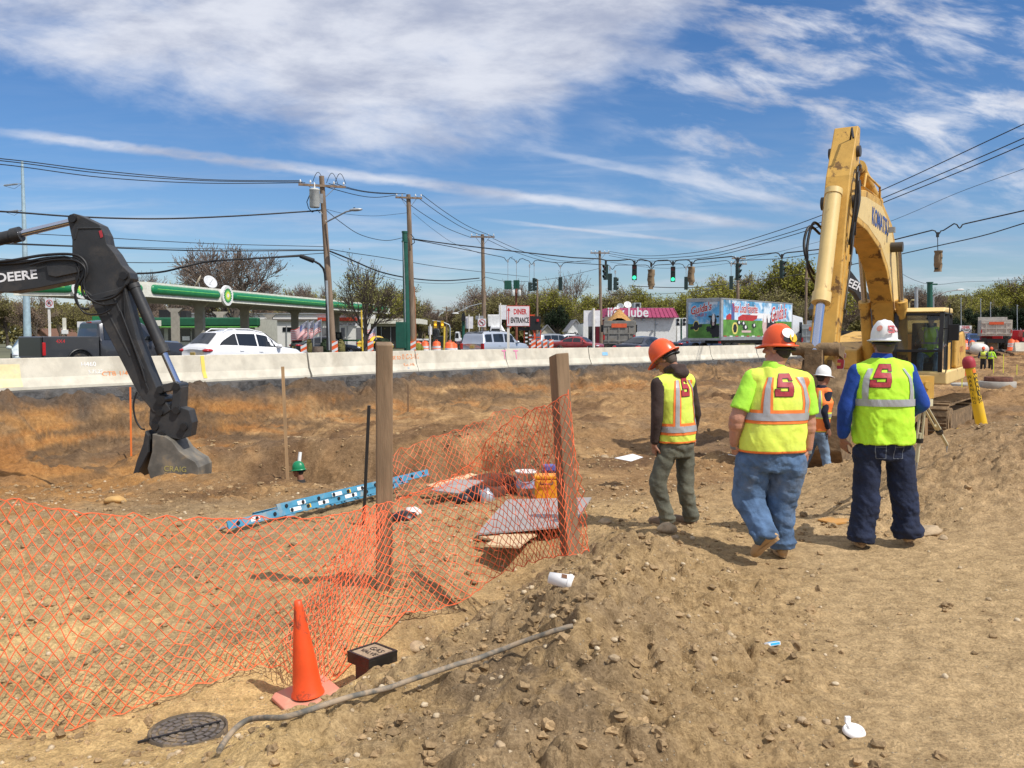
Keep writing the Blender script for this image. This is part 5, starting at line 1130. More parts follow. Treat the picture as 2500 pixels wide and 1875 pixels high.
def gband(P,Q,nn,f0,f1,cap0=True,cap1=True):
 """rounded green band standing proud of the fascia"""
 d=Q-P;a=P+d*f0;b=P+d*f1;L=(b-a).length;u=(b-a).normalized();prof=[]
 zc=(zt+zb)/2+.03;rr=.33
 mb=MB();vs=[];K=10;E=4
 for e,(pt,sgn)in enumerate(((a,1),(b,-1))):pass
 sts=[]
 for q in range(E):sts.append((a+u*(.33*(1-math.cos(math.pi/2*q/E))),math.sin(math.pi/2*(q+.35)/(E+.35))))
 sts.append((a+u*.4,1));sts.append((b-u*.4,1))
 for q in reversed(range(E)):sts.append((b-u*(.33*(1-math.cos(math.pi/2*q/E))),math.sin(math.pi/2*(q+.35)/(E+.35))))
 for c_,s_ in sts:
  for k in range(K+1):
   t_=math.pi*k/K;vs.append(c_+ZUP*(zc+rr*math.cos(t_)*s_)+nn*(.20*math.sin(t_)*s_+.005))
 mb.smooth=True;mb.add(vs,[(i*(K+1)+k,(i+1)*(K+1)+k,(i+1)*(K+1)+k+1,i*(K+1)+k+1)for i in range(len(sts)-1)for k in range(K)])
 ob=mb.build('green_band',m_bpg,root)
 mb=MB();mb.tube([a+u*.45+ZUP*(zc+.03)+nn*.19,b-u*.45+ZUP*(zc+.03)+nn*.19],.03,6);mb.build('light_tube',m_bpl,ob)
uR=(Rc-Cc).normalized();nR=Vector((uR.y,-uR.x,0));uL=(Lc-Cc).normalized();nL=Vector((-uL.y,uL.x,0))
gband(Cc,Rc,nR,.01,.193);gband(Cc,Rc,nR,.232,.985);gband(Cc,Lc,nL,.03,.40);gband(Cc,Lc,nL,.56,.97)
def badge(c,u,nn,R_):
 g=thing('badge',c,None,None);attach(g,root);up=ZUP
 mb=MB();n=32;mb.cyl(c,c+nn*.18,R_,R_*.97,n);mb.build('badge_disc',m_white,g)
 def star(r1,r2,k,mat,off,nm):
  m_=MB();pts=[]
  for i in range(k*2):
   a_=math.pi*i/k;r_=r1 if i%2==0 else r2;pts.append(c+u*(r_*math.cos(a_))+up*(r_*math.sin(a_))+nn*(.19+off))
  m_.add(pts+[c+nn*(.19+off)],[(i,(i+1)%(2*k),2*k)for i in range(2*k)]);m_.build(nm,mat,g)
 star(R_*.78,R_*.62,18,m_bpg,.0,'outer_petals');star(R_*.60,R_*.46,18,m_bpl,.006,'middle_petals');star(R_*.44,R_*.30,18,m_yell,.012,'inner_petals');star(R_*.22,R_*.16,18,m_white,.018,'centre_petals')
badge(Cc.lerp(Rc,.213)+ZUP*((zt+zb)/2+.02),uR,nR,.80);badge(Cc.lerp(Lc,.48)+ZUP*((zt+zb)/2+.03),-uL,nL,.72)
for i,(px,D)in enumerate(((490,68),(599,78),(721,90),(822,101),(430,84),(540,96),(660,108))):
 b_=Vector((WX(px,D),D,ROAD_Z));mb=MB();mb.box(b_+ZUP*2.05,(.66,.5,4.1));mb.prism([(-.33,0),(.33,0),(.8,.42),(-.8,.42)],b_+ZUP*3.7,(1,0,0),ZUP,.48);mb.build('column',M('canopy_column',(.33,.30,.25),.7),root)
for px,D,lab in((727,88,'dark petrol pump by the third column'),(825,97,'dark red petrol pump behind the leaning pole'),(600,80,'petrol pump at the second column')):
 b_=Vector((WX(px,D),D,ROAD_Z));pr=thing('petrol_pump',b_,lab,'petrol pump','petrol pumps under the canopy');mb=MB();mb.box(b_+ZUP*.95,(.9,.5,1.9));mb.build('cabinet',m_black,pr,bevel=.04);mb=MB();mb.box(b_+Vector((0,-.26,1.5)),(.6,.03,.4));mb.build('display',m_glass_d,pr);mb=MB();mb.tube([b_+Vector((.46,0,1.5)),b_+Vector((.62,0,.9)),b_+Vector((.5,0,.5)),b_+Vector((.46,0,1.0))],.03,5);mb.build('hose',m_black,pr)
# dishes on the canopy roof
def dish(px,py,D,r,label,mat=m_white,yaw=.4):
 c=W(px,py,D);root_=thing('satellite_dish',c,label,'satellite dish');f=Vector((math.sin(yaw),-math.cos(yaw),.55)).normalized()
 mb=MB();mb.lathe([(r*q/6,r*.22*(q/6)**2)for q in range(7)],c,20,f);d_=mb.build('reflector',mat,root_);so=d_.modifiers.new('t','SOLIDIFY');so.thickness=.03
 mb=MB();mb.tube([c,c-ZUP*r*1.3-f*.2],.05,6);mb.tube([c-f.cross(Vector((1,0,0)))*r*.8,c+f*r*.9],.02,5);mb.build('support_arm',m_steel,root_)
dish(512,690,80,.66,'large satellite dish on the canopy roof facing right',mat=M('dish_grey',(.50,.51,.52),.6),yaw=.9)
dish(485,690,80,.7,'satellite dish on the canopy roof turned away, left of the large one',M('dish_tan',(.45,.38,.28),.7),-1.2)
# store with green fascia
D=92
def bx(px0,px1,py0,py1,D,dep,nm,mat,par,z0=None,yo=0.0,bevel=0):
 a=W(px0,py0,D+yo);b_=W(px1,py1,D+yo);zb_=b_.z if z0 is None else z0
 mb=MB();mb.box(((a.x+b_.x)/2,D+yo+dep/2,(a.z+zb_)/2),(b_.x-a.x,dep,a.z-zb_));return mb.build(nm,mat,par,bevel=bevel)
st_=thing('station_shop',Vector((WX(480,D),D,ROAD_Z)),'petrol station shop with a dark green band over dark windows','shop')
bx(338,622,778,840,D,9,'wall',M('shop_wall',(.42,.42,.36),.8),st_,ROAD_Z,.6);bx(330,631,775,797,D,.8,'green_fascia',m_bpd,st_,None,-.5,.15);bx(330,628,797,799,D,.8,'light_green_trim',m_bpl,st_,None,-.45)
for a,b_ in((410,465),(468,485),(487,530),(533,560),(362,400)):bx(a,b_,803,834,D,.1,'window',m_glass_d,st_,None,.54)
bx(360,391,782,796,D,.3,'price_board',m_can,st_,None,-.9);bx(388,408,756,775,D,1.5,'roof_unit',m_black,st_,None,2);bx(440,455,759,775,D,1.5,'roof_unit',m_trim,st_,None,3)
bx(445,463,821,831,D,.05,'poster',m_white,st_,None,.48)
# forecourt cabin at the left
cb=thing('forecourt_cabin',Vector((WX(196,70),70,ROAD_Z)),'small pale cabin with green roof trim at the left under the canopy','cabin');bx(188,262,786,838,70,3,'wall',m_can,cb,ROAD_Z);bx(225,245,772,783,70,.4,'green_trim',m_bpg,cb,None,-.3);bx(188,208,785,799,70,.2,'sign_board',m_sw,cb,None,-.35)
kk=thing('price_pylon',Vector((WX(156,66),66,ROAD_Z)),'narrow cream pylon left of the pickup cab','sign');bx(152,160,776,838,66,.2,'board',m_can,kk,ROAD_Z);bx(150,162,805,815,66,.3,'panel',m_letter_w,kk,None,-.1);bx(153,159,817,835,66,.3,'panel',M('mark_brown',(.2,.15,.12),.7),kk,None,-.1)
# white flat building with workshop bays
D=118;wb=thing('workshop_building',Vector((WX(760,D),D,ROAD_Z)),'long whitewashed workshop building with red awnings behind the flags','building')
bx(455,905,766,848,D,14,'wall',m_brickw,wb,ROAD_Z);bx(455,905,764,767,D,.4,'parapet',m_steel,wb,None,-.2);bx(630,905,779,784,D,.5,'beam',M('brown_band',(.13,.11,.09),.8),wb,None,-.3)
for a,b_ in((632,654),(690,712)):bx(a,b_,799,810,D,.1,'window',m_glass_d,wb,None,-.06)
for a,b_ in((775,794),(826,870)):bx(a,b_,775,783,D,.8,'awning',M('awning_red',(.45,.05,.02),.7),wb,None,-1.0)
for a,b_ in((780,800),(832,842),(870,882)):bx(a,b_,800,846,D,.1,'doorway',M('door_grey',(.16,.16,.17),.7),wb,ROAD_Z,-.06)
for a in(698,846):bx(a,a+3,796,846,D,.1,'drainpipe',m_steel,wb,ROAD_Z,-.12)
pn_=bx(825,872,788,796,D,.1,'sign_panel',m_sw,wb,None,-.15);cpt=W(848,792,D-.2);text_mesh('AUTO SALES',.38,frame(cpt,(1,0,0),ZUP),m_letter_k,'lettering',pn_)
bx(824,906,829,833,100,.15,'rail',m_bpg,thing('low_fence',Vector((WX(865,100),100,ROAD_Z)),'low green rail with grey panel before the white workshop','fence'));
# modern glazed diner
D=105;dn=thing('glazed_building',Vector((WX(960,D),D,ROAD_Z)),'flat roofed glazed building with a thick white roof edge behind the green mast','building')
bx(905,1000,788,848,D,8,'dark_wall',M('dark_brown_wall',(.035,.03,.026),.5),dn,ROAD_Z,1);bx(893,1024,778,790,D,10,'roof_slab',m_can,dn);bx(905,975,791,797,D,.3,'header',M('stone_header',(.4,.37,.3),.8),dn,None,.7)
for px in(930,953,985):bx(px,px+1.6,797,846,D,.15,'mullion',m_steel,dn,ROAD_Z,.8)
# white and blue posters outside
# flags
m_fr=M('flag_red',(.58,.08,.06),.8);m_fb=M('flag_blue',(.06,.09,.24),.8);m_fw=M('flag_white',(.75,.73,.74),.8)
def flag(px,pyt,D,label,L=2.6,Hh=1.45,flip=-1,droop=.75):
 b_=Vector((WX(px,D),D,ROAD_Z));t_=W(px,pyt,D);rt=thing('flag',b_,label,'flag','flags in the wind by the canopy');mb=MB();mb.cyl(b_,t_,.035,n=8);mb.build('flagpole',m_steel,rt)
 def S(u,v):return t_+Vector((flip*u*L*.80,.22*math.sin(u*7+v),-.05-v*Hh-droop*u*L*.62+.1*math.sin(u*8)))
 nu,nv=18,13;parts={0:MB(),1:MB(),2:MB()}
 for m_ in parts.values():m_.smooth=True
 for i in range(nu):
  for j in range(nv):
   k=2 if(i<nu*.4 and j<7)else(0 if j%2==0 else 1)
   parts[k].add([S((i+a)/nu,(j+b2)/nv)for a,b2 in((0,0),(1,0),(1,1),(0,1))],[(0,1,2,3)])
 parts[1].build('white_stripes',m_fw,rt);parts[0].build('red_stripes',m_fr,rt);cn=parts[2].build('canton',m_fb,rt)
 m_=MB()
 for i in range(6):
  for j in range(5):c_=S((.035+i*.06),.05+j*.105)+Vector((0,-.03,0));m_.add([c_+Vector((.04,0,0)),c_+Vector((0,0,.04)),c_+Vector((-.04,0,0)),c_+Vector((0,0,-.04))],[(0,1,2,3)])
 m_.build('stars',m_fw,cn);return rt
flag(752,782,58,'United States flag, leftmost of the three flying left by the leaning pole',1.5,.75);flag(766,781,60,'United States flag, middle of the three flying left',1.5,.8);flag(784,779,62,'United States flag, rightmost of the three flying left',1.6,.85);flag(918,797,72,'United States flag low behind the budding tree',1.3,.8,-1,.35)
# ================= lube shop =================
m_purp=M('magenta_metal_roof',(.30,.035,.10),.45,var=.15,stretch=(1,1,1));D=95
lb=thing('lube_shop',Vector((WX(1560,D),D,ROAD_Z)),'white brick oil change shop with a magenta seamed metal roof','shop')
bx(1484,1650,775,846,D,12,'wall',m_brickw,lb,ROAD_Z);bx(1455,1484,780,846,D,12,'red_wall',M('red_wall',(.28,.02,.03),.6),lb,ROAD_Z,.6);bx(1434,1462,786,846,D,10,'bay_opening',M('bay_dark',(.02,.02,.022),.8),lb,ROAD_Z,.9)
bx(1424,1436,790,846,D,8,'white_pier',m_brickw,lb,ROAD_Z,.4)
def hip(pxs,D,nm,y0=0.0):
 a,b_,c_,d_=[W(px,py,D+yo)for(px,py,yo)in pxs];mb=MB();th_=Vector((0,.12,-.05));mb.add([a,b_,c_,d_]+[p+th_ for p in(a,b_,c_,d_)],[(0,1,2,3),(7,6,5,4),(0,4,5,1),(1,5,6,2),(2,6,7,3),(3,7,4,0)]);ob=mb.build(nm,m_purp,lb)
 n=max(4,int((b_-a).length/.45));mb=MB()
 for k in range(n+1):p=a.lerp(b_,k/n);q=d_.lerp(c_,k/n);mb.tube([p+Vector((0,-.03,.02)),q+Vector((0,-.03,.02))],.04,4)
 mb.build('standing_seams',m_purp,ob)
hip([(1478,775,-.7),(1657,775,-.7),(1644,752,.6),(1486,752,.6)],D,'metal_roof');hip([(1424,784,3),(1478,775,-.7),(1486,752,.6),(1440,760,4)],D,'metal_roof')
bx(1484,1646,751.5,754,D,12,'roof_deck',m_steel,lb,None,.7)
c_=W(1533,763,D-.75);text_mesh('jiffy lube',1.5,frame(c_,(1,0,0),ZUP),m_letter_w,'lettering',lb,sx=.88,bold=.02,ext=.05)
mb=MB();cl=W(1504,762,D-.8);mb.cyl(cl,cl+Vector((0,-.06,0)),.42,n=24);lg=mb.build('logo_disc',m_letter_w,lb);mb=MB();mb.tube([cl+Vector((.28*math.cos(a_),-.08,.28*math.sin(a_)))for a_ in[0.6+k*.4 for k in range(13)]],.05,5);mb.tube([cl+Vector((.1,-.08,-.3)),cl+Vector((.1,-.08,.25)),cl+Vector((.28,-.08,.3))],.05,5);mb.build('logo_mark',m_red,lg)
bx(1548,1565,739,752,D,1.6,'air_unit',m_steel,lb,None,2);bx(1553,1562,741,751,D,.1,'air_unit_grille',m_black,lb,None,1.9)
dish(1532,745,96,.42,'round white satellite dish on the magenta roof',yaw=.1);dish(1514,749,97,.4,'grey satellite dish left of the round white one on the magenta roof',m_steel,-.3)
for px,py,w_,h_ in((1568,778,6,5),(1600,790,5,3),(1593,805,4,4)):bx(px,px+w_,py,py+h_,D,.25,'wall_box',m_steel,lb,None,-.25)
bx(1599.5,1600.7,778,820,D,.1,'conduit',m_steel,lb,None,-.1);bx(1654,1690,777,846,D,8,'rear_annex',m_white,thing('white_annex',Vector((WX(1670,97),97,ROAD_Z)),'plain white shed between the lube shop and the milk trailer','shed'),ROAD_Z,2)
# small gabled house
def house(px0,px1,py_eave,py_ridge,D,label,wall,roofm,dep=9,gable_front=True):
 a=W(px0,py_eave,D);b_=W(px1,py_eave,D);wd=b_.x-a.x;zr=W(px0,py_ridge,D).z;rt=thing('small_house',Vector(((a.x+b_.x)/2,D,ROAD_Z)),label,'house');cx=(a.x+b_.x)/2
 mb=MB();
 if gable_front:mb.prism([(-wd/2,0),(wd/2,0),(wd/2,a.z-ROAD_Z),(0,zr-ROAD_Z-.1),(-wd/2,a.z-ROAD_Z)],(cx,D+dep/2,ROAD_Z),(1,0,0),ZUP,dep)
 else:mb.box((cx,D+dep/2,(a.z+ROAD_Z)/2),(wd,dep,a.z-ROAD_Z))
 mb.build('wall',wall,rt);mb=MB();o=.35
 if gable_front:
  for s in(-1,1):
   sl=math.atan2(zr-a.z,wd/2);L2=math.hypot(wd/2,zr-a.z)+o;mb.box((cx+s*(L2/2)*math.cos(sl),D+dep/2,zr-(L2/2)*math.sin(sl)+.05),(L2,dep+.6,.12),Matrix.Rotation(s*sl,3,'Y'))
 else:mb.prism([(-o,a.z),(dep/2,zr),(dep+o,a.z),(dep/2,zr+.2)],(cx,D,0),(0,1,0),ZUP,wd+.6)
 mb.build('roof',roofm,rt)
 for f in((.3,.62)if gable_front else(.15,.4,.65,.85)):
  mb=MB();x=a.x+wd*f;mb.box((x,D-.02,ROAD_Z+(a.z-ROAD_Z)*.58),(.85,.1,1.1));wn=mb.build('window',m_glass_d,rt);mb=MB();mb.box((x,D-.05,ROAD_Z+(a.z-ROAD_Z)*.58+.6),(1.05,.08,.1));mb.box((x,D-.05,ROAD_Z+(a.z-ROAD_Z)*.58-.6),(1.05,.08,.1));mb.box((x-.48,D-.05,ROAD_Z+(a.z-ROAD_Z)*.58),(.1,.08,1.1));mb.box((x+.48,D-.05,ROAD_Z+(a.z-ROAD_Z)*.58),(.1,.08,1.1));mb.build('window_frame',m_white,wn)
 return rt
m_shingle=M('grey_shingle',(.26,.26,.27),.9,var=.2,vscale=6);
house(1386,1426,806,781,118,'small white house with a gable toward us, left of the lube shop',m_white,m_shingle)
house(1320,1352,812,794,125,'low pale house behind the red sedan',M('cream_siding',(.55,.5,.4),.8),m_shingle,8,True)
house(2484,2560,815,802,170,'grey bungalow at the right edge behind the cars',M('grey_siding',(.35,.37,.4),.8),m_shingle,9,False)
house(76,122,824,803,130,'brown roofed low house among the trees behind the pickup',M('brown_siding',(.20,.12,.08),.8),M('brown_shingle',(.16,.08,.05),.9),9,True)

# ================= drums, channelizers, sign trailer =================
def drum(px,py_b,D,h,label,grp='orange traffic drums'):
 b_=Vector((WX(px,D),D,ROAD_Z));rt=thing('traffic_drum',b_,label,'traffic drum',grp);r=h*.31
 mb=MB();mb.lathe([(0,0),(r*1.25,0),(r*1.25,.06),(r,.08),(r,h*.30),(r*.94,h*.31),(r*.94,h*.5),(r*.9,h*.51),(r*.9,h*.7),(r*.85,h*.71),(r*.85,h*.88),(r*.6,h*.97),(0,h)],b_,18);mb.build('drum_body',m_orange,rt)
 for z0,z1,rr in((.335,.47,.955),(.53,.67,.915)):
  mb=MB();mb.lathe([(r*rr,h*z0),(r*rr,h*z1)],b_,18);mb.build('reflective_band',m_white_refl,rt)
 mb=MB();mb.tube([b_+Vector((-.08,0,h*.96)),b_+Vector((-.06,0,h*1.07)),b_+Vector((.06,0,h*1.07)),b_+Vector((.08,0,h*.96))],.02,5);mb.build('handle',m_orange,rt);return rt
for px,D,h,lab in((1038,66,1.1,'orange drum left of the white narrow sign'),(1066,66,1.1,'orange drum between the white narrow sign and the yellow pole'),(1099,52,1.15,'big orange drum just left of the silver SUV'),(1107,60,1.0,'orange drum half hidden behind the big one left of the silver SUV'),(1021,75,1.0,'small orange drum beside the green hedge'),(2337,94,1.05,'tall orange drum left of the right-hand diner board'),(2355,96,1.0,'orange drum below the right-hand diner board'),(2372,95,1.0,'orange drum right of the right-hand diner board post'),(2468,88,1.15,'orange drum at the right rear corner of the far dump truck'),(2480,96,1.0,'orange drum beside the red tractor unit')):
 drum(px,0,D,h,lab)
def channelizer(px,D,h,label):
 b_=Vector((WX(px,D),D,ROAD_Z));rt=thing('channelizer',b_,label,'striped marker','striped orange and white channelizers');wd=.30
 mb=MB();mb.box(b_+ZUP*.04,(.5,.5,.08));mb.build('base',m_rubber,rt);mb=MB();mb.box(b_+ZUP*(h/2+.08),(wd,.06,h));bd=mb.build('panel',m_orange,rt)
 mb=MB();
 for k in range(3):
  z=.25+k*h*.30;mb.add([b_+Vector((-wd/2,-.034,z)),b_+Vector((wd/2,-.034,z+.16)),b_+Vector((wd/2,-.034,z+.30)),b_+Vector((-wd/2,-.034,z+.14))],[(0,1,2,3)])
 mb.build('white_stripes',m_white_refl,bd)
for px,D,h,lab in((742,44,.95,'striped marker above the nose of the white SUV'),(818,46,1.15,'striped marker right of the leaning pole foot'),(905,47,1.15,'striped marker hidden partly by the first timber post'),(1009,50,1.1,'striped marker at the foot of the tall second pole'),(1302,62,1.15,'striped marker first left of four by the orange trailer'),(1316,63,1.15,'striped marker second of four by the orange trailer'),(1331,64,1.15,'striped marker third of four by the orange trailer'),(1346,65,1.15,'striped marker fourth of four by the orange trailer, under the red sedan')):channelizer(px,D,h,lab)
# yellow pole, white rail
mb=MB();D=58;mb.cyl(Vector((WX(1084,D),D,ROAD_Z)),W(1085,797,D),.07,n=10);mb.build('yellow_pole',M('yellow_pole',(.70,.48,.05),.5),origin=Vector((WX(1084,D),D,ROAD_Z)),label='slim yellow pole between two orange drums left of the silver SUV',cat='pole')
mb=MB();mb.cyl(Vector((WX(886,60),60,ROAD_Z)),W(882,757,60),.06,n=10);mb.build('yellow_pole',M('yellow_pole',(.70,.48,.05),.5),origin=Vector((WX(886,60),60,ROAD_Z)),label='yellow guy-wire guard pole in front of the budding tree trunk',cat='pole')
rl=thing('white_rail',Vector((WX(1030,70),70,ROAD_Z)),'white horizontal rail fence right of the tall pole','fence');bx(1013,1050,827,831,70,.08,'rail',m_white,rl);bx(1013,1048,838,842,70,.08,'rail',m_white,rl)
for px in(1015,1032,1047):bx(px,px+2,827,846,70,.1,'post',m_white,rl,ROAD_Z)
D=66;tr=thing('sign_trailer',Vector((WX(1310,D),D,ROAD_Z)),'orange trailer frame carrying two black message boards','sign trailer');m_of=M('orange_steel',(.65,.08,.025),.5,dirt=(.3,.12,.06),damt=.5)
bx(1266,1304,799,807,D,.2,'message_board',m_black,tr);bx(1293,1320,772,806,D,.15,'message_board',m_black,tr,None,-.3)
lt=bx(1310,1316,779,785,D,.05,'red_panel',m_tail,tr,None,-.4)
for px,a,b_ in((1304,770,846),(1280,800,846),(1307,800,846),(1320,806,846)):bx(px-1.2,px+1.2,a,b_,D,.12,'frame_post',m_of,tr,ROAD_Z,.1)
bx(1276,1322,843,846,D,.3,'frame_rail',m_of,tr);bx(1278,1322,822,825,D,.1,'frame_rail',m_of,tr,None,.1);bx(1293,1306,768,771,D,.12,'frame_rail',m_of,tr,None,.1)
mb=MB();c_=W(1271,822,D);mb.lathe([(1.0,-.2),(1.12,-.2),(1.12,.2),(1.0,.2),(1.0,-.2)],c_,24,(0,1,0));mb.build('cable_reel',m_of,tr)
for k in range(6):bx(1282+(k%2)*10,1288+(k%2)*10,812+k*5,815.5+k*5,D,.25,'stacked_plate',m_white_refl,tr,None,-.2)
# distant spill: second trailer and far concrete blocks by the right-hand crossing
for i,(px,D,w_)in enumerate(((2385,92,30),(2420,98,26),(2505,86,60))):
 wm=w_/F*D;mb=MB();mb.prism([(-.3,0),(.3,0),(.1,.85),(-.1,.85)],(WX(px,D),D,ROAD_Z),(0,1,0),ZUP,wm);mb.build('barrier_segment',m_conc,label=['pale barrier block left of the far dump truck','short barrier block hidden by the far dump truck wheels','barrier block at the right edge beyond the orange drum'][i],cat='barrier')
mb=MB();c_=Vector((WX(2390,88),88,ROAD_Z));mb.ball(c_+ZUP*.15,(.95,.6,.62),16,10);mb.build('plastic_sheet_pile',M('plastic_sheet',(.62,.60,.56),.5),origin=c_,label='pile covered in pale plastic sheet left of the far dump truck',cat='pile')
# ================= trees =================
m_bark=M('bark',(.10,.080,.062),.95,var=.3,vscale=6,stretch=(1,1,.3));m_twig=M('twig',(.17,.13,.105),.95,var=.2)
def leaf_mat(name,a,b_,tr=.25):
 m=bpy.data.materials.new(name);m.use_nodes=True;t=NT(m.node_tree);b=t.n['Principled BSDF'];b.inputs['Roughness'].default_value=.7;b.inputs['Specular IOR Level'].default_value=.2
 gi=t.n.new('ShaderNodeNewGeometry');oi=t.n.new('ShaderNodeObjectInfo')
 v=t.math('ADD',t.math('MULTIPLY',gi.outputs['Random Per Island'],.8),t.math('MULTIPLY',oi.outputs['Random'],.35))
 t.l.new(t.mix(v,rgb(a),rgb(b_)),b.inputs['Base Color'])
 tl=t.n.new('ShaderNodeBsdfTranslucent');t.l.new(t.mix(v,rgb(a),rgb(b_)),tl.inputs[0]);ms=t.n.new('ShaderNodeMixShader');ms.inputs[0].default_value=tr
 o=t.n['Material Output'];t.l.new(b.outputs[0],ms.inputs[1]);t.l.new(tl.outputs[0],ms.inputs[2]);t.l.new(ms.outputs[0],o.inputs[0]);return m
m_lf_bud=leaf_mat('budding_leaf',(.30,.29,.10),(.42,.41,.14));m_lf_yel=leaf_mat('spring_leaf',(.17,.17,.03),(.40,.38,.07));m_lf_olive=leaf_mat('olive_leaf',(.15,.135,.055),(.31,.275,.10));m_lf_brown=leaf_mat('brown_bud',(.17,.12,.08),(.32,.23,.16));m_lf_dark=leaf_mat('dark_evergreen_leaf',(.010,.022,.012),(.04,.06,.025),.1)
def make_tree(seed,Hh,spread,kind,nleaf,trunk_r,leafsz,lmat,depth=6,droop=0.0,base_frac=.2,spl=3):
 r=random.Random(seed);tb=MB();tw=MB();ends=[]
 def grow(p,d,L,rad,lv):
  n=3;pts=[p];cur=p.copy();dd=d.copy()
  for i in range(n):
   dd=(dd+Vector((r.uniform(-1,1),r.uniform(-1,1),r.uniform(-.5,.8)-droop*(lv>2)))*(.13 if lv>0 else .05)).normalized();cur=cur+dd*L/n;pts.append(cur.copy())
  rr=[max(rad*(1-.38*i/n),.017 if lv>3 else .02)for i in range(n+1)]
  (tb if lv<3 else tw).tube(pts,rr,8 if lv==0 else(6 if lv==1 else(4 if lv<4 else 3)),cap=False)
  if lv>=depth-2:ends.extend(pts[1:])
  if lv>=depth:return
  k=spl if lv else spl+2
  for j in range(k):
   t_=1.0 if j==0 else r.uniform(.45,1.0);o=pts[0].lerp(pts[-1],t_)if lv==0 else pts[min(n,int(t_*n)+(0 if t_<1 else 0))]
   if lv==0 and j>0:o=pts[0].lerp(pts[-1],r.uniform(.6,1.0))
   a_=r.uniform(0,6.283);tilt=(r.uniform(.35,.75)if j else r.uniform(.0,.25))*spread;q=dd.orthogonal().normalized();q2=dd.cross(q)
   nd=(dd*math.cos(tilt)+(q*math.cos(a_)+q2*math.sin(a_))*math.sin(tilt)+ZUP*.10).normalized()
   grow(o,nd,L*r.uniform(.66,.86),rad*(.62 if j==0 else .46),lv+1)
 grow(Vector((0,0,0)),ZUP.copy(),Hh*base_frac,trunk_r,0)
 zmax=max(v[2]for v in tw.v);k=Hh/zmax
 for m_ in(tb,tw):m_.v=[(v[0]*k,v[1]*k,v[2]*k)for v in m_.v]
 me_t=tb.mesh('trunk',m_bark)
# crown: twigs and leaf flecks
 rn=np.random.default_rng(seed);E=np.array([tuple(e*k)for e in ends]);verts=[];faces=[]
 if nleaf:
  idx=rn.integers(0,len(E),nleaf);c=E[idx]+rn.normal(0,.028*Hh,(nleaf,3))*np.array([1,1,.8]);c[:,2]=np.maximum(c[:,2],Hh*.06)
  u=rn.normal(size=(nleaf,3));u/=np.linalg.norm(u,axis=1)[:,None];v=np.cross(u,rn.normal(size=(nleaf,3)));v/=np.linalg.norm(v,axis=1)[:,None]
  s=leafsz*(.5+rn.random(nleaf))[:,None];q=np.stack([c-u*s,c-v*s*.6,c+u*s,c+v*s*.6],1).reshape(-1,3)
  base=len(tw.v);tw.v.extend(map(tuple,q));tw.f.extend([(base+4*i,base+4*i+1,base+4*i+2,base+4*i+3)for i in range(nleaf)]);tw.m.extend([1]*nleaf);tw.sm.extend([False]*nleaf)
 me_c=tw.mesh('crown',[m_twig,lmat]);return me_t,me_c
PROTO={'bare':[make_tree(1,12,1.1,'bare',5000,.32,.06,m_lf_brown,7),make_tree(22,12,1.15,'bare',2600,.32,.07,m_lf_brown,6)],'bud':[make_tree(s,10,.85,'bud',3800,.20,.07,m_lf_bud,6)for s in(3,)],'yellow':[make_tree(s,12,1.1,'y',9500,.26,.14,m_lf_yel,6)for s in(5,6)],'olive':[make_tree(s,12,1.1,'o',8500,.26,.14,m_lf_olive,6)for s in(8,9)],'brown':[make_tree(s,12,1.05,'b',6000,.26,.10,m_lf_brown,6)for s in(10,12)],'dark':[make_tree(s,11,.7,'d',15000,.25,.16,m_lf_dark,5,0,.12)for s in(14,)],}
HP={'bare':12,'bud':10,'yellow':12,'olive':12,'brown':12,'dark':11}
NAMES={'bare':'bare_tree','bud':'budding_tree','yellow':'spring_green_tree','olive':'olive_green_tree','brown':'brown_budding_tree','dark':'dark_evergreen'}
tr_i=[0]
def tree(kind,px,py_top,D,label,wide=1.0,group=None,z0=.1):
 i=tr_i[0];tr_i[0]+=1;P=PROTO[kind];me_t,me_c=P[i%len(P)];Ht=W(px,py_top,D).z-z0;s=Ht/HP[kind]
 rt=thing(NAMES[kind],(WX(px,D),D,z0),label,'tree',group,rz=i*2.4);rt.scale=(s*wide,s*wide,s)
 for nm,me in(('trunk',me_t),('crown',me_c)):o=bpy.data.objects.new(nm,me);C.objects.link(o);attach(o,rt,False)
 return rt
tree('bare',580,583,105,'big round bare tree behind the canopy roof',1.25)
tree('bud',893,618,62,'slender budding tree behind the leaning pole, pale green flecks',.95)
tree('bare',302,655,120,'bare twiggy tree behind the black digger arm',1.0)
tree('yellow',480,676,150,'yellow-green tree top peeping over the canopy left of the dishes',1.0)
R_=random.Random(4)
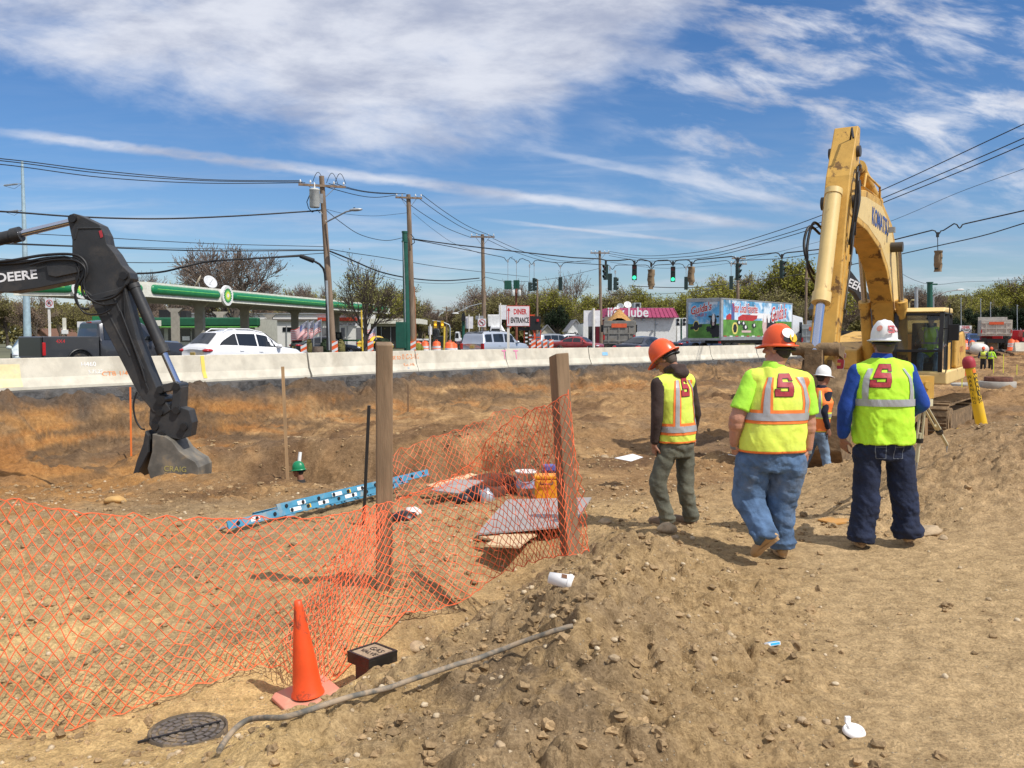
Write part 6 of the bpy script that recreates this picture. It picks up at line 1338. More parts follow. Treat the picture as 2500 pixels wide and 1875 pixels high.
rows=[('brown',-40,640,110,'reddish bare tree cut by the left edge'),('olive',20,712,120,'olive tree behind the pale blue power pole'),('brown',90,700,115,'brown budding tree left of the no U-turn sign'),('olive',150,724,125,'dull olive tree right of the no U-turn sign'),('olive',205,735,118,'olive tree left of the black stick'),('brown',262,700,122,'brown bush-like tree right of the black stick top'),('brown',350,690,135,'thin brown tree behind the canopy corner'),('bare',410,690,140,'grey bare tree top over the canopy middle'),('olive',330,752,112,'olive shrubby tree seen under the canopy'),('brown',420,755,115,'brown shrubby tree seen under the canopy'),('brown',660,686,130,'brown budding tree right of the big round bare tree'),('yellow',725,698,135,'yellow-green tree left of the leaning pole'),('bare',778,688,130,'grey bare tree top just left of the leaning pole'),('olive',815,705,125,'olive tree right behind the leaning pole'),('yellow',935,695,125,'yellowish tree right of the slender budding tree'),('olive',970,692,130,'olive tree touching the green mast'),('olive',870,700,120,'olive tree low behind the slender budding tree'),('bare',1022,722,150,'bare tree just right of the tall second pole'),('brown',1050,728,160,'thin bare tree leaning right over the crossroads'),('olive',1030,760,140,'low olive tree under the bare tree by the second pole'),('brown',1130,720,150,'reddish rounded tree left of the third pole'),('brown',1175,693,145,'tall brown tree behind the third pole'),('olive',1155,748,138,'olive tree low behind the third pole'),('bare',1205,690,150,'bare tree top right of the third pole'),('olive',1218,702,140,'olive-green tree left of the red-brown pole'),('brown',1262,700,145,'brown tree behind the red-brown pole'),('olive',1292,705,140,'olive tree above the DINER board'),('bare',1305,680,150,'bare grey tree behind the plain wooden pole'),('yellow',1345,700,132,'bright spring-green tree left of the lone signal head'),('bare',1400,655,150,'large bare grey tree with dark limbs left of the shop pole'),('olive',1385,745,135,'olive tree under the large bare grey tree'),('dark',1358,745,128,'dark evergreen behind the white estate car'),('yellow',1440,715,140,'green tree just left of the shop pole'),('olive',1492,700,140,'olive tree right of the shop pole'),('brown',1520,690,150,'light brown tree over the lube shop dishes'),('yellow',1548,690,145,'yellow-green tree over the air unit'),('yellow',1618,722,140,'green tree over the right half of the magenta roof'),('yellow',1575,728,142,'low green tree over the middle of the magenta roof'),('olive',1660,740,138,'olive tree between the lube shop and the milk trailer'),('yellow',1705,690,120,'spring-green tree over the left corner of the milk trailer'),('brown',1752,665,125,'budding brown tree over the milk trailer rear'),('yellow',1795,662,122,'yellow-green tree behind the pole over the trailer'),('bare',1850,650,125,'dark limbed bare tree over the middle of the trailer'),('yellow',1858,700,118,'low yellow tree over the trailer roof'),('yellow',1935,622,118,'tall bright green tree left of the yellow digger arm'),('yellow',1985,640,120,'bright green tree hidden partly by the yellow digger arm'),('olive',1905,690,115,'olive tree over the right end of the trailer'),('olive',1980,720,110,'olive tree under the grey pole by the digger'),('dark',1935,745,112,'dark bushy tree behind the truck cab'),('brown',2060,720,150,'brown tree behind the second black digger'),('brown',2145,715,150,'brown tree seen through the digger cylinders'),('brown',2205,697,160,'brown bare tree left of the grey steel post'),('bare',2235,700,165,'reddish bare tree behind the digger cab roof'),('brown',2262,712,160,'brown tree behind the dark green post'),('olive',2300,712,165,'olive tree right of the dark green post'),('yellow',2338,714,165,'olive-yellow tree under the long lamp arm'),('olive',2370,704,170,'green tree left of the far hill top'),('yellow',2405,695,172,'yellow-green tree on the far rise'),('yellow',2448,684,175,'tall spring-green tree on the far rise'),('brown',2478,672,178,'brown-topped tall tree near the right edge'),('yellow',2520,668,175,'green tree cut by the right edge'),('dark',2375,752,150,'dark evergreen behind the right-hand diner board'),('dark',2412,748,152,'dark evergreen behind the far dump truck'),('dark',2455,745,150,'dark evergreen right of the far dump truck'),('dark',2500,752,148,'dark evergreen at the right edge'),('olive',2330,760,148,'olive shrub tree left of the right-hand diner board'),('dark',2340,772,146,'low dark tree behind the tall orange drum')]
for k,px,py,D,lab in rows:tree(k,px,py,D,lab,R_.uniform(.95,1.3),'trees beyond the road')
# distant wood behind everything: one mass
def wood_mass(name,spans,seed,lm):
 rn=np.random.default_rng(seed);v=[];f=[]
 for px0,px1,y0,y1,D,n in spans:
  t_=rn.random(n);px=px0+(px1-px0)*t_;top=y0+(y1-y0)*t_+9*np.sin(px*.045)+6*np.sin(px*.13+1)
  zt_=CAMZ+(HOR-top)*D/F;z=.1+(zt_-.1)*rn.random(n)**.75;x=(px-1250)/F*D;y=D+rn.random(n)*14
  c=np.stack([x,y,z],1);u=rn.normal(size=(n,3));u/=np.linalg.norm(u,axis=1)[:,None];w_=np.cross(u,rn.normal(size=(n,3)));w_/=np.linalg.norm(w_,axis=1)[:,None]
  s=.28*(D/150)*(.6+rn.random((n,1)));q=np.stack([c-u*s,c-w_*s*.7,c+u*s,c+w_*s*.7],1).reshape(-1,3);b0=len(v)
  v.extend(map(tuple,q));f.extend([(b0+4*i,b0+4*i+1,b0+4*i+2,b0+4*i+3)for i in range(n)])
 me=bpy.data.meshes.new(name);me.from_pydata(v,[],f);me.materials.append(lm);o=bpy.data.objects.new(name,me);C.objects.link(o);return tag(o,kind='stuff')
wood_mass('distant_wood',[(-700,340,742,748,165,26000),(300,1010,760,752,165,20000),(1000,1120,775,775,230,5000),(1110,1480,752,760,170,14000),(1450,2080,745,750,165,18000),(2050,2330,745,738,185,10000),(2320,2620,735,715,190,16000),(2600,3600,705,700,190,20000)],3,m_lf_olive)
# shrubs
def shrub(px,py_t,D,wpx,label,mat,n=1500):
 r=wpx/F*D/2;zt_=W(px,py_t,D).z;rn=np.random.default_rng(int(px));h=zt_-ROAD_Z;rt=thing('shrub',(WX(px,D),D,ROAD_Z),label,'shrub','shrubs by the station')
 u=rn.normal(size=(n,3));u/=np.linalg.norm(u,axis=1)[:,None];c=u*(rn.random((n,1))**.35)*np.array([r,r,h/2])+np.array([0,0,h/2+.05]);w_=np.cross(u,rn.normal(size=(n,3)));w_/=np.linalg.norm(w_,axis=1)[:,None];q2=np.cross(u,w_);s=.06+.05*rn.random((n,1))
 q=np.stack([c-q2*s,c-w_*s,c+q2*s,c+w_*s],1).reshape(-1,3);me=bpy.data.meshes.new('foliage');me.from_pydata(list(map(tuple,q)),[],[(4*i,4*i+1,4*i+2,4*i+3)for i in range(n)]);me.materials.append(mat);o=bpy.data.objects.new('foliage',me);C.objects.link(o);attach(o,rt,False)
 mb=MB();mb.cyl((0,0,0),(0,0,h*.5),.05,.03,6);attach(mb.build('stem',m_bark),rt,False)
shrub(755,828,54,14,'cone shaped clipped shrub under the flags',m_lf_olive);shrub(795,828,54,26,'spiky low yucca bush left of the leaning pole',m_lf_dark);shrub(833,830,55,20,'umbrella shaped clipped shrub right of the leaning pole',m_lf_olive);shrub(935,826,70,46,'dark hedge in front of the glazed building',m_lf_dark,3000);shrub(1018,838,60,34,'green hedge at the foot of the second pole',m_lf_yel);shrub(1418,818,110,14,'round shrub in front of the white gabled house',m_lf_dark)
mb=MB();c_=Vector((WX(776,53),53,ROAD_Z));mb.cyl(c_,c_+ZUP*.85,.35,.32,14);mb.build('tree_stump',M('stump',(.16,.12,.09),.9,var=.3,vscale=9,bump=.02),origin=c_,label='cut tree stump under the flags beside the white SUV',cat='stump')
# ================= excavators =================
rust=(.10,.045,.02)
m_ky=M('digger_yellow',(.62,.36,.075),.55,var=.14,dirt=(.13,.065,.025),damt=.92,dscale=1.9,dedge=(.55,.63),bump=.003,bscale=9)
m_ky_lit=M('digger_yellow_sunlit',(.74,.54,.22),.5,var=.06,dirt=(.25,.13,.05),damt=.8,dscale=2.4,dedge=(.58,.66))  # same digger yellow, paler: the sunlight on it is put into the colour
m_mud=M('muddy_steel',(.22,.145,.075),.9,var=.35,vscale=5,bump=.03,bscale=8,dirt=(.05,.035,.025),damt=.7,dscale=2.5)
m_dg=M('digger_black',(.028,.029,.031),.5,var=.15,dirt=(.16,.13,.10),damt=.28,dscale=2.2,dedge=(.45,.75),bump=.002,bscale=14)
m_rod=M('polished_rod',(.55,.58,.66),.16,1.0,var=.02);m_pin=M('greasy_pin',(.06,.05,.04),.5)
m_glass_c=M('cab_glass',(.26,.31,.30),.03,trans=.92,spec=.6,var=.01)
m_sred=M('logo_red',(.40,.03,.045),.6,dirt=(.25,.05,.04),damt=.5,dscale=14);m_sdark=M('logo_dark',(.06,.012,.015),.5)
def ram(p0,p1,f,r,mat,parent,collar=True,rodr=.55,rodmat=None):
 p0,p1=Vector(p0),Vector(p1);m_=p0.lerp(p1,f);d=(p1-p0).normalized();mb=MB();mb.cyl(p0,m_,r,n=18);
 if collar:mb.cyl(m_-d*r*1.1,m_+d*r*.3,r*1.18,n=18);mb.cyl(p0,p0+d*r*.8,r*1.12,n=18)
 o=mb.build('ram_barrel',mat,parent);mb=MB();mb.cyl(m_,p1,r*rodr,n=16);mb.build('ram_rod',rodmat or m_rod,o)
 s=d.orthogonal().normalized();return o
def chamf(poly,k=.12):
 out=[];n=len(poly)
 for i in range(n):
  a,b_,c_=Vector(poly[i-1]),Vector(poly[i]),Vector(poly[(i+1)%n]);out+=[tuple(b_+(a-b_)*k),tuple(b_+(c_-b_)*k)]
 return out
def S_logo(size,Mx,mat,nm,parent,edge=None):
 """block letter S from bars, local plane"""
 a=size/2;w_=a*.36;sh=.12
 out=[(-.78,1),(.9,1),(1,.86),(1,.42),(.52,.42),(.52,.60),(-.32,.60),(-.32,.24),(.70,.24),(.88,.06),(.88,-.86),(.74,-1),(-.88,-1),(-1,-.86),(-1,-.40),(-.52,-.40),(-.52,-.58),(.36,-.58),(.36,-.20),(-.66,-.20),(-.84,-.04),(-.84,.86)]
 for(m_,k,z)in((edge,1.0,0),(mat,.93,.004))if edge else((mat,1,.003),):
  mb=MB();mb.add([Mx@Vector(((x+sh*y)*a*.72*k,y*a*k,z))for x,y in out],[tuple(range(len(out)))]);o=mb.build(nm,m_,parent)
 return o
def smooth3(P,k=6):
 out=[]
 for i in range(len(P)-1):
  p0,a,b_,p3=P[max(i-1,0)],P[i],P[i+1],P[min(i+2,len(P)-1)]
  for q in range(k):t_=q/k;out.append(.5*((2*a)+(b_-p0)*t_+(2*p0-5*a+4*b_-p3)*t_**2+(3*a-p0-3*b_+p3)*t_**3))
 return out+[P[-1]]
# ---- yellow excavator ----
KC=Vector((9.9,22.9,0));fz=-.72;f=Vector((-.535,-.845,0)).normalized();s_=Vector((-f.y,f.x,0))
td=Vector((.6,.8,0));tn=Vector((.8,-.6,0))
K=thing('excavator',KC+ZUP*fz,'big yellow tracked excavator with its boom raised, a driver in the glass cab','excavator')
def KP(a,l,z):return KC+f*a+s_*l+ZUP*z
Rk=Matrix(((f.x,s_.x,0),(f.y,s_.y,0),(0,0,1)));Rt=Matrix(((td.x,-tn.x,0),(td.y,-tn.y,0),(0,0,1)))
for sd in(1,-1):
 c=KC+tn*1.45*sd;L=4.5;mb=MB();R_=.42;pts=[]
 for q in range(9):a_=math.pi/2+math.pi*q/8;pts.append((-L/2+R_+R_*math.cos(a_),R_+R_*math.sin(a_)))
 for q in range(9):a_=-math.pi/2+math.pi*q/8;pts.append((L/2-R_+R_*math.cos(a_),R_+R_*math.sin(a_)))
 per=[];
 for i in range(len(pts)):
  p,q=Vector(pts[i]),Vector(pts[(i+1)%len(pts)]);n=max(1,int((q-p).length/.18))
  for k in range(n):per.append((p.lerp(q,k/n),math.atan2(q.y-p.y,q.x-p.x)))
 for(p,ang)in per:
  R2=Rt@Matrix.Rotation(-ang,3,'Y');cc=c+td*p.x+ZUP*(p.y+fz+.03);mb.box(cc,(.17,.60,.035),R2);mb.box(cc+R2@Vector((0,0,.035 if True else 0))*-1,(.03,.60,.05),R2)
 mb.build('crawler_track',m_mud,K)
 mb=MB();mb.prism([(-L/2+.5,.22),(L/2-.5,.22),(L/2-.6,.62),(-L/2+.6,.62)],c+ZUP*fz,td,ZUP,.46);mb.build('track_frame',m_mud,K)
 for x in(-L/2+.45,L/2-.45):mb=MB();mb.cyl(c+td*x+tn*-.2+ZUP*(fz+.45),c+td*x+tn*.31+ZUP*(fz+.45),.34,n=20);mb.cyl(c+td*x+tn*.31+ZUP*(fz+.45),c+td*x+tn*.34+ZUP*(fz+.45),.2,n=16);mb.build('idler_wheel',m_mud,K)
mb=MB();mb.cyl(KC+ZUP*(fz+.55),KC+ZUP*(fz+1.0),.75,n=24);mb.box(KC+ZUP*(fz+.62),(1.6,2.4,.3),Rt);mb.build('undercarriage',m_mud,K)
z0=fz+1.30
mb=MB();mb.prism(chamf([(-2.6,0),(1.7,0),(1.7,.32),(-2.6,.32)],.05),KP(0,0,z0),f,ZUP,2.95);mb.build('deck',m_ky_lit,K,bevel=.03)
mb=MB();mb.prism(chamf([(-2.9,.32),(-.45,.32),(-.45,1.15),(-2.4,1.3),(-2.9,.9)],.06),KP(0,0,z0),f,ZUP,2.9);mb.build('engine_house',m_ky,K,bevel=.04)
mb=MB();mb.prism([(-.45,.32),(1.4,.32),(1.4,.8),(-.45,1.15)],KP(0,-1.02,z0),f,ZUP,.85);mb.build('tool_locker',m_ky,K,bevel=.04)
mb=MB();mb.prism(chamf([(-.5,0),(.55,0),(.45,1.0),(.1,1.15),(-.5,.8)],.06),KP(-.4,0,z0+.3),f,ZUP,.5);mb.build('boom_mount',m_ky,K)
# cab
cl=.82;cw=1.0;cab=thing('cab',KP(.5,cl,z0+.3),None,None);attach(cab,K)
ca,cb2=-.15,1.62;zb_,zt_=z0+.05,z0+1.74
prof=[(ca,zb_),(cb2,zb_),(cb2+.06,zb_+.75),(cb2-.18,zt_-.06),(cb2-.3,zt_),(ca+.05,zt_),(ca,zt_-.1)]
def bar(mb,a,b_,w_=.07):mb.box((a+b_)/2,(w_,w_,(b_-a).length+w_*.6),(b_-a).to_track_quat('Z','Y').to_matrix())
mb=MB()
for l in(cl-cw/2,cl+cw/2):
 P_=[KP(a,l,z)for a,z in prof]
 for i in range(len(P_)):bar(mb,P_[i],P_[(i+1)%len(P_)],.09)
 bar(mb,KP(.55,l,zb_),KP(.55,l,zt_-.02),.07)
for a,z in((cb2+.06,zb_+.75),(cb2-.18,zt_-.06),(ca,zt_-.1),(cb2,zb_)):bar(mb,KP(a,cl-cw/2,z),KP(a,cl+cw/2,z),.06)
mb.build('cab_frame',m_trim,cab)
mb=MB();mb.prism([(ca-.04,zt_-.02),(cb2-.28,zt_-.02),(cb2-.12,zt_+.0),(cb2-.3,zt_+.10),(ca,zt_+.12)],KP(0,cl,0),f,ZUP,cw+.12);mb.build('cab_roof',m_ky_lit,cab,bevel=.04)
mb=MB();mb.prism([(ca,zb_),(.55,zb_),(.55,zb_+.8),(ca,zb_+.95)],KP(0,cl+cw/2+.01,0),f,ZUP,.05);mb.box(KP(cb2+.02,cl,zb_+.12),(.05,cw,.2),Rk);mb.build('cab_door_panel',m_ky,cab)
mb=MB();mb.add([KP(cb2-.0,cl-cw/2+.04,zb_+.2),KP(cb2,cl+cw/2-.04,zb_+.2),KP(cb2+.05,cl+cw/2-.04,zb_+.74),KP(cb2+.05,cl-cw/2+.04,zb_+.74),KP(cb2-.18,cl+cw/2-.04,zt_-.09),KP(cb2-.18,cl-cw/2+.04,zt_-.09)],[(0,1,2,3),(3,2,4,5)]);mb.build('windscreen',m_glass_c,cab)
mb=MB()
for l in(cl-cw/2+.0,cl+cw/2):
 for a,b_,zz in((ca+.05,.52,zb_+.95),(.58,cb2-.12,zb_+.25)):mb.add([KP(a,l,zz),KP(b_,l,zz),KP(b_-(.08 if b_>1 else 0),l,zt_-.1),KP(a,l,zt_-.1)],[(0,1,2,3)])
mb.add([KP(ca+.02,cl-.45,zb_+1),KP(ca+.02,cl+.45,zb_+1),KP(ca+.02,cl+.45,zt_-.12),KP(ca+.02,cl-.45,zt_-.12)],[(0,1,2,3)])
mb.build('side_glass',m_glass_c,cab)
mb=MB();mb.box(KP(.3,cl,zb_+.35),(.55,.55,.25),Rk);mb.box(KP(.05,cl,zb_+.85),(.15,.55,.9),Rk);mb.box(KP(.75,cl,zb_+.05),(1.6,.9,.06),Rk);mb.build('driver_seat',m_black,cab)
mb=MB()
for l in(.35,-.35):mb.tube([KP(.75,cl+l,zb_+.1),KP(.85,cl+l,zb_+.75)],.03,6)
mb.build('control_lever',m_black,cab)
mb=MB();mb.tube([KP(cb2-.1,cl+cw/2+.03,zt_-.4),KP(cb2+.1,cl+cw/2+.22,zt_-.42)],.015,5);mb.box(KP(cb2+.1,cl+cw/2+.28,zt_-.5),(.08,.22,.38),Rk);mb.build('mirror',m_black,cab,bevel=.03)
mb=MB();mb.tube([KP(-.9,1.4,z0+.3),KP(-.9,1.4,z0+1.25),KP(-2.5,1.4,z0+1.3)],.02,5);mb.build('handrail',m_trim,K);mb=MB();mb.tube([KP(1.7,1.45,z0+.3),KP(1.7,1.5,z0+1.9)],.015,5);mb.build('handrail',m_trim,K)
text_mesh('KOMATSU',.22,frame(KP(-1.7,1.462,z0+.80),-f,ZUP),m_sred,'lettering',K,sx=.9)
S_logo(.42,frame(KP(1.41,-1.02,z0+.52),s_,ZUP),m_sred,'letter_S',K,m_letter_w)
# boom: banana profile
bp_top=[(-.15,1.15),(.3,2.6),(1.1,4.0),(2.0,4.75),(3.4,5.15),(5.2,5.12),(6.4,4.98),(6.75,4.75)]
bp_bot=[(6.7,4.45),(6.2,4.38),(5.0,4.30),(3.6,4.05),(2.6,3.62),(1.7,2.9),(1.05,1.9),(.55,1.05),(.2,.85)]
boom_mb=MB();boom_mb.prism(bp_top+bp_bot,KP(0,0,fz+.35),f,ZUP,.50);boom=boom_mb.build('boom',m_ky,K,bevel=.02)
mb=MB();ins=[(.05,1.4),(.5,2.7),(1.2,3.85),(2.1,4.6),(3.4,5.0),(5.2,4.98),(6.3,4.86),(6.2,4.5),(5.0,4.42),(3.5,4.17),(2.5,3.75),(1.55,3.0),(.9,2.0),(.45,1.2)]
mb.add([KP(a,.2535,z+fz+.35)for a,z in ins],[tuple(range(len(ins)))]);mb.build('sunlit_side_face',m_ky_lit,boom)  # boom's sun-facing side, overlaid in the paler sunlit tone of the yellow
tdx=(f*-1+ZUP*-.04).normalized()
text_mesh('KOMATSU',.52,frame(KP(3.55,.262,4.62+fz+.35),tdx,Vector((0,0,1))+f*-.04),M('blue_letter',(.05,.10,.30),.5),'lettering',boom,sx=.85,bold=.01)
for l in(-.42,.42):ram(KP(.75,l,z0+.35),KP(2.15,l,fz+4.55),.56,.125,m_ky,K)
mb=MB();mb.cyl(KP(2.15,-.52,fz+4.55),KP(2.15,.52,fz+4.55),.12,n=16);mb.build('boom_pin',m_pin,boom)
mb=MB();mb.box(KP(2.7,.36,fz+4.9),(.14,.14,.12),Rk);mb.build('work_lamp',m_steel,boom)
mb=MB()
for k,l in enumerate((.08,.0,-.08)):mb.tube([KP(-.1,l,fz+2.0),KP(.5,l,fz+3.75),KP(1.6,l,fz+5.1),KP(3.2,l,fz+5.62),KP(5.0,l,fz+5.62),KP(6.0,l,fz+5.9),KP(6.5,l,fz+5.7)],.035,6)
mb.build('hydraulic_pipe',m_ky,boom)
ram(KP(2.6,0,fz+5.55),KP(6.15,0,fz+6.35),.60,.13,m_ky,K)
# stick
A0=Vector((6.50,4.72+fz+.35));A1=Vector((7.75,.95));ad=(A1-A0).normalized();an=Vector((-ad.y,ad.x))
def SP(t,o):p=A0+ad*t+an*o;return(p.x,p.y)
sp=[SP(-1.68,-.10),SP(-1.62,.10),SP(-.4,.34),SP(.6,.30),SP(3.0,.16),SP(3.75,.13),SP(3.85,-.10),SP(3.2,-.16),SP(1.0,-.36),SP(-.1,-.40),SP(-.8,-.34)]
mb=MB();mb.prism(sp,KP(0,0,0),f,ZUP,.46);stick=mb.build('dipper_stick',m_ky,K,bevel=.02)
mb=MB();p_=SP(0,0);mb.cyl(KP(p_[0],-.34,p_[1]),KP(p_[0],.34,p_[1]),.13,n=18);mb.build('stick_pin',m_pin,stick);mb=MB();q_=SP(3.62,0);mb.cyl(KP(q_[0],-.34,q_[1]),KP(q_[0],.34,q_[1]),.13,n=16);mb.build('stick_pin',m_pin,stick);mb=MB();q_=SP(-1.1,0);mb.cyl(KP(q_[0],-.30,q_[1]),KP(q_[0],.30,q_[1]),.11,n=16);mb.build('stick_pin',m_pin,stick)
mb=MB();mb.tube([KP(*((SP(-1.2,.1)[0],)+(0.1,)+(SP(-1.2,.1)[1],))),KP(SP(-1.45,.3)[0],.16,SP(-1.45,.3)[1]),KP(SP(-1.1,.5)[0],.25,SP(-1.1,.5)[1])],.02,5);mb.build('hose',m_black,stick)
def K2(t,o,l):p=SP(t,o);return KP(p[0],l,p[1])
ram(K2(.0,.52,0),K2(3.3,.62,0),.70,.145,m_ky_lit,stick)
mb=MB()
for l,o,t0_,t1_ in((.26,.0,-.75,.9),(.30,.08,-.6,1.1),(.34,.14,-.4,.7),(-.30,.30,.5,1.7),(-.34,.36,.6,1.5)):mb=MB();mb.tube(smooth3([K2(t0_,-.1,l),K2(t0_+.12,o+.12,l*1.15),K2((t0_+t1_)/2,o+.2,l*1.3),K2(t1_-.12,o+.12,l*1.15),K2(t1_,-.02,l)]),.026,6);mb.build('hydraulic_hose',m_black,stick)
for l in(-.33,.33):
 mb=MB();mb.prism([(-.08,-.12),(.62,.02),(.62,.2),(-.08,.12)],K2(3.1,.0,l),(f*an.x+ZUP*an.y),(f*ad.x+ZUP*ad.y),.06);mb.build('link_arm',m_mud,K)
mb=MB();mb.cyl(K2(3.25,.58,-.42),K2(3.25,.58,.42),.12,n=14);mb.cyl(K2(4.05,.42,-.40),K2(4.05,.42,.40),.12,n=14);mb.box(K2(3.65,.55,.0),(.22,.3,.75),Rk);mb.build('bucket_link',m_mud,K)
for l in(-.235,.235):
 for o1,o2 in((.16,.10),(-.22,-.10)):mb=MB();mb.prism([SP(-.2,o1+.012),SP(3.2,o2+.012),SP(3.2,o2-.012),SP(-.2,o1-.012)],KP(0,l,0),f,ZUP,.02);mb.build('weld_strip',m_ky,stick)
for t0_ in(-.9,.3,1.2,2.2):mb=MB();mb.box(K2(t0_,-.25,.26),(.10,.05,.07),Rk);mb.build('hose_clamp',m_pin,stick)
mb=MB();mb.tube([K2(-.6,-.2,.27),K2(.8,-.22,.28),K2(2.2,-.12,.27)],.018,6);mb.build('grease_line',m_pin,stick)
mb=MB();mb.tube([KP(3.6,.24,fz+5.45),KP(3.65,.24,fz+5.75),KP(5.2,.24,fz+5.80),KP(5.4,.24,fz+5.5)],.025,6);mb.build('guard_rail',m_ky,boom)
# bucket: curled under
bk=[SP(3.55,-.18),SP(3.55,.35),SP(3.95,.52),SP(4.5,.62),SP(5.1,.42),SP(5.35,-.05),SP(5.25,-.6),SP(4.9,-1.0),SP(4.8,-.98),SP(5.0,-.5),SP(4.6,-.25)]
mb=MB();mb.prism(bk,KP(0,0,0),f,ZUP,1.15);bucket=mb.build('bucket',m_mud,K,bevel=.02)
for k in range(5):
 mb=MB();p_=K2(5.22,-.66,-.48+.24*k);mb.box(p_,(.3,.1,.07),Rk@Matrix.Rotation(.9,3,'Y'),.6);mb.build('bucket_tooth',m_mud,bucket)
for l in(-.22,.22):mb=MB();mb.prism([(-.14,-.35),(.30,-.35),(.42,.5),(-.2,.5)],K2(3.75,.12,l),(f*an.x+ZUP*an.y),(f*ad.x+ZUP*ad.y),.08);mb.build('bucket_ear',m_mud,bucket)
# ---- second black digger behind ----
D=34;Kb=thing('excavator',(WX(2090,D),D,-.75),'smaller excavator with a yellow cab and black boom behind the big yellow one','excavator');c=Vector((WX(2095,D),D,-.75))
mb=MB();mb.prism(chamf([(-2.0,0),(2.0,0),(2.0,.8),(-2.0,.8)],.2),c,(1,0,0),ZUP,3.0);mb.build('undercarriage',m_mud,Kb)
mb=MB();mb.box(c+Vector((.3,0,1.45)),(3.2,2.6,1.0));mb.build('house',m_ky,Kb,bevel=.06)
mb=MB();x0_,x1_=WX(2056,D-1.3),WX(2098,D-1.3);
for x in(x0_,x1_,(x0_+x1_)/2):mb.box((x,D-1.3,1.1),(.08,.08,1.6));mb.box((x,D-.3,1.1),(.08,.08,1.6))
mb.box(((x0_+x1_)/2,D-.8,1.88),(x1_-x0_+.15,1.2,.1));mb.build('cab_frame',m_trim,Kb);mb=MB();mb.box(((x0_+x1_)/2,D-.8,1.1),(x1_-x0_-.05,1.0,1.5));mb.build('cab_glass',m_glass_d,Kb)
mb=MB();mb.box((WX(2112,D),D-.6,.95),(.9,.9,.7));mb.build('engine_cover',m_black,Kb,bevel=.08)
def DP(px,py):return(WX(px,D),CAMZ+(HOR-py)*D/F)
mb=MB();mb.prism([DP(2052,668),DP(2066,662),DP(2088,690),DP(2117,725),DP(2128,800),DP(2108,800),DP(2098,745),DP(2080,715),DP(2054,700)],(0,D,0),(1,0,0),ZUP,.45);bm_=mb.build('boom',m_dg,Kb)
p_=DP(2075,697);text_mesh('DEERE',.42,frame((p_[0],D-.24,p_[1]),(.9,0,-.42),(.42,0,.9)),m_letter_w,'lettering',bm_,sx=.9,bold=.01)
mb=MB();mb.prism([DP(2052,662),DP(2058,670),DP(2012,742),DP(1996,738)],(0,D,0),(1,0,0),ZUP,.35);mb.build('dipper_stick',m_dg,Kb)
mb=MB();mb.prism([DP(1996,692),DP(2002,700),DP(2012,742),DP(2000,768),DP(1984,770),DP(1980,755),DP(1990,735)],(0,D,0),(1,0,0),ZUP,.9);mb.build('bucket',m_trim,Kb)
# ---- black digger arm on the left ----
D=16.0;DR=thing('excavator',(WX(-330,D),D,-1.2),'black digger arm reaching in from the left edge, bucket in the pit','excavator')
def Q(px,py):return(WX(px,D),CAMZ+(HOR-py)*D/F)
def dpr(nm,pts,dep,par,mat=None,yo=0.0,bevel=.012):mb=MB();mb.prism([Q(*p)for p in pts],(0,D+yo,0),(1,0,0),ZUP,dep);return mb.build(nm,mat or m_dg,par,bevel=bevel)
bm_=dpr('boom',[(-420,800),(-420,690),(-150,668),(0,652),(60,640),(130,634),(195,634),(222,645),(232,665),(220,684),(190,690),(110,706),(40,716),(0,714),(-160,760)],.42,DR)
dpr('boom_boss',[(136,650),(205,647),(219,655),(216,668),(158,680),(140,676)],.50,bm_)
p_=Q(63,678);text_mesh('DEERE',.22,frame((p_[0],D-.216,p_[1]),(1,0,.10),(-.10,0,1)),m_letter_w,'lettering',bm_,sx=1.18,bold=.006)
st_=dpr('dipper_stick',[(186,541),(190,531),(200,527),(212,530),(262,554),(274,578),(278,600),(296,622),(312,650),(331,668),(334,682),(328,694),(318,702),(330,760),(346,830),(372,900),(396,960),(424,1000),(405,1012),(380,1004),(352,968),(334,938),(300,868),(262,790),(240,744),(224,712),(206,696),(196,672),(194,630),(195,590)],.34,DR)
dpr('stiffener',[(206,560),(264,560),(267,564),(212,565),(204,590),(200,590)],.37,st_);dpr('stiffener',[(214,700),(240,722),(300,708),(316,700),(312,716),(244,738)],.39,st_)
dpr('stiffener',[(262,740),(268,740),(330,868),(326,872)],.36,st_);dpr('stiffener',[(290,730),(296,730),(362,900),(356,902)],.36,st_)
mb=MB();mb.prism([(a,b_)for a,b_ in(Q(260,569),Q(267,567),Q(270,583),Q(264,586))],(0,D-.176,0),(1,0,0),ZUP,.006);mb.build('red_sticker',m_sred,st_)
for px,py,r in((200,540,.07),(319,676,.07),(212,655,.09),(402,975,.08),(398,1005,.06)):mb=MB();a=Q(px,py);mb.cyl((a[0],D-.235,a[1]),(a[0],D+.235,a[1]),r,n=16);mb.build('pivot_pin',m_trim,st_)
def q3(px,py,yo=0.0):a=Q(px,py);return Vector((a[0],D+yo,a[1]))
ram(q3(-260,650),q3(192,542),.70,.115,m_dg,DR);
ram(q3(330,695,-.02),q3(436,942,-.02),.66,.10,m_dg,DR,rodr=.58)
def hose(pts,r,par=DR,yo=-.26):mb=MB();mb.tube(smooth3([q3(a,b_,yo)for a,b_ in pts]),r,6);mb.build('hydraulic_hose',m_black,par)
hose([(-60,645),(40,642),(130,628),(200,626),(228,640),(236,668),(222,700),(230,728),(262,735),(300,725),(328,696)],.026)
hose([(-60,650),(60,647),(140,634),(196,634),(220,648),(226,672),(210,700),(204,730),(216,752),(236,756)],.024,yo=-.24);hose([(100,652),(150,640),(205,640),(232,660),(228,700),(240,730),(270,745),(305,742)],.018,yo=-.28)
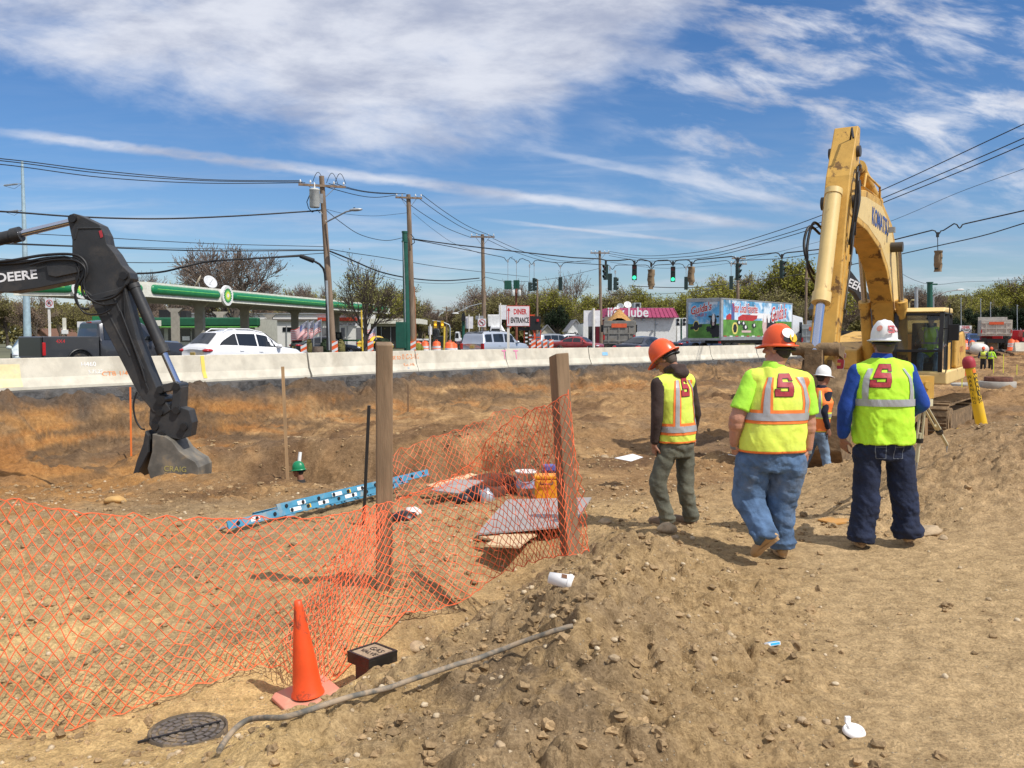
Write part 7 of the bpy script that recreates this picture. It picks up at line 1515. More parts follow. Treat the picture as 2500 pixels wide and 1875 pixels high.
hose([(120,640),(190,632),(214,668),(204,712),(222,762),(262,768),(290,756)],.016,yo=-.25);hose([(345,955),(336,985),(340,1020),(352,1042),(362,1046)],.018,yo=-.22);hose([(310,760),(352,880),(366,930)],.02,yo=-.22);hose([(318,700),(322,800),(352,900),(372,950)],.014,yo=-.2)
# coupler, link and bucket
dpr('coupler',[(372,990),(385,982),(440,990),(466,1000),(474,1030),(468,1064),(440,1072),(384,1060),(368,1036)],.30,DR)
dpr('link_arm',[(398,940),(436,930),(450,944),(446,1002),(424,1002),(430,952),(408,956)],.38,DR)
for px,py in((400,950),(440,942),(438,1000),(385,1040),(455,1040),(400,1060)):mb=MB();a=Q(px,py);mb.cyl((a[0],D-.22,a[1]),(a[0],D+.22,a[1]),.065,n=14);mb.build('link_pin',m_trim,DR)
m_bk=M('worn_bucket_steel',(.16,.145,.12),.65,.2,var=.3,dirt=(.36,.26,.15),damt=.75,dscale=3)
bo=[(382,1056),(412,1062),(430,1074),(446,1098),(466,1114),(484,1124),(492,1138),(491,1172),(480,1180),(440,1170),(400,1172),(374,1164),(368,1140),(380,1100)]
bkt=dpr('bucket',bo,.72,DR,m_bk,.1);dpr('bucket_back',[(366,1048),(374,1060),(372,1100),(352,1140),(340,1166),(332,1160),(344,1120),(360,1080)],.95,bkt,m_dg,.2)
p_=Q(436,1142);text_mesh('CRAIG',.14,frame((p_[0],D-.266,p_[1]),(1,0,-.05),(.05,0,1)),M('faded_yellow_letter',(.45,.38,.12),.8),'lettering',bkt)
# ================= people =================
def fin(mb,name,mat,parent,vox,smooth=4,wr_=None,flat_below=None):
 """weld overlapping solids into one skin"""
 ob=mb.build('tmp',mat);m=ob.modifiers.new('r','REMESH');m.mode='VOXEL';m.voxel_size=vox;m.use_smooth_shade=True
 s=ob.modifiers.new('s','SMOOTH');s.iterations=smooth;s.factor=.5
 bpy.context.view_layer.update();dg=bpy.context.evaluated_depsgraph_get();me=bpy.data.meshes.new_from_object(ob.evaluated_get(dg));bpy.data.objects.remove(ob)
 n=len(me.vertices);co=np.empty(n*3);me.vertices.foreach_get('co',co);co=co.reshape(-1,3)
 if wr_ is not None:
  no=np.empty(n*3);me.vertices.foreach_get('normal',no);no=no.reshape(-1,3)
  amp,fx,fzz,sd=wr_[:4];q=fbm((co[:,0]+co[:,1]*.7)*fx+fbm(co[:,2]*5,co[:,0]*7,2,sd)*1.2,co[:,2]*fzz+(co[:,0]-co[:,1])*9,4,sd,.55);q=q*.85+(.26 if fzz==13 and fx==5 else .06)*fbm(co[:,0]*11+co[:,2]*9+sd,co[:,2]*17-co[:,0]*7,3,sd+3,.55,True);a=np.ones(n)*amp
  if len(wr_)>4:
   for(zc,sg,k)in wr_[4]:a=a+amp*k*np.exp(-((co[:,2]-zc)/sg)**2)
  co=co+no*(q*a)[:,None]
 me.vertices.foreach_set('co',co.ravel());me.polygons.foreach_set('use_smooth',np.ones(len(me.polygons),bool));me.update()
 me.materials.clear();me.materials.append(mat);me.name=name;o=bpy.data.objects.new(name,me);C.objects.link(o);attach(o,parent);return o
def decal(target,c,fwd,quads,mat,name,off=.004,n=14):
 """cloth pieces wrapped round a vertical axis: quads of (angle, z) corners, angle 0 = back"""
 bv=BVHTree.FromPolygons([v.co for v in target.data.vertices],[p.vertices[:]for p in target.data.polygons]);inv_=mworld(target).inverted()
 bk=-Vector(fwd).normalized();sd=bk.cross(ZUP)
 mb=MB();mb.smooth=True
 for qd in quads:
  nu=nv=n;nu=qd[4][0]if len(qd)>4 else n;nv=qd[4][1]if len(qd)>4 else n;grid=[]
  for i in range(nu+1):
   for j in range(nv+1):
    u,v=i/nu,j/nv;a=(qd[0][0]*(1-u)+qd[1][0]*u)*(1-v)+(qd[3][0]*(1-u)+qd[2][0]*u)*v;z=(qd[0][1]*(1-u)+qd[1][1]*u)*(1-v)+(qd[3][1]*(1-u)+qd[2][1]*u)*v
    dr=bk*math.cos(a)-sd*math.sin(a);o=Vector((c[0],c[1],z))+dr*.8;h=bv.ray_cast(inv_@o,-dr);
    grid.append(None if h[0]is None else mworld(target)@(h[0]+h[1]*off))
  for i in range(nu):
   for j in range(nv):
    ids=[i*(nv+1)+j,(i+1)*(nv+1)+j,(i+1)*(nv+1)+j+1,i*(nv+1)+j+1];P_=[grid[k]for k in ids]
    if all(p is not None for p in P_)and max((P_[a]-P_[a-1]).length for a in range(4))<.12:mb.add(P_,[(0,1,2,3)])
 return mb.build(name,mat,target)if mb.f else None
SQ=[((-.84,.60),(1,.60),(1,1),(-.74,1)),((.52,.40),(1,.40),(1,.60),(.52,.60)),((-.84,.20),(-.32,.20),(-.32,.60),(-.84,.60)),((-.84,-.20),(.88,-.20),(.88,.22),(-.84,.22)),((.36,-.6),(.88,-.6),(.88,-.2),(.36,-.2)),((-.9,-1),(.8,-1),(.88,-.58),(-1,-.58)),((-1,-.60),(-.52,-.60),(-.52,-.38),(-1,-.38))]
def s_decal(target,c,fwd,a0,z,size,mat,edge,aspect=.80,mir=1):
 R_=.155
 for m_,g,of in((edge,.055,.005),(mat,0.0,.0085)):
  qs=[]
  for q in SQ:
   cx=sum(p[0]for p in q)/4;cy=sum(p[1]for p in q)/4
   qs.append([(a0+mir*((x+.14*y)+math.copysign(g,x-cx))*size/2*aspect/R_,z+(y+math.copysign(g,y-cy))*size/2)for x,y in q]+[(8,6)])
  decal(target,c,fwd,qs,m_,'letter_S_edge' if g else 'letter_S',of)
skin=M('skin',(.46,.22,.14),.55,var=.1,vscale=20,bump=.001,bscale=90);skin2=M('skin_tanned',(.30,.14,.085),.55,var=.1,vscale=20,bump=.001,bscale=90);m_hair_d=M('hair_dark',(.03,.022,.018),.8,bump=.003,bscale=120);m_hair_g=M('hair_greying',(.10,.075,.06),.8,bump=.003,bscale=120)
def hand(mb,wr,d,palm_n,thumb,s=1.0,curl=.5):
 """palm, four curled fingers of different lengths and a thumb; d = direction, palm_n = palm normal"""
 d=Vector(d).normalized();n=Vector(palm_n);n=(n-d*n.dot(d)).normalized();sd=d.cross(n)*thumb;wr=Vector(wr)
 kn=wr+d*.092*s
 for k in range(4):o=(1.5-k)*.0205*s;mb.cap(wr+d*.012+sd*o*.6,.0165*s,kn+sd*o,.0125*s,8)
 mb.cap(wr-d*.03,.027*s,wr+d*.03,.028*s,10)
 for k,L in enumerate((.070,.078,.072,.056)):
  o=(1.5-k)*.0215*s;p=kn+sd*o;a=curl*(.55+.18*k);dd=d
  for j,(fr,r)in enumerate(((.45,.0095),(.31,.0085),(.24,.0075))):
   dd=(d*math.cos(a)+n*math.sin(a)).normalized();q=p+dd*L*fr*s;mb.cap(p,r*s,q,r*.93*s,8);p=q;a+=curl*.75
 t0=wr+d*.022*s+sd*.026*s;t1=t0+(d*.6+sd*.75+n*.35).normalized()*.042*s;t2=t1+(d*.9+sd*.15+n*.4).normalized()*.034*s
 mb.cap(t0,.0135*s,t1,.011*s,8);mb.cap(t1,.011*s,t2,.0085*s,8)
def head_mesh(mb,c,fw,up,s=1.0):
 fw=Vector(fw).normalized();up=Vector(up).normalized();sd=fw.cross(up).normalized();up=sd.cross(fw);R_=Matrix(((sd.x,fw.x,up.x),(sd.y,fw.y,up.y),(sd.z,fw.z,up.z)))
 def L(x,y,z):return c+R_@Vector((x*s,y*s,z*s))
 mb.ball(L(0,-.012,.035),(.077*s,.097*s,.088*s),18,12,R_);mb.ball(L(0,.028,-.035),(.060*s,.066*s,.082*s),16,10,R_);mb.ball(L(0,.062,-.088),(.030*s,.028*s,.024*s),10,8,R_)
 mb.cap(L(0,.088,.018),.009*s,L(0,.110,-.022),.015*s,8);mb.ball(L(0,.090,-.055),(.026*s,.012*s,.007*s),8,6,R_);mb.ball(L(0,.088,-.068),(.023*s,.012*s,.007*s),8,6,R_)
 mb.ball(L(0,.084,.034),(.052*s,.016*s,.010*s),10,6,R_)
 for q in(-1,1):mb.ball(L(q*.079,-.008,-.005),(.010*s,.019*s,.031*s),8,8,R_);mb.ball(L(q*.045,.055,-.02),(.022*s,.022*s,.02*s),8,6,R_)
 return L,R_
def hard_hat(c,fw,up,mat,parent,s=1.0,ridges=True):
 fw=Vector(fw).normalized();up=Vector(up).normalized();sd=fw.cross(up).normalized();up=sd.cross(fw);nA,nB=40,12
 mb=MB();mb.smooth=True;vs=[]
 def P_(x,y,z):return c+sd*x*s+fw*y*s+up*z*s
 prof=[(math.cos(math.pi/2*j/nB),math.sin(math.pi/2*j/nB))for j in range(nB+1)]
 rings=[(1.0,-.028,.018)]+[(1.0,-.02,.024),(1,-.012,.0)]+[(pc,ps*.145,0)for pc,ps in prof]
 for ri,(k,z,br)in enumerate(rings):
  for i in range(nA):
   a=2*math.pi*i/nA;x,y=math.cos(a),math.sin(a);bx_=br*(1+1.7*max(0,y)**3+.25*max(0,-y));rx=.101*k**.85+bx_;ry=.128*k**.85+bx_;zz=z-(.022*max(0,y)**3 if ri<2 else 0)
   rid=0
   if ridges and ri>4:
    xo=x*rx;rid=.006*(math.exp(-((xo)/.010)**2)+math.exp(-((abs(xo)-.045)/.009)**2))*min(1,(ri-4)/3)
   vs.append(P_(x*rx,y*ry,zz+rid))
 N=len(rings);mb.add(vs,[(j*nA+i,j*nA+(i+1)%nA,(j+1)*nA+(i+1)%nA,(j+1)*nA+i)for j in range(N-1)for i in range(nA)])
 h=mb.build('hard_hat',mat,parent);so=h.modifiers.new('t','SOLIDIFY');so.thickness=.003;so.offset=-1
 mb=MB();mb.tube([P_(.088*math.cos(a),.106*math.sin(a),-.045)for a in[math.pi+math.pi*q/12 for q in range(13)]],.011,6);mb.ball(P_(0,-.115,-.05),(.03*s,.018*s,.018*s),10,6);mb.build('suspension_band',m_black,h)
 def spot(az,elv,r,mt,nm,tx=None,ts=.04,tmat=None,ov=1.0):
  """round sticker on the shell: az from the back, elevation fraction"""
  a=-math.pi/2+az;k=math.cos(elv)**.85;p=P_(math.cos(a)*.101*k,math.sin(a)*.128*k,math.sin(elv)*.145);nn=(sd*math.cos(a)*math.cos(elv)/.101+fw*math.sin(a)*math.cos(elv)/.128+up*math.sin(elv)/.145).normalized()
  rr=up.cross(nn).normalized();uu_=nn.cross(rr);m_=MB();
  m_.smooth=True;n_=18;vs_=[p+nn*.0045]
  for kk in(.5,1.0):
   for q in range(n_):t_=2*math.pi*q/n_;vs_.append(p+rr*r*kk*ov*math.cos(t_)+uu_*r*kk*math.sin(t_)+nn*(.0045-kk*kk*r*r*2.6))
  m_.add(vs_,[(0,1+q,1+(q+1)%n_)for q in range(n_)]+[(1+q,1+n_+q,1+n_+(q+1)%n_,1+(q+1)%n_)for q in range(n_)]);o=m_.build(nm,mt,h)
  if tx:text_mesh(tx,ts,frame(p+nn*.0075,rr,uu_),tmat,'lettering',o,bold=.002)
  return p,nn,rr,uu_
 return h,spot
m_jean=M('blue_denim',(.075,.135,.24),.9,var=.35,vscale=7,bump=.004,bscale=60,dirt=(.28,.30,.32),damt=.35,dscale=3);m_jean_d=M('dark_denim',(.010,.017,.045),.9,var=.3,vscale=8,bump=.004,bscale=60);m_jean_l=M('light_denim',(.16,.23,.32),.9,var=.35,vscale=7,bump=.004,bscale=60)
m_grey_t=M('grey_green_canvas',(.115,.115,.085),.9,var=.3,vscale=7,bump=.004,bscale=60,dirt=(.25,.22,.17),damt=.3);m_boot=M('tan_boot',(.46,.30,.15),.85,dirt=(.45,.32,.19),damt=.7);m_boot_d=M('dusty_boot',(.20,.13,.08),.85,dirt=(.4,.29,.18),damt=.7)
m_lime=M('lime_vest',(.50,.86,.035),.75,var=.08,vscale=5,bump=.002,bscale=60);m_lime_y=M('lime_yellow_vest',(.72,.84,.10),.8,var=.1,vscale=4,bump=.002,bscale=60,dirt=(.5,.55,.25),damt=.3);m_lime_s=M('lime_shirt',(.45,.88,.06),.8,var=.05,bump=.002,bscale=70);m_refl=M('silver_reflective',(.40,.40,.41),.45,.15,var=.08)
m_orv=M('orange_trim',(.92,.22,.04),.7,var=.06);m_blue=M('blue_fleece',(.012,.055,.30),.95,var=.2,vscale=6,bump=.004,bscale=120);m_brown=M('brown_hoodie',(.050,.032,.028),.95,var=.25,vscale=6,bump=.004,bscale=100);m_navy=M('navy_sweater',(.012,.014,.030),.95,bump=.003,bscale=100)
m_hat_o=M('hat_orange',(.86,.11,.025),.32,var=.03,dirt=(.5,.12,.05),damt=.3);m_hat_w=M('hat_white',(.80,.80,.78),.35,var=.02,dirt=(.6,.56,.5),damt=.25);m_hat_g=M('hat_green',(.01,.22,.09),.35);m_glove=M('grey_glove',(.20,.20,.19),.9);m_glove_r=M('red_glove',(.50,.10,.06),.8)
def person(label,J,sp):
 """J: joint -> world point; sp: look"""
 v=sp.get('vox',.011);z0_=min(J['toeL'].z,J['toeR'].z);base=Vector(((J['pel'].x),J['pel'].y,z0_));root=thing('person',base,label,'person',sp.get('group'));fw=Vector(sp['fw']).normalized();sd=fw.cross(ZUP).normalized();b=sp.get('bulk',1.0);hf=Vector(sp.get('hf',sp['fw'])).normalized();hu=Vector(sp.get('hu',(0,0,1)))
 nk=J['neck'];pel=J['pel'];shw=(J['shR']-J['shL']).length/2;mid=(J['shL']+J['shR'])/2
 mb=MB();L,R_=head_mesh(mb,J['head'],hf,hu,sp.get('hs',1.0));nr=sp.get('neckr',.058)
 mb.cap(L(0,-.02,-.05),nr,nk+ZUP*-.02,nr*1.12,14)
 mb.loft([(pel+ZUP*.0,.14*b,.10*b),(pel.lerp(mid,.5),.13*b,.095*b),(mid-ZUP*.05,shw*.85,.10),(mid+ZUP*.02,shw*.55,.075),(nk,.07,.06)],18,sd,fw)
 sk=sp.get('skin',skin)
 for S_,th_ in(('L',1),('R',-1)):
  sh,elb,wr=J['sh'+S_],J['el'+S_],J['wr'+S_];k=(.8+.2*b)*sp.get('armk',1.0);mb.cap(sh,.048*k,elb,.040*k,12);mb.cap(elb,.043*k,wr,.026*k,12);mb.ball(elb.lerp(wr,.25),.044*k,10,8)
  hd=J.get('hd'+S_,wr-elb);hand(mb,wr+(wr-elb).normalized()*.015,hd,sp.get('pn'+S_,sd*(1 if S_=='L' else-1)),th_*sp.get('tf',1),sp.get('hands',1.0),sp.get('curl',.55))
  mb.cap(J['hip'+S_],.07,J['kn'+S_],.05,10);mb.cap(J['kn'+S_],.05,J['an'+S_],.035,10)
 fin(mb,'body',sk,root,min(v,.0065)if v<.015 else v,2)
# hair
 mb=MB();mb.ball(L(0,-.026,.026),(.079,.086,.088),18,12,R_);mb.loft([(L(0,-.052,-.005),.076,.058),(L(0,-.050,-.045),.068,.050),(L(0,-.045,-.072),.052,.038)],16,R_@Vector((1,0,0)),R_@Vector((0,1,0)));fin(mb,'hair',sp.get('hair',m_hair_d),root,max(v*.6,.008),2)
# trousers
 tm=sp['trousers'];mb=MB();pr_=sp.get('pr',(.175*b,.125*b));mb.loft([(pel+ZUP*.14,pr_[0]*.82,pr_[1]*.82),(pel+ZUP*.05,pr_[0],pr_[1]),(pel-ZUP*.04,pr_[0]*1.0,pr_[1]*1.02),(pel-ZUP*.14,pr_[0]*.92,pr_[1]*.85)],22,sd,fw,2.4)
 lr=sp.get('lr',(.098,.078,.072));
 for S_ in 'LR':
  h_,k_,a_=J['hip'+S_],J['kn'+S_],J['an'+S_];dl=(a_-k_).normalized();mb.cap(h_,lr[0]*b,h_.lerp(k_,.55),lr[0]*.9*b,16);mb.cap(h_.lerp(k_,.5),lr[0]*.92*b,k_,lr[1]*b,16);mb.cap(k_,lr[1]*b,k_.lerp(a_,.6),lr[2]*.95*b,16);mb.cyl(k_.lerp(a_,.55),a_+dl*.045,lr[2]*.95*b,lr[2]*1.05*b,16);mb.ball(a_-dl*.01,(lr[2]*1.18*b,lr[2]*1.2*b,.035),14,8)
 kz=(J['knL'].z+J['knR'].z)/2;az_=(J['anL'].z+J['anR'].z)/2
 tr_=fin(mb,'trousers',tm,root,v,3,(sp.get('tw',.0055)*1.9,5,13,5,[(az_+.06,.12,.9),(kz-.04,.09,.7),(pel.z-.08,.08,.6)]))
# boots
 for S_ in 'LR':
  an,toe=J['an'+S_],J['toe'+S_];dt=(toe-an);hd_=sp.get('heel'+S_);up_=ZUP;fl=Vector((dt.x,dt.y,0)).normalized()if hd_ is None else None;mb=MB()
  if hd_ is None:heel=Vector((an.x,an.y,toe.z))-fl*.055;dd=fl;uu_=ZUP
  else:heel=hd_;dd=(toe-heel).normalized();uu_=(an-heel)-dd*(an-heel).dot(dd);uu_.normalize()
  ss=dd.cross(uu_);L_=.29;pts=[(0,.04,.038),(.06,.042,.042),(.14,.038,.04),(.22,.030,.048),(.265,.022,.036)]
  for(a1,h1,w1),(a2,h2,w2)in zip(pts[:-1],pts[1:]):
   mb.cap(heel+dd*(a1+.02)+uu_*h1,w1,heel+dd*(a2+.02)+uu_*h2,w2,12)
  mb.cap(heel+dd*.06+uu_*.05,.045,an+(an-J['kn'+S_]).normalized()*-.02,.052,12);bt_=fin(mb,'boot',sp.get('boot',m_boot),root,max(v*.7,.007),2)
  mb=MB();out=[]
  for q in range(20):t_=2*math.pi*q/20;out.append((.145+.15*math.cos(t_),(.046-.006*math.cos(2*t_)+.004*math.cos(t_))*math.sin(t_)))
  mb.prism(out,heel+uu_*.006,dd,ss,.026);mb.build('boot_sole',sp.get('sole',m_boot),bt_,bevel=.003)
# upper clothing
 tz0=pel.z+sp.get('hem',-.02);cr=sp.get('cr',(.19*b,.135*b));hr=sp.get('hr',(.185*b,.135*b));hemz=pel+ZUP*sp.get('hem',-.02)
 def torso(mb,g,hem_o=0.0,top=True):
  m2=pel.lerp(mid,.45);ctr=mid-ZUP*.16
  rg=[(hemz+sd*sp.get('hx',0)+ZUP*hem_o,hr[0]+g,hr[1]+g),(hemz+sd*sp.get('hx',0)*.7+ZUP*.10,hr[0]+g,hr[1]+g),(m2,(cr[0]+hr[0])/2*.98+g,(cr[1]+hr[1])/2+g),(ctr,cr[0]+g,cr[1]+g),(mid-ZUP*.05,min(cr[0]*.98,shw)+g,cr[1]*.92+g),(mid+ZUP*.015,shw*.78+g*.5,cr[1]*.68+g),(nk-ZUP*.025,.088+g*.4,.075+g*.4)]
  mb.loft(rg,26,sd,fw,2.35)
 slm=sp['sleeve'];mb=MB();torso(mb,-.008);sr=sp.get('sr',(.066,.056,.044))
 for S_ in 'LR':
  sh,elb,wr=J['sh'+S_],J['el'+S_],J['wr'+S_]
  if sp.get('short'):e_=sh.lerp(elb,.80);mb.cap(sh,sr[0]*b,sh.lerp(elb,.4),sr[0]*1.04*b,14);mb.cyl(sh.lerp(elb,.3),e_,sr[0]*1.08*b,sr[0]*1.16*b,16)
  else:mb.cap(sh,sr[0]*b,elb,sr[1]*b,14);mb.cap(elb,sr[1]*b,elb.lerp(wr,.8),sr[2]*b,14);mb.cap(elb.lerp(wr,.7),sr[2]*1.08*b,elb.lerp(wr,.93),sr[2]*.95,14)
 mb.loft([(nk-ZUP*.06,.10,.09),(nk+ZUP*.016,.074,.070)],16,sd,fw)
 if sp.get('hood'):
  hc=nk-fw*.07-ZUP*.02;mb.ball(hc,(.10,.06,.055),14,10,Matrix(((sd.x,fw.x,0),(sd.y,fw.y,0),(0,0,1))));mb.tube([nk+sd*.085+fw*.05-ZUP*.01,nk+sd*.09-fw*.03+ZUP*.03,nk-fw*.085+ZUP*.035,nk-sd*.09-fw*.03+ZUP*.03,nk-sd*.085+fw*.05-ZUP*.01],.032,10)
 fin(mb,sp.get('sleeve_name','sweater'),slm,root,v,3,(sp.get('sw',.0045)*1.6,8,13,8))
 mb=MB();torso(mb,sp.get('vg',.012));
 g_=sr[0]*b+.010;iL,iR=J['shL'].lerp(mid,.10),J['shR'].lerp(mid,.10);mb.cap(iL,g_,iR,g_,16)
 for S_,q_ in(('L',iL),('R',iR)):mb.cap(q_,g_,nk+(q_-nk)*.30-ZUP*.035,.055,14);mb.cap(q_,g_*.98,q_.lerp(pel,.32),.05,14)
 vest=fin(mb,'vest',sp['vest'],root,v,3,(sp.get('vw',.0045)*2.0,5,6.5,11,[(hemz.z+.08,.12,1.2)]))
 c=(pel.x*.5+mid.x*.5,pel.y*.5+mid.y*.5);ht=mid.z-hemz.z;bz=sp.get('band',hemz.z+ht*.42);tp=mid.z+.045
 tw_=sp.get('tw_',.055)
 sa=sp.get('sa',.82);tp-=.02
 if sp.get('trim'):
  for a0 in(-sa,sa,math.pi-sa,math.pi+sa):decal(vest,c,fw,[[(a0-.21,bz),(a0+.21,bz),(a0+.19,tp),(a0-.19,tp),(6,26)]],sp['trim'],'vest_trim',.0035)
  for a_,b_ in((bz-.05,bz+.055),(hemz.z+.004,hemz.z+.018)):decal(vest,c,fw,[[(-3.14,a_),(3.14,a_),(3.14,b_),(-3.14,b_),(90,5)]],sp['trim'],'vest_trim',.0045)
 if sp.get('stripes',1):
  for a0 in(-sa,sa,math.pi-sa,math.pi+sa):decal(vest,c,fw,[[(a0-.11,bz),(a0+.11,bz),(a0+.10,tp),(a0-.10,tp),(5,26)]],m_refl,'reflective_strip',.0065)
  decal(vest,c,fw,[[(-3.14,bz-.026),(3.14,bz-.026),(3.14,bz+.03),(-3.14,bz+.03),(90,4)]],m_refl,'reflective_band',.0085)
 if sp.get('S'):s_decal(vest,c,fw,sp['S'][0],sp['S'][1],sp['S'][2],m_sred,m_sdark)
 hc=L(0,-.01,.048);hat,spot=hard_hat(hc,hf,hu,sp['hat'],root,sp.get('hats',1.0))
 return root,hat,spot,vest,c,L,tr_
def P3(D,**k):return{n:W(a[0],a[1],D+(a[2]if len(a)>2 else 0))for n,a in k.items()}
# middle man, walking, from behind
J=P3(6.8,head=(1898,852,.02),neck=(1888,886),shL=(1838,924),shR=(1964,932),elL=(1800,1022,-.03),elR=(1972,1030,.02),wrL=(1793,1080,.0),wrR=(1972,1092,.03),pel=(1884,1105),hipL=(1838,1130),hipR=(1925,1130),knL=(1826,1220,.04),knR=(1905,1228,.08),anL=(1868,1304,-.2),anR=(1910,1346,.06),toeL=(1836,1364,-.04),toeR=(1896,1368,.28))
J['toeR'].z=gz(J['toeR'].x,J['toeR'].y)+.012;J['anR'].z=J['toeR'].z+.10;J['hdL']=W(1798,1118,6.85)-W(1793,1082,6.8);J['hdR']=W(1968,1125,6.85)-W(1972,1092,6.83)
p_,hat,spot,vest,c,L,tr_=person('heavy-set worker in orange sticker-covered hard hat, lime tee and jeans, walking away',J,dict(fw=(-.25,1,0),hf=(-.75,.66,0),bulk=1.32,neckr=.066,trousers=m_jean,sleeve=m_lime_s,sleeve_name='t_shirt',short=True,vest=m_lime_y,trim=m_orv,hat=m_hat_o,hair=m_hair_d,S=(-.10,W(0,938,6.8).z,.165),band=W(0,1014,6.8).z,hem=.015,heelL=W(1901,1316,6.52),hr=(.252,.186),cr=(.234,.172),pr=(.236,.168),lr=(.108,.092,.072),sr=(.058,.05,.04),armk=1.42,tw=.007,skin=skin,pnL=(.6,.3,0),pnR=(-.6,.3,0),sole=m_boot))
spot(-.55,.55,.042,m_letter_w,'oval_sticker',ov=1.15);spot(-.12,.28,.036,M('yellow_sticker',(.8,.5,.03),.5),'yellow_sticker',ov=1.3);spot(.85,.32,.036,m_letter_w,'round_sticker','731',.036,M('purple_ink',(.12,.02,.12),.5));spot(-.62,.22,.03,m_letter_k,'dark_sticker',ov=1.3);spot(.35,.02,.02,m_letter_w,'small_sticker',ov=2.2)
mb=MB();e_=J['wrL']+(J['wrL']-J['elL']).normalized()*-.05;mb.cyl(e_,J['wrL']+J['hdL'].normalized()*.05,.036,.038,14);mb.cyl(J['wrR']-(J['wrR']-J['elR']).normalized()*.04,J['wrR']+J['hdR'].normalized()*.045,.034,.036,14);mb.build('glove_cuffs',m_glove,p_)
mb=MB();hp=J['wrL']+J['hdL'].normalized()*.12;mb.cyl(hp+Vector((-.01,-.03,0)),hp+Vector((-.075,-.05,.015)),.004,n=8);mb.build('cigarette',m_letter_w,origin=hp,label='cigarette in the left hand of the heavy-set worker',cat='cigarette')
# right man, standing, from behind
J=P3(7.15,head=(2157,839,.02),neck=(2154,866),shL=(2092,908),shR=(2218,906),elL=(2064,998),elR=(2250,985,-.02),wrL=(2058,1064,.05),wrR=(2215,1010,.30),pel=(2156,1078),hipL=(2118,1106),hipR=(2194,1106),knL=(2114,1218,.02),knR=(2206,1218,.02),anL=(2102,1318),anR=(2216,1320),toeL=(2090,1340,.22),toeR=(2226,1342,.24))
for q in 'LR':J['toe'+q].z=gz(J['toe'+q].x,J['toe'+q].y)+.012;J['an'+q].z=max(J['an'+q].z,J['toe'+q].z+.075)
J['hdL']=W(2062,1108,7.24)-W(2058,1064,7.2)
p_,hat,spot,vest,c,L,tr_=person('worker in white hard hat, blue fleece sleeves and dark jeans, seen from behind',J,dict(fw=(.05,1,0),hf=(.1,1,0),bulk=1.12,trousers=m_jean_d,sleeve=m_blue,sleeve_name='fleece',vest=m_lime,hat=m_hat_w,hair=m_hair_g,S=(-.36,W(0,918,7.0).z,.18),sa=.98,band=W(0,982,7.1).z,hem=-.01,hr=(.225,.16),cr=(.225,.155),pr=(.203,.142),lr=(.104,.098,.094),sr=(.060,.058,.048),tw=.0075,vw=.007,boot=m_boot_d,skin=skin2,pnL=(.7,.3,0),tw_=.06))
S_logo(.075,frame(J['head']+Vector((.004,-.130,.115)),(1,0,0),(0,.55,.85)),m_sred,'letter_S',hat);spot(-.75,.55,.026,M('faded_red_sticker',(.7,.3,.22),.5),'round_sticker');spot(.72,.5,.026,m_sred,'round_sticker');spot(.72,.5,.021,m_letter_w,'round_sticker_face')
m_stitch=M('denim_stitching',(.16,.18,.22),.8);zq=J['pel'].z
for a0,a1 in((-.75,-.22),(.22,.75)):[decal(tr_,(J['pel'].x,J['pel'].y),(0,1,0),[q_],m_stitch,'pocket_stitching',.003)for q_ in[[(a0,zq+.02),(a1,zq+.02),(a1,zq+.026),(a0,zq+.026),(14,1)],[(a0,zq-.03),(a1,zq-.03),(a1,zq-.026),(a0,zq-.026),(14,1)],[(a0,zq-.12),(a0+.03,zq-.12),(a0+.03,zq+.02),(a0,zq+.02),(1,12)],[(a1-.03,zq-.12),(a1,zq-.12),(a1,zq+.02),(a1-.03,zq+.02),(1,12)],[(a0,zq-.124),(a1,zq-.124),(a1,zq-.12),(a0,zq-.12),(14,1)]]]
# left man, head bowed, walking left
J=P3(8.0,head=(1624,878,.05),neck=(1648,904,.04),shL=(1606,938,-.08),shR=(1682,930,.16),elL=(1604,1015,-.10),elR=(1698,1010,.22),wrL=(1598,1080,-.05),wrR=(1690,1060,.30),pel=(1650,1078,.05),hipL=(1634,1094,-.03),hipR=(1672,1096,.12),knL=(1604,1176,-.02),knR=(1674,1196,.10),anL=(1628,1262,.0),anR=(1686,1284,.12),toeL=(1606,1285,.12),toeR=(1660,1300,.22))
for q in 'LR':J['toe'+q].z=max(J['toe'+q].z,gz(J['toe'+q].x,J['toe'+q].y)+.012);J['an'+q].z=J['toe'+q].z+.09
J['hdL']=W(1598,1120,8.0)-W(1598,1080,7.95)
p_,hat,spot,vest,c,L,tr_=person('worker in brown hoodie and orange hard hat looking down, vest open, walking left',J,dict(fw=(-.70,.71,0),hf=(-.80,.42,-.62),hu=(-.48,.3,.82),bulk=.98,trousers=m_grey_t,sleeve=m_brown,sleeve_name='hooded_sweatshirt',hood=True,vest=m_lime_y,trim=m_orv,hat=m_hat_o,hair=m_hair_g,S=(-.12,W(0,945,7.9).z,.17),band=W(0,1046,8.0).z,hem=.0,hr=(.19,.14),cr=(.19,.14),pr=(.178,.14),lr=(.092,.080,.074),sr=(.066,.056,.044),tw=.006,boot=m_boot_d,skin=skin2,pnL=(.6,.2,0),curl=.8,hats=1.02))
spot(.55,.42,.024,m_letter_k,'oval_sticker',ov=1.35);spot(.55,.42,.028,m_letter_w,'sticker_edge',ov=1.3)
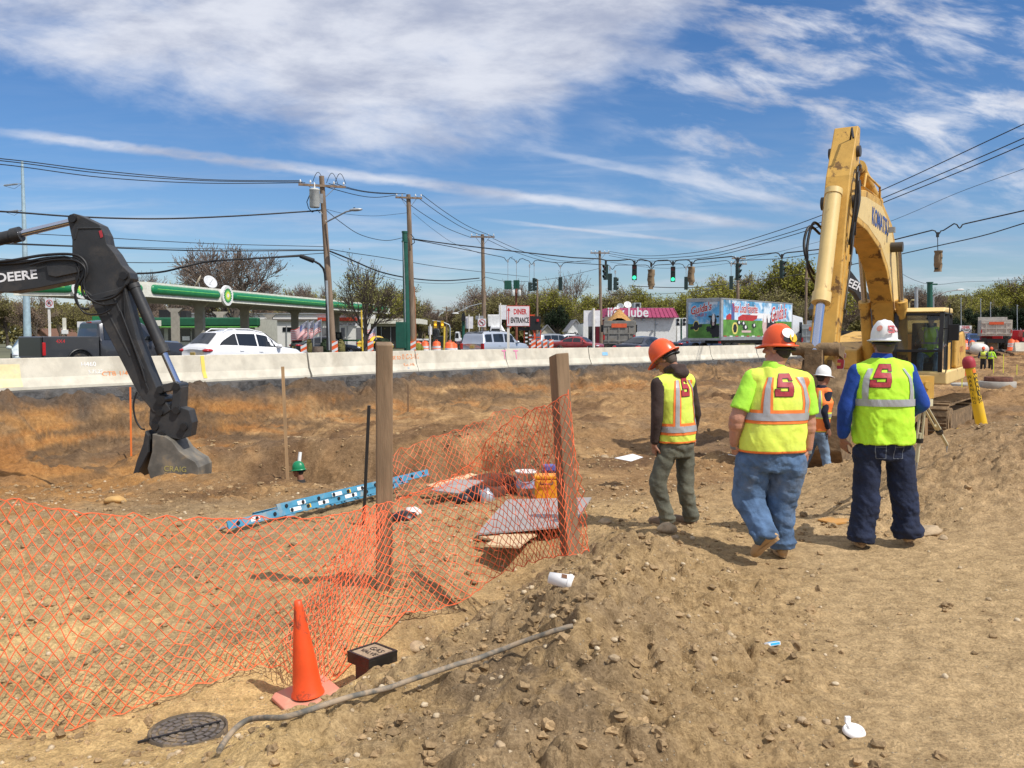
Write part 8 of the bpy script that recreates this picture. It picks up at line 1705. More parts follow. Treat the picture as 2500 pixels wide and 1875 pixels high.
# man in orange vest, mid distance
J=P3(14.1,head=(2011,921),neck=(2006,942),shL=(1992,956,.05),shR=(2022,958,-.10),elL=(1986,1000,.2),elR=(2012,1006,-.20),wrL=(1990,1030,.3),wrR=(2022,1046,-.18),pel=(1996,1050),hipL=(1988,1060,.08),hipR=(2004,1060,-.08),knL=(1972,1108,.05),knR=(2014,1106,-.05),anL=(1955,1152,.1),anR=(2022,1155,-.1),toeL=(1962,1166,.12),toeR=(2036,1168,-.1))
for q in 'LR':J['toe'+q].z=gz(J['toe'+q].x,J['toe'+q].y)+.012;J['an'+q].z=J['toe'+q].z+.09
person('worker in white hard hat, orange vest, navy sweater and light jeans striding right',J,dict(fw=(.9,.4,0),hf=(.95,.25,-.1),bulk=1.0,trousers=m_jean_l,sleeve=m_navy,vest=m_orv,trim=m_lime_y,hat=m_hat_w,boot=m_boot_d,vox=.017,skin=skin2))
# man in the pit with green hat
J=P3(17,head=(728,1150),neck=(735,1172),shL=(722,1196,.12),shR=(748,1194,-.14),elL=(712,1234,.15),elR=(752,1236,-.18),wrL=(700,1262,.1),wrR=(728,1264,-.2),pel=(738,1270),hipL=(732,1278,.1),hipR=(742,1278,-.1),knL=(728,1330,.1),knR=(742,1330,-.1),anL=(730,1384,.1),anR=(744,1384,-.1),toeL=(715,1398,.1),toeR=(728,1398,-.1))
person('worker in green hard hat standing in the pit, only head and shoulders showing',J,dict(fw=(-.95,.2,0),hf=(-1,.1,-.08),bulk=1.0,trousers=m_grey_t,sleeve=M('dark_jacket',(.03,.026,.024),.9),vest=M('grey_black_vest',(.05,.045,.04),.9),trim=M('yellow_edge',(.7,.55,.06),.7),stripes=0,hat=m_hat_g,vox=.017,skin=skin2))
# driver in the cab
cc_=KP(.35,1.0,z0+.05)
def KJ(a,l,z):return cc_+f*a+s_*l+ZUP*z
J=dict(head=KJ(.12,0,1.42),neck=KJ(.08,0,1.26),shL=KJ(.08,.19,1.16),shR=KJ(.08,-.19,1.16),elL=KJ(.22,.28,.88),elR=KJ(.22,-.28,.88),wrL=KJ(.48,.3,.86),wrR=KJ(.48,-.3,.86),pel=KJ(.0,0,.62),hipL=KJ(.06,.1,.58),hipR=KJ(.06,-.1,.58),knL=KJ(.5,.18,.66),knR=KJ(.5,-.18,.66),anL=KJ(.68,.18,.22),anR=KJ(.68,-.18,.22),toeL=KJ(.85,.18,.12),toeR=KJ(.85,-.18,.12))
person('driver in a lime vest sitting inside the yellow excavator cab',J,dict(fw=tuple(f),bulk=1.05,trousers=m_jean,sleeve=M('dark_shirt',(.05,.045,.045),.9),vest=m_lime,hat=m_navy,vox=.02,skin=skin2))
# three far workers in the excavation on the right
def far_man(px,pyt,D,label,fw,vest,slv,hat,lean=0.0):
 gx=WX(px,D);g=gz(gx,D);top=W(px,pyt,D).z;hgt=1.78;o=Vector((gx,D,top-hgt));sd=Vector(fw).normalized().cross(ZUP)
 def q(s_2,f_2,z):return o+sd*s_2+Vector(fw).normalized()*f_2+ZUP*z
 J=dict(head=q(0,.05+lean,1.62),neck=q(0,.02+lean,1.48),shL=q(-.19,lean,1.40),shR=q(.19,lean,1.40),elL=q(-.27,.06+lean,1.12),elR=q(.27,.1+lean,1.12),wrL=q(-.25,.25+lean,.95),wrR=q(.22,.3+lean,1.0),pel=q(0,-.02,.98),hipL=q(-.09,0,.9),hipR=q(.09,0,.9),knL=q(-.11,.05,.5),knR=q(.12,0,.5),anL=q(-.12,0,.1),anR=q(.14,-.04,.1),toeL=q(-.13,.14,.012),toeR=q(.16,.1,.012))
 person(label,J,dict(fw=fw,bulk=1.1,trousers=M('dark_trousers',(.03,.028,.03),.9),sleeve=slv,vest=vest,hat=hat,vox=.03,skin=skin2,group='workers far off in the excavation',boot=m_boot_d))
far_man(2339,841,60,'distant worker in orange helmet half hidden by the digger counterweight',(.9,.4,0),m_orv,m_navy,m_hat_o);far_man(2401,847,61,'distant worker in orange helmet and dark sleeves, left of the lime shirted one',(-.6,-.8,0),m_lime_y,m_navy,m_hat_o,.1);far_man(2419,848,62,'distant worker in orange helmet and bright lime shirt',(.8,.5,0),m_lime,m_lime_s,m_hat_o)
# ================= foreground things =================
m_post=M('timber_post',(.25,.165,.095),.9,var=.35,vscale=5,stretch=(1,1,.14),bump=.012,bscale=26,dirt=(.32,.24,.16),damt=.5,dscale=2.0)
def post(px,pyt,pyb,D,wd,rot,lean,label):
 b_=W(px,pyb,D);t_=W(px+lean,pyt,D);h=(t_-b_).length;ax=(t_-b_).normalized();rt=MB();R_=Matrix.Rotation(rot,3,'Z');q=ax.to_track_quat('Z','Y').to_matrix()@R_
 x=wd/2;vs=[];nz=14
 for i in range(nz+1):
  z=h*i/nz-(.25 if i==0 else 0)
  for sx_,sy_ in((-1,-1),(1,-1),(1,1),(-1,1)):vs.append(b_+q@Vector((sx_*x*(1+.03*mnoise.noise(Vector((px,sx_,z*4)))),sy_*x*(1+.03*mnoise.noise(Vector((sy_,px,z*3)))),z+(.012*sx_ if i==nz else 0))))
 rt.add(vs,[(0,3,2,1),tuple(nz*4+k for k in range(4))]+[(i*4+k,i*4+(k+1)%4,(i+1)*4+(k+1)%4,(i+1)*4+k)for i in range(nz)for k in range(4)])
 ob=rt.build('timber_post',m_post,origin=b_,bevel=.008);return tag(ob,label,'post','timber posts holding the orange net')
post(938,838,1446,6.45,.118,math.radians(12),0,'upright square timber post by the pit, left one of the two');post(1396,866,1412,6.15,.105,math.radians(28),-32,'leaning square timber post with the net tied to it, right one of the two')
# net
m_net=M('orange_net',(.88,.17,.06),.5,var=.1)
def net_sheet(cols,nrow,cell,par,nm,rad=.0021,seed=1,sag=.0):
 """cols: (u, top point, bottom point); a diamond mesh hung between them"""
 us=[c[0]for c in cols]
 def S(u,v):
  i=0
  while i<len(us)-2 and u>us[i+1]:i+=1
  t_=(u-us[i])/(us[i+1]-us[i]);i0,i3=max(i-1,0),min(i+2,len(us)-1)
  def cr(k):
   p0,a,b_,p3=cols[i0][k],cols[i][k],cols[i+1][k],cols[i3][k];return .5*((2*a)+(b_-p0)*t_+(2*p0-5*a+4*b_-p3)*t_**2+(3*a-p0-3*b_+p3)*t_**3)
  T,B=cr(1),cr(2);p=T.lerp(B,v);d=B-T
  w1=mnoise.noise(Vector((u*.55,v*2.2,seed)))*.07+mnoise.noise(Vector((u*1.7,v*5,seed+5)))*.022;p=p+Vector((.25,-1,.1))*w1*(.3+math.sin(math.pi*v));p+=d.normalized()*.04*mnoise.noise(Vector((u*.8,v*2,seed+9)));
  return p+Vector((0,-sag*math.sin(math.pi*v),0))
 mb=MB();n0,n1=us[0],us[-1];
 for dr in(1,-1):
  k0=int(n0)-nrow-2
  for k in range(k0,int(n1)+nrow+2):
   pts=[]
   for j in range(nrow*2+1):
    u=k+dr*j*.5+(0 if dr>0 else nrow*0);v=j/(nrow*2)
    if n0<=u<=n1:pts.append(S(u,v));
    elif pts:
     if len(pts)>1:mb.tube(pts,rad,4)
     pts=[]
   if len(pts)>1:mb.tube(pts,rad,4)
# knots and selvedge cords
 for v in(0,1):
  pts=[S(n0+(n1-n0)*q/120,v)for q in range(121)];mb.tube(pts,rad*1.3,4)
 return mb.build(nm,m_net,par)
def wz(px,py,D):return W(px,py,D)
NR=thing('safety_net',W(940,1440,6.3),'sagging orange plastic diamond-mesh safety net hung along the pit edge','safety net')
front=[(-4,wz(-220,1190,4.1),wz(-240,1875,4.15)),(0,wz(-20,1214,4.5),wz(-30,1826,4.38)),(4,wz(110,1236,4.7),wz(120,1795,4.5)),(9,wz(275,1258,5.0),wz(290,1742,4.8)),(15,wz(470,1265,5.4),wz(500,1668,5.2)),(21,wz(640,1264,5.7),wz(640,1625,5.45)),(26,wz(790,1262,5.95),wz(740,1650,5.3)),(31,wz(880,1243,6.15),wz(800,1665,5.35)),(35,wz(925,1232,6.27),wz(900,1585,5.7)),(38,wz(965,1222,6.32),wz(990,1500,6.05)),(44,wz(1065,1182,6.35),wz(1110,1475,6.3)),(50,wz(1155,1128,6.35),wz(1222,1402,6.4)),(55,wz(1207,1055,6.3),wz(1285,1378,6.35)),(60,wz(1285,1008,6.2),wz(1335,1362,6.2)),(65,wz(1345,985,6.05),wz(1385,1355,6.0)),(69,wz(1388,955,5.98),wz(1440,1345,5.98))]
net_sheet(front,13,.06,NR,'front_mesh',.0029,1)
back=[(0,wz(955,1110,6.75),wz(965,1222,6.5)),(5,wz(1030,1077,6.75),wz(1050,1200,6.5)),(10,wz(1100,1055,6.7),wz(1120,1170,6.5)),(15,wz(1165,1032,6.65),wz(1170,1140,6.5)),(20,wz(1237,1000,6.6),wz(1240,1200,6.55)),(26,wz(1345,1000,6.5),wz(1350,1330,6.5)),(31,wz(1392,1010,6.45),wz(1430,1340,6.4))]
net_sheet(back,6,.06,NR,'folded_back_mesh',.0018,4)
bunch=[(0,wz(890,1245,6.1),wz(690,1560,5.3)),(4,wz(905,1260,6.05),wz(730,1620,5.25)),(7,wz(925,1250,6.05),wz(775,1668,5.2)),(10,wz(950,1245,6.1),wz(830,1640,5.3))]
net_sheet(bunch,14,.06,NR,'gathered_fold',.0021,7)
# cone
m_cone=M('cone_orange',(.80,.085,.015),.5,var=.12,vscale=6,dirt=(.13,.04,.025),damt=.85,dscale=5.5,dedge=(.54,.62));m_cbase=M('cone_base_faded',(.62,.25,.17),.8,dirt=(.50,.38,.26),damt=.8,dscale=6)
D=5.1;cb=Vector((WX(742,D),D,W(742,1700,D).z));CN=thing('traffic_cone',cb,'plain orange traffic cone with black scuffs and faded square base, beside the valve box','traffic cone',rz=.0)
Rb=Matrix.Rotation(math.radians(8),3,'X')@Matrix.Rotation(math.radians(-5),3,'Y')@Matrix.Rotation(math.radians(38),3,'Z');axc=Rb@ZUP
mb=MB();oc=[];a=.172
for sx_,sy_ in((1,1),(-1,1),(-1,-1),(1,-1)):oc+=[(sx_*a,sy_*a*.80),(sx_*a*.80,sy_*a)]if sx_*sy_>0 else[(sx_*a*.80,sy_*a),(sx_*a,sy_*a*.80)]
mb.prism(oc,cb,Rb@Vector((1,0,0)),Rb@Vector((0,1,0)),.028);mb.build('base',m_cbase,CN,bevel=.008)
hc_=(W(727,1466,D)-cb);mb=MB();H_=hc_.length;mb.lathe([(.098,.014),(.094,.03),(.086,.045),(.071,.20),(.048,.38),(.026,H_*.94),(.022,H_),(.016,H_+.002),(.014,H_-.03)],cb,32,hc_);cbody=mb.build('cone_body',m_cone,CN)
# valve box
m_vb=M('valve_box_iron',(.012,.012,.013),.35,var=.2,dirt=(.15,.11,.07),damt=.3,dscale=9);D=5.2;vc=W(909,1592,D);VB=thing('valve_box',Vector((vc.x,vc.y,vc.z-.25)),'black square iron valve box with sand-filled lettered lid, next to the cone','valve box')
Rv=Matrix.Rotation(math.radians(-43),3,'Z')
mb=MB();mb.box(vc-ZUP*.03,(.215,.215,.06),Rv);mb.build('rim',m_vb,VB,bevel=.005);mb=MB();mb.box(vc-ZUP*.18,(.15,.15,.26),Rv);mb.build('shaft',m_vb,VB,bevel=.01)
m_sandlid=M('sand_on_lid',(.36,.26,.17),.95,var=.2,vscale=40,bump=.002,bscale=100);mb=MB();mb.box(vc+ZUP*.001,(.185,.185,.006),Rv);lid=mb.build('lid',m_sandlid,VB)
mb=MB()
for s2 in(-1,1):mb.box(vc+ZUP*.004+Rv@Vector((s2*.1,0,0)),(.014,.215,.012),Rv);mb.box(vc+ZUP*.004+Rv@Vector((0,s2*.1,0)),(.186,.014,.012),Rv)
mb.build('lid_frame',m_vb,VB)
for k,tx in enumerate(('GAS','VALVE')):text_mesh(tx,.062 if k==0 else .05,frame(vc+ZUP*.005+Rv@Vector((0,.032-.06*k,0)),Rv@Vector((1,0,0)),Rv@Vector((0,1,0))),m_vb,'lettering',lid,ext=.0015)
# round cover
m_mh=M('cover_iron',(.09,.07,.05),.8,.1,var=.2,dirt=(.50,.36,.20),damt=.6,dscale=6,dedge=(.45,.65));x_,y_=WX(441,4.5),4.5;zc_=gz(x_,y_)+.035;MH=thing('manhole_cover',(x_,y_,zc_),'round iron cover with ring pattern lying in the sand, bottom left','manhole cover');rc=.198
mb=MB();mb.lathe([(0,.0),(rc*.95,.0),(rc*.955,.012),(rc,.012),(rc,-.06)],(x_,y_,zc_),48);mb.build('plate',m_mh,MH)
mb=MB()
for r0,r1,n,ph in((.80,.90,22,0),(.60,.72,18,.1),(.40,.52,12,.2),(.22,.32,8,0)):
 for k in range(n):
  a0=2*math.pi*(k+.12)/n+ph;a1=2*math.pi*(k+.88)/n+ph;q=[]
  for(r,aa)in((r0,a0),(r0,(a0+a1)/2),(r0,a1),(r1,a1),(r1,(a0+a1)/2),(r1,a0)):q.append((r*rc*math.cos(aa),r*rc*math.sin(aa)))
  mb.prism(q,(x_,y_,zc_+.003),(1,0,0),(0,1,0),.007)
rp_=mb.build('raised_pattern',M('worn_iron',(.17,.15,.13),.5,.4,dirt=(.36,.27,.17),damt=.55,dscale=6,dedge=(.45,.65)),MH);text_mesh('GAS',.052,frame((x_,y_+.012,zc_+.0075),(1,0,0),(0,1,0)),rp_.data.materials[0],'lettering',MH,ext=.003)
mb=MB();mb.box((x_-.03,y_-.03,zc_+.006),(.42,.012,.012),Matrix.Rotation(.62,3,'Z'));mb.build('lift_bar',m_black,MH)
# hose lying on the ridge
pts=[]
for px,py in((505,1885),(560,1832),(630,1806),(700,1788),(790,1762),(900,1730),(990,1708),(1080,1684),(1170,1648),(1250,1618),(1320,1584),(1370,1558),(1408,1538)):
 Dq=4
 for _ in range(14):zq=gz(WX(px,Dq),Dq)+.02;Dq+=.5*((CAMZ-zq)*F/(py-HOR)-Dq)
 pts.append(Vector((WX(px,Dq),Dq,0)))
ps=smooth3(pts,6)
for q_ in ps:q_.z=max(gz(q_.x+a_,q_.y+b_)for a_ in(-.03,0,.03)for b_ in(-.03,0,.02))+.012
raw=[q_.z for q_ in ps];mx=[max(raw[max(0,i-3):i+4])for i in range(len(raw))]
for q_,z_ in zip(ps,mx):q_.z=z_
ps=[sum((ps[max(0,min(len(ps)-1,i+o))]for o in range(-5,6)),Vector())/11 for i in range(len(ps))]
mb=MB();mb.tube(ps,.0125,10);mb.build('hose',M('dusty_hose',(.13,.12,.10),.75,var=.25,vscale=14,dirt=(.40,.30,.20),damt=.85,dscale=9,dedge=(.4,.6)),origin=ps[0],label='long dusty grey hose lying along the ridge in the foreground',cat='hose')
# cup, lid, packet
m_cup=M('paper_cup',(.82,.80,.78),.5,var=.02,dirt=(.6,.5,.4),damt=.25);D=4.75;cc_=W(1366,1463,D);cc_.z=max(cc_.z,gz(cc_.x,cc_.y)+.045);ax=Vector((.93,-.25,-.17)).normalized();CU=thing('coffee_cup',cc_,'white paper coffee cup with lid lying on its side on the dirt ridge','cup')
mb=MB();mb.lathe([(0,-.06),(.030,-.06),(.043,.055),(.043,.06)],cc_,28,ax);cu=mb.build('cup_body',m_cup,CU);mb=MB();mb.lathe([(.046,.05),(.047,.062),(.043,.066),(.041,.074),(0,.073)],cc_,28,ax);mb.build('lid',m_cup,CU)
mb=MB();sdn=ax.cross(ZUP).normalized();upn=sdn.cross(ax)
mb.smooth=True;R0=.0415
for i in range(6):
 a0,a1=-.1+i*.11,-.1+(i+1)*.11
 P_=lambda a,t_:cc_+ax*t_+(-ax.cross(ZUP).normalized()*-1*-math.sin(a)*-1+Vector((0,0,0)))*0+(upn*math.sin(.75+a)+Vector((0,-1,0))*math.cos(.75+a))*(.0375+.0060*(t_+.06)/.12*1.2)
 mb.add([P_(a0,.005),P_(a0,.035),P_(a1,.035),P_(a1,.005)],[(0,1,2,3)])
mb.build('printed_patch',M('cup_brown_print',(.16,.07,.03),.5),cu)
D=3.72;lc=Vector((WX(2105,D),D,gz(WX(2105,D),D)+.014));lc=W(2105,1806,D);g_=gz(lc.x,lc.y);LD=thing('cup_lid',lc,'white plastic cup lid with raised tab lying flat at bottom right','lid')
Dq=3.5
for _ in range(14):Dq+=.5*((CAMZ-gz(WX(2105,Dq),Dq)-.012)*F/(1804-HOR)-Dq)
lc=Vector((WX(2105,Dq),Dq,gz(WX(2105,Dq),Dq)+.012));LD.location=lc;nn_=Vector((.0,-.22,1)).normalized()
mb=MB();mb.lathe([(0,.004),(.034,.004),(.036,.008),(.042,.008),(.047,.0),(.049,-.005),(.049,-.009)],(0,0,0),32,nn_);o=mb.build('lid_disc',m_cup);attach(o,LD,False)
mb=MB();mb.box((-.012,.02,.012),(.024,.05,.012),Matrix.Rotation(.15,3,'X'));mb.box((-.012,.045,.028),(.026,.014,.03));o=mb.build('tab',m_cup,bevel=.003);attach(o,LD,False)
Dq=4.2
for _ in range(14):Dq+=.5*((CAMZ-gz(WX(1898,Dq),Dq)-.015)*F/(1584-HOR)-Dq)
pc=Vector((WX(1898,Dq),Dq,gz(WX(1898,Dq),Dq)+.016));PK=thing('cigarette_packet',pc,'small blue and white crushed packet lying on the dirt path','packet');Rp=Matrix.Rotation(math.radians(22),3,'Z')@Matrix.Rotation(math.radians(-14),3,'X')
mb=MB();mb.box((0,0,0),(.078,.034,.018),Rp);o=mb.build('box',M('packet_white',(.75,.77,.8),.4));attach(o,PK,False);mb=MB();mb.box(Rp@Vector((.003,0,.0098)),(.060,.024,.001),Rp);mb.box(Rp@Vector((.003,-.0178,0)),(.060,.001,.012),Rp);o=mb.build('blue_print',M('packet_blue',(.04,.42,.75),.4));attach(o,PK,False);mb=MB();mb.box(Rp@Vector((-.052,0,0)),(.026,.033,.017),Rp);o=mb.build('clear_wrap',M('clear_film',(.5,.5,.52),.15,spec=.8));attach(o,PK,False)
# ladder
m_lad=M('blue_fibreglass',(.07,.27,.42),.5,var=.12,vscale=5,dirt=(.42,.36,.28),damt=.6,dscale=3.5);m_alu=M('aluminium',(.55,.56,.57),.35,.7)
A_=W(556,1306,9.3);B_=W(1048,1176,12.6);A_.z=gz(A_.x,A_.y)+.10;B_.z=gz(B_.x,B_.y)+.34;LA=thing('extension_ladder',A_.copy(),'blue fibreglass extension ladder lying across the dirt behind the net','ladder');d_=(B_-A_);Ll=d_.length;d_.normalize();si=Vector((d_.y,-d_.x,0)).normalized();up2=si.cross(d_)*(1 if si.cross(d_).z>0 else-1)
sr_=Vector((-.80,.48,-.34));sr_=(sr_-d_*sr_.dot(d_)).normalized();nr_=sr_.cross(d_);nr_=nr_ if nr_.z>0 else-nr_
for sec_,(f0,f1,of)in enumerate(((0,.80,0.0),(.2,1.0,.06))):
 for sgn in(0,1):
  mb=MB();p0=A_+d_*Ll*f0+sr_*(.40*sgn)+nr_*of;p1=A_+d_*Ll*f1+sr_*(.40*sgn)+nr_*of;Rl=Matrix(((d_.x,sr_.x,nr_.x),(d_.y,sr_.y,nr_.y),(d_.z,sr_.z,nr_.z)))
  mb.box((p0+p1)/2,((p1-p0).length,.012,.085),Rl);mb.box((p0+p1)/2+nr_*.042+sr_*.012*(1-2*sgn),((p1-p0).length,.03,.006),Rl);mb.box((p0+p1)/2-nr_*.042+sr_*.012*(1-2*sgn),((p1-p0).length,.03,.006),Rl);rail=mb.build('side_rail',m_lad,LA)
  mb=MB()
  for k in range(11):p_=p0+(p1-p0)*((k+.5)/11)-sr_*.009*(1 if sgn else 1);mb.cyl(p_-sr_*.004*(1),p_+sr_*.022,.018,n=10);mb.cyl(p_-sr_*.012,p_-sr_*.004,.022,n=10)
  mb.build('rung_ends',m_trim,rail)
  if sgn==0:
   for t0_,t1_,mt in((.30,.38,m_letter_w),(.46,.54,m_letter_w),(.40,.43,M('yellow_sticker',(.8,.5,.03),.5)),(.62,.72,m_letter_w),(.10,.16,m_letter_w)):mb=MB();mb.box(p0.lerp(p1,(t0_+t1_)/2)-sr_*.0085,((p1-p0).length*(t1_-t0_)*.75,.003,.045),Rl);mb.build('warning_label',mt,rail)
 for k in range(11):mb=MB();p_=A_+d_*Ll*(f0+(f1-f0)*(k+.5)/11)+nr_*of;mb.cyl(p_+sr_*.01,p_+sr_*.39,.016,n=8);mb.build('rung',m_alu,LA)
# sheets
def sheet(nm,pix,mat,label,th=.018,cat='board'):
 P_=[W(*q)for q in pix];mb=MB();n=len(P_);vs=P_+[p-ZUP*th for p in P_];mb.add(vs,[tuple(range(n)),tuple(reversed(range(n,2*n)))]+[(i,n+i,n+(i+1)%n,(i+1)%n)for i in range(n)]);c_=sum(P_,Vector())/n
 return mb.build(nm,mat,origin=c_,label=label,cat=cat)
m_plyg=M('weathered_plywood',(.34,.31,.29),.85,var=.12,vscale=4,stretch=(.3,1,1),dirt=(.42,.32,.22),damt=.5);m_plyt=M('fresh_plywood',(.62,.45,.26),.8,var=.12,vscale=6,dirt=(.42,.32,.22),damt=.5)
sheet('plywood_sheet',[(1164,1302,8.1),(1400,1282,8.3),(1444,1214,9.9),(1238,1219,9.8)],m_plyg,'grey weathered plywood sheet bridging the hole behind the second post')
sheet('plywood_scrap',[(1186,1330,7.6),(1268,1334,7.6),(1302,1305,8.1),(1222,1304,8.1)],m_plyt,'bright tan plywood scrap under the edge of the grey sheet');sheet('plywood_strip',[(1170,1310,7.95),(1240,1324,7.8),(1310,1306,8.2),(1300,1300,8.3)],m_plyt,'thin plywood strip tucked between the grey sheet and the tan scrap')
sheet('plank',[(1040,1184,12.6),(1060,1190,12.4),(1170,1160,13.6),(1150,1155,13.7)],m_plyt,'pale plank lying beyond the upper end of the blue ladder',.04);sheet('plank',[(1050,1196,11.6),(1120,1204,11.4),(1180,1172,12.8),(1110,1170,12.9)],m_plyg,'grey board on the dirt below the rusty ring')
sheet('paper_scrap',[(1500,1118,13.6),(1540,1126,13.3),(1570,1116,13.7),(1545,1108,14)],m_letter_w,'white sheet of paper lying on bare soil left of the stooping worker',.004,'paper')
sheet('dirt_board',[(1996,1268,8.2),(2040,1278,8.0),(2078,1272,8.1),(2070,1262,8.3),(2030,1258,8.4)],M('ochre_board',(.48,.24,.06),.9,dirt=(.42,.32,.22),damt=.5),'ochre scrap board half buried left of the man in dark jeans',.015)
# rusty ring frame, bucket, cooler
x_,y_=WX(1206,13.0),13.0;zg=gz(x_,y_);m_rust=M('rusty_iron',(.13,.05,.03),.85,var=.4,vscale=8,bump=.004,bscale=40);RG=thing('iron_ring',(x_,y_,zg),'rusty round manhole frame standing open on the dirt beside the white bucket','manhole frame')
mb=MB();mb.lathe([(.36,0),(.40,0),(.42,.04),(.42,.20),(.37,.22),(.345,.22),(.345,.02)],(x_,y_,zg+.02),36,Vector((.0,-.12,1)));mb.build('ring',m_rust,RG)
m_bkt=M('bucket_white',(.70,.68,.64),.5,dirt=(.45,.35,.25),damt=.6);x_,y_=WX(1284,12.6),12.6;zg=gz(x_,y_);BU=thing('bucket',(x_,y_,zg),'white plastic bucket with blue print beside the yellow container','bucket');mb=MB();mb.lathe([(0,0),(.125,0),(.148,.33),(.155,.33),(.155,.36),(.14,.36),(.12,.05)],(x_,y_,zg),28);mb.build('pail',m_bkt,BU);mb=MB();mb.tube([Vector((x_+.15*math.cos(a_),y_-.05-.1*math.sin(a_),zg+.33-.13*math.sin(a_)))for a_ in[math.pi*k/10 for k in range(11)]],.005,5);mb.build('handle',m_steel,BU);mb=MB();mb.lathe([(.1375,.12),(.145,.22)],(x_,y_,zg),28);mb.build('printed_label',M('faded_blue_print',(.35,.42,.6),.6),BU)
x_,y_=WX(1334,12.2),12.2;zg=gz(x_,y_);CO=thing('fuel_container',(x_,y_,zg),'yellow orange plastic container beside the white bucket','container');mb=MB();mb.box((x_,y_,zg+.16),(.32,.24,.30));mb.build('tank',M('container_yellow',(.78,.32,.015),.4),CO,bevel=.03);mb=MB();mb.box((x_,y_,zg+.33),(.34,.26,.05));mb.build('lid',M('container_yellow',(.78,.32,.015),.4),CO,bevel=.015);mb=MB();mb.tube([Vector((x_-.08,y_-.125,zg+.27)),Vector((x_-.08,y_-.15,zg+.24)),Vector((x_+.08,y_-.15,zg+.24)),Vector((x_+.08,y_-.125,zg+.27))],.012,6);mb.build('handle',m_trim,CO)
x_,y_=WX(1342,13.6),13.6;zg=gz(x_,y_);PU=thing('tool_case',(x_,y_,zg),'small blue-purple case behind the yellow container','case');mb=MB();mb.box((x_,y_,zg+.30),(.20,.15,.10));mb.build('case_top',M('case_blue',(.12,.13,.38),.5),PU,bevel=.02);mb=MB();mb.box((x_,y_,zg+.13),(.26,.2,.25));mb.build('case_base',m_trim,PU,bevel=.02)
# heap of tools by the ring
for i,(px,D,w_,h_,mt,lab)in enumerate(((1165,11.6,.34,.14,'m_trim','dark tool bag in front of the rusty ring'),(1188,11.4,.2,.12,'m_alu','grey metal fittings right of the dark tool bag'),(1130,11.2,.22,.08,'m_trim','small dark tool left of the dark tool bag'),(1005,9.6,.22,.06,'m_bkt','white crumpled bag behind the net right of the first post'),(985,9.5,.30,.07,'m_trim','black cloth under the white crumpled bag'))):
 x_,y_=WX(px,D),D;mb=MB();mb.ball((0,0,0),(w_/2,w_/2.6,h_),14,9);mb.v=[tuple(Vector(p)*(1+.3*mnoise.noise(Vector(p)*16+Vector((i,0,0)))))for p in mb.v];o=mb.build(('tool_bag','metal_fittings','hand_tool','crumpled_bag','black_cloth')[i],globals()[mt]);o.location=(x_,y_,gz(x_,y_)+h_*.5);tag(o,lab,('tool bag','fittings','tool','bag','cloth')[i])
# stakes and rods
m_lath=M('lath_wood',(.42,.27,.14),.85,var=.2,vscale=6,stretch=(1,1,.2));m_lath_d=M('lath_wood_dark',(.16,.10,.06),.9,var=.2)
def stake(x0,y0,x1,y1,D,w_,mat,label,dD=0.0,cat='stake',th=.012,ground=True):
 t_=W(x0,y0,D+dD);b_=W(x1,y1,D);
 if ground:b_.z=min(b_.z,gz(b_.x,b_.y)-.02)
 ax_=(t_-b_);mb=MB();mb.box((t_+b_)/2,(w_,th,ax_.length),ax_.to_track_quat('Z','Y').to_matrix()if abs(ax_.x)<0 else(Matrix.Rotation(math.atan2(ax_.x,ax_.z),3,'Y')));return mb.build('survey_stake' if cat=='stake' else cat.replace(' ','_'),mat,origin=b_,label=label,cat=cat)
stake(690,895,703,1192,14.6,.052,m_lath,'tall pale wooden stake standing left of the green-hatted worker');stake(901,990,887,1228,9.5,.032,m_trim,'dark thin steel bar stuck in the ground just left of the first post',0,'steel bar',.032);mb=MB();mb.cyl(W(733,1104,17.3),W(728,1150,17.2),.035,n=10);mb.build('white_pipe',m_white,origin=W(728,1150,17.2),label='short white pipe sticking up behind the green hard hat',cat='pipe')
for px,yt,yb,D,lab,mt in((320,1010,1020,21,'',0),):pass
m_lathy=M('lath_yellow',(.60,.60,.05),.8)
for px,yt,yb,D,lab,mt in((318,945,1018,21.5,'orange-tipped stake in the left bank behind the digger arm',m_orv),(996,940,975,30,'small stake on the bank right of the first post',m_lath_d),(2450,865,895,55,'yellow lath stake right of the lime shirted far worker',m_lathy),(2426,872,898,52,'yellow lath stake in front of the lime shirted far worker',m_lathy),(2464,865,888,58,'grey stake right of the yellow laths',m_lath),(2349,905,930,40,'yellow-green lath just right of the excavator',m_lathy),(2483,890,908,48,'yellow lath near the right edge',m_lathy),(2488,872,895,60,'bare wooden stake near the right edge',m_lath),(2261,1020,1095,12,'reddish wooden stake between the tripod legs',m_lath),(1990,860,870,60,'far small lath by the digger arm',m_lathy)):stake(px,yt,px,yb,D,.04,mt,lab)
# tripod
m_tri=M('tripod_cream',(.62,.56,.36),.6,dirt=(.4,.3,.2),damt=.3);ap=W(2254,985,7.9);TP=thing('survey_tripod',W(2245,1090,8),'cream wooden survey tripod standing in front of the man in dark jeans','tripod')
for px,py,D,lab in((2312,1086,9.2,1),(2238,1128,8.0,2),(2180,1110,9.0,3)):
 e_=W(px,py,D);
 for of in(-.018,.018):mb=MB();o_=Vector((of,0,0));mb.tube([ap+o_,ap.lerp(e_,.62)+o_*1.3],.011,6);mb.build('leg_rail',m_tri,TP)
 mb=MB();mb.tube([ap.lerp(e_,.5),e_],.017,6);mb.build('leg',m_tri,TP);mb=MB();mb.cyl(ap.lerp(e_,.59),ap.lerp(e_,.66),.035,n=10);mb.build('leg_clamp',m_black,TP);mb=MB();mb.cyl(e_,e_-ZUP*.08,.012,.003,8);mb.build('foot_spike',m_steel,TP)
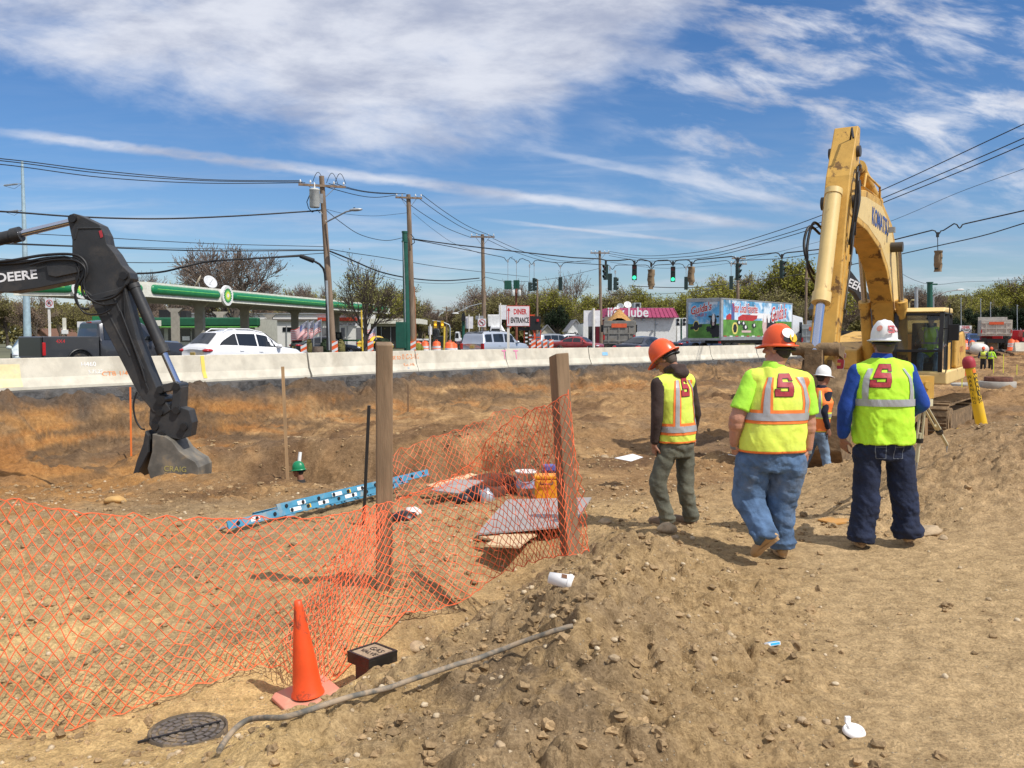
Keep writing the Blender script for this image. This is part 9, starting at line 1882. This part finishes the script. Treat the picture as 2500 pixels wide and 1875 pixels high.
mb=MB();mb.cyl(ap-ZUP*.02,ap+ZUP*.04,.08,n=16);hd_=mb.build('head_plate',m_tri,TP);mb=MB();mb.box(ap+ZUP*.15,(.13,.12,.2));mb.cyl(ap+Vector((0,-.1,.17)),ap+Vector((0,.12,.17)),.035,n=12);mb.build('survey_level',m_ky,origin=ap+ZUP*.04,label='yellow survey level screwed on top of the tripod',cat='survey instrument')
# marker post
m_mk=M('marker_yellow',(.80,.50,.02),.45,var=.05,dirt=(.45,.3,.1),damt=.3);D=11.5;b_=W(2404,1072,D);t_=W(2367,895,D);MK=thing('pipeline_marker',b_,'leaning yellow marker tube with red dome cap reading WARNING','marker post');d_=(t_-b_).normalized();LL=(t_-b_).length
mb=MB();mb.cyl(b_-d_*.15,b_+d_*LL*.50,.072,.070,20);mb.cyl(b_+d_*LL*.50,t_,.062,.060,20);mb.build('tube',m_mk,MK);mb=MB();mb.lathe([(.078,0),(.080,.07),(.07,.11),(.045,.14),(0,.15)],t_-d_*.01,22,d_);mb.build('cap',m_sred,MK)
mb=MB();mb.lathe([(.20,-.02),(.12,.02),(.074,.12)],b_-d_*.05,16,d_);mb.build('skirt',m_mk,MK)
def curved(tc,off,hgt,wid,mat,nm):
 mb=MB();mb.smooth=True;rr=.0635;N_=8;c0_=t_-d_*tc;r_=Vector((1,0,0));r_=(r_-d_*r_.dot(d_)).normalized();n_=Vector((0,-1,0))
 for i in range(N_):a0,a1=off+(i/N_-.5)*wid,off+((i+1)/N_-.5)*wid;mb.add([c0_+(r_*math.sin(a)+n_*math.cos(a))*rr+d_*h_ for a,h_ in((a0,-hgt/2),(a1,-hgt/2),(a1,hgt/2),(a0,hgt/2))],[(0,1,2,3)])
 return mb.build(nm,mat,MK)
lb_=curved(.30,.35,.42,.8,m_letter_k,'warning_label');curved(.06,.35,.05,.8,m_orv,'orange_label')
r_=Vector((1,0,0));r_=(r_-d_*r_.dot(d_)).normalized();n_=Vector((0,-1,0));nd=(r_*math.sin(.35)+n_*math.cos(.35));rx_=(r_*math.cos(.35)-n_*math.sin(.35))
for i,ch in enumerate('WARNING'):text_mesh(ch,.068,frame(t_-d_*(.13+i*.057)+nd*.066,rx_,d_),m_mk,'lettering',lb_,bold=.002)
for i,ch in enumerate('WARNING'):rx2=(r_*math.cos(-.9)-n_*math.sin(-.9));text_mesh(ch,.06,frame(t_-d_*(.13+i*.057)+(r_*math.sin(-.9)+n_*math.cos(-.9))*.0645,rx2,d_),m_letter_k,'lettering',MK)
c_=W(2368,1068,11.4);YB=thing('marker_box',c_,'yellow plastic box with black front at the foot of the marker tube','box');mb=MB();mb.box(c_,(.19,.22,.14));mb.build('body',m_black,YB,bevel=.01);mb=MB();mb.box(c_+ZUP*.09,(.24,.26,.04));mb.box(c_+Vector((-.105,0,-.02)),(.03,.24,.2));mb.box(c_+Vector((.115,0,0)),(.03,.24,.16));mb.build('lid',m_mk,YB,bevel=.01)
# concrete rings on the right
m_cr=M('ring_concrete',(.36,.34,.30),.95,bump=.01,bscale=20,dirt=(.42,.3,.18),damt=.5)
for px,py,D,r,h,mt,lab in((2390,944,42,1.22,.26,m_cr,'wide low concrete ring lying in the excavation, left one'),(2434,940,41,.80,.32,m_cr,'grey concrete ring carrying a rusty lid'),(2437,926,41,.60,.20,m_rust,'rusty iron lid on top of the grey concrete ring')):
 c_=W(px,py,D);mb=MB();mb.lathe([(r*.78,-.3),(r,-.3),(r,h*.5),(r*.97,h*.55),(r*.78,h*.55),(r*.78,-.3)],c_,36);mb.build('manhole_ring' if mt is m_cr else 'manhole_lid',mt,origin=c_,label=lab,cat='manhole ring')
D=50;c_=W(2357,888,D);CN2=thing('traffic_cone',Vector((c_.x,D,gz(c_.x,D))),'small far orange cone with white collar left of the far workers','traffic cone');z_=gz(c_.x,D);mb=MB();mb.box((c_.x,D,z_+.03),(.38,.38,.05));mb.lathe([(.16,.05),(.03,.74)],(c_.x,D,z_),16);mb.build('cone_body',m_orange,CN2);mb=MB();mb.lathe([(.112,.30),(.088,.42)],(c_.x,D,z_),16);mb.build('reflective_band',m_white_refl,CN2)
x_=WX(812,23);mb=MB();mb.box((0,0,0),(.9,.12,.04));o=mb.build('plank',m_plyt);o.location=(WX(737,24),24,gz(WX(737,24),24)+.05);tag(o,'thin pale plank on the bare floor beyond the tall stake','board')
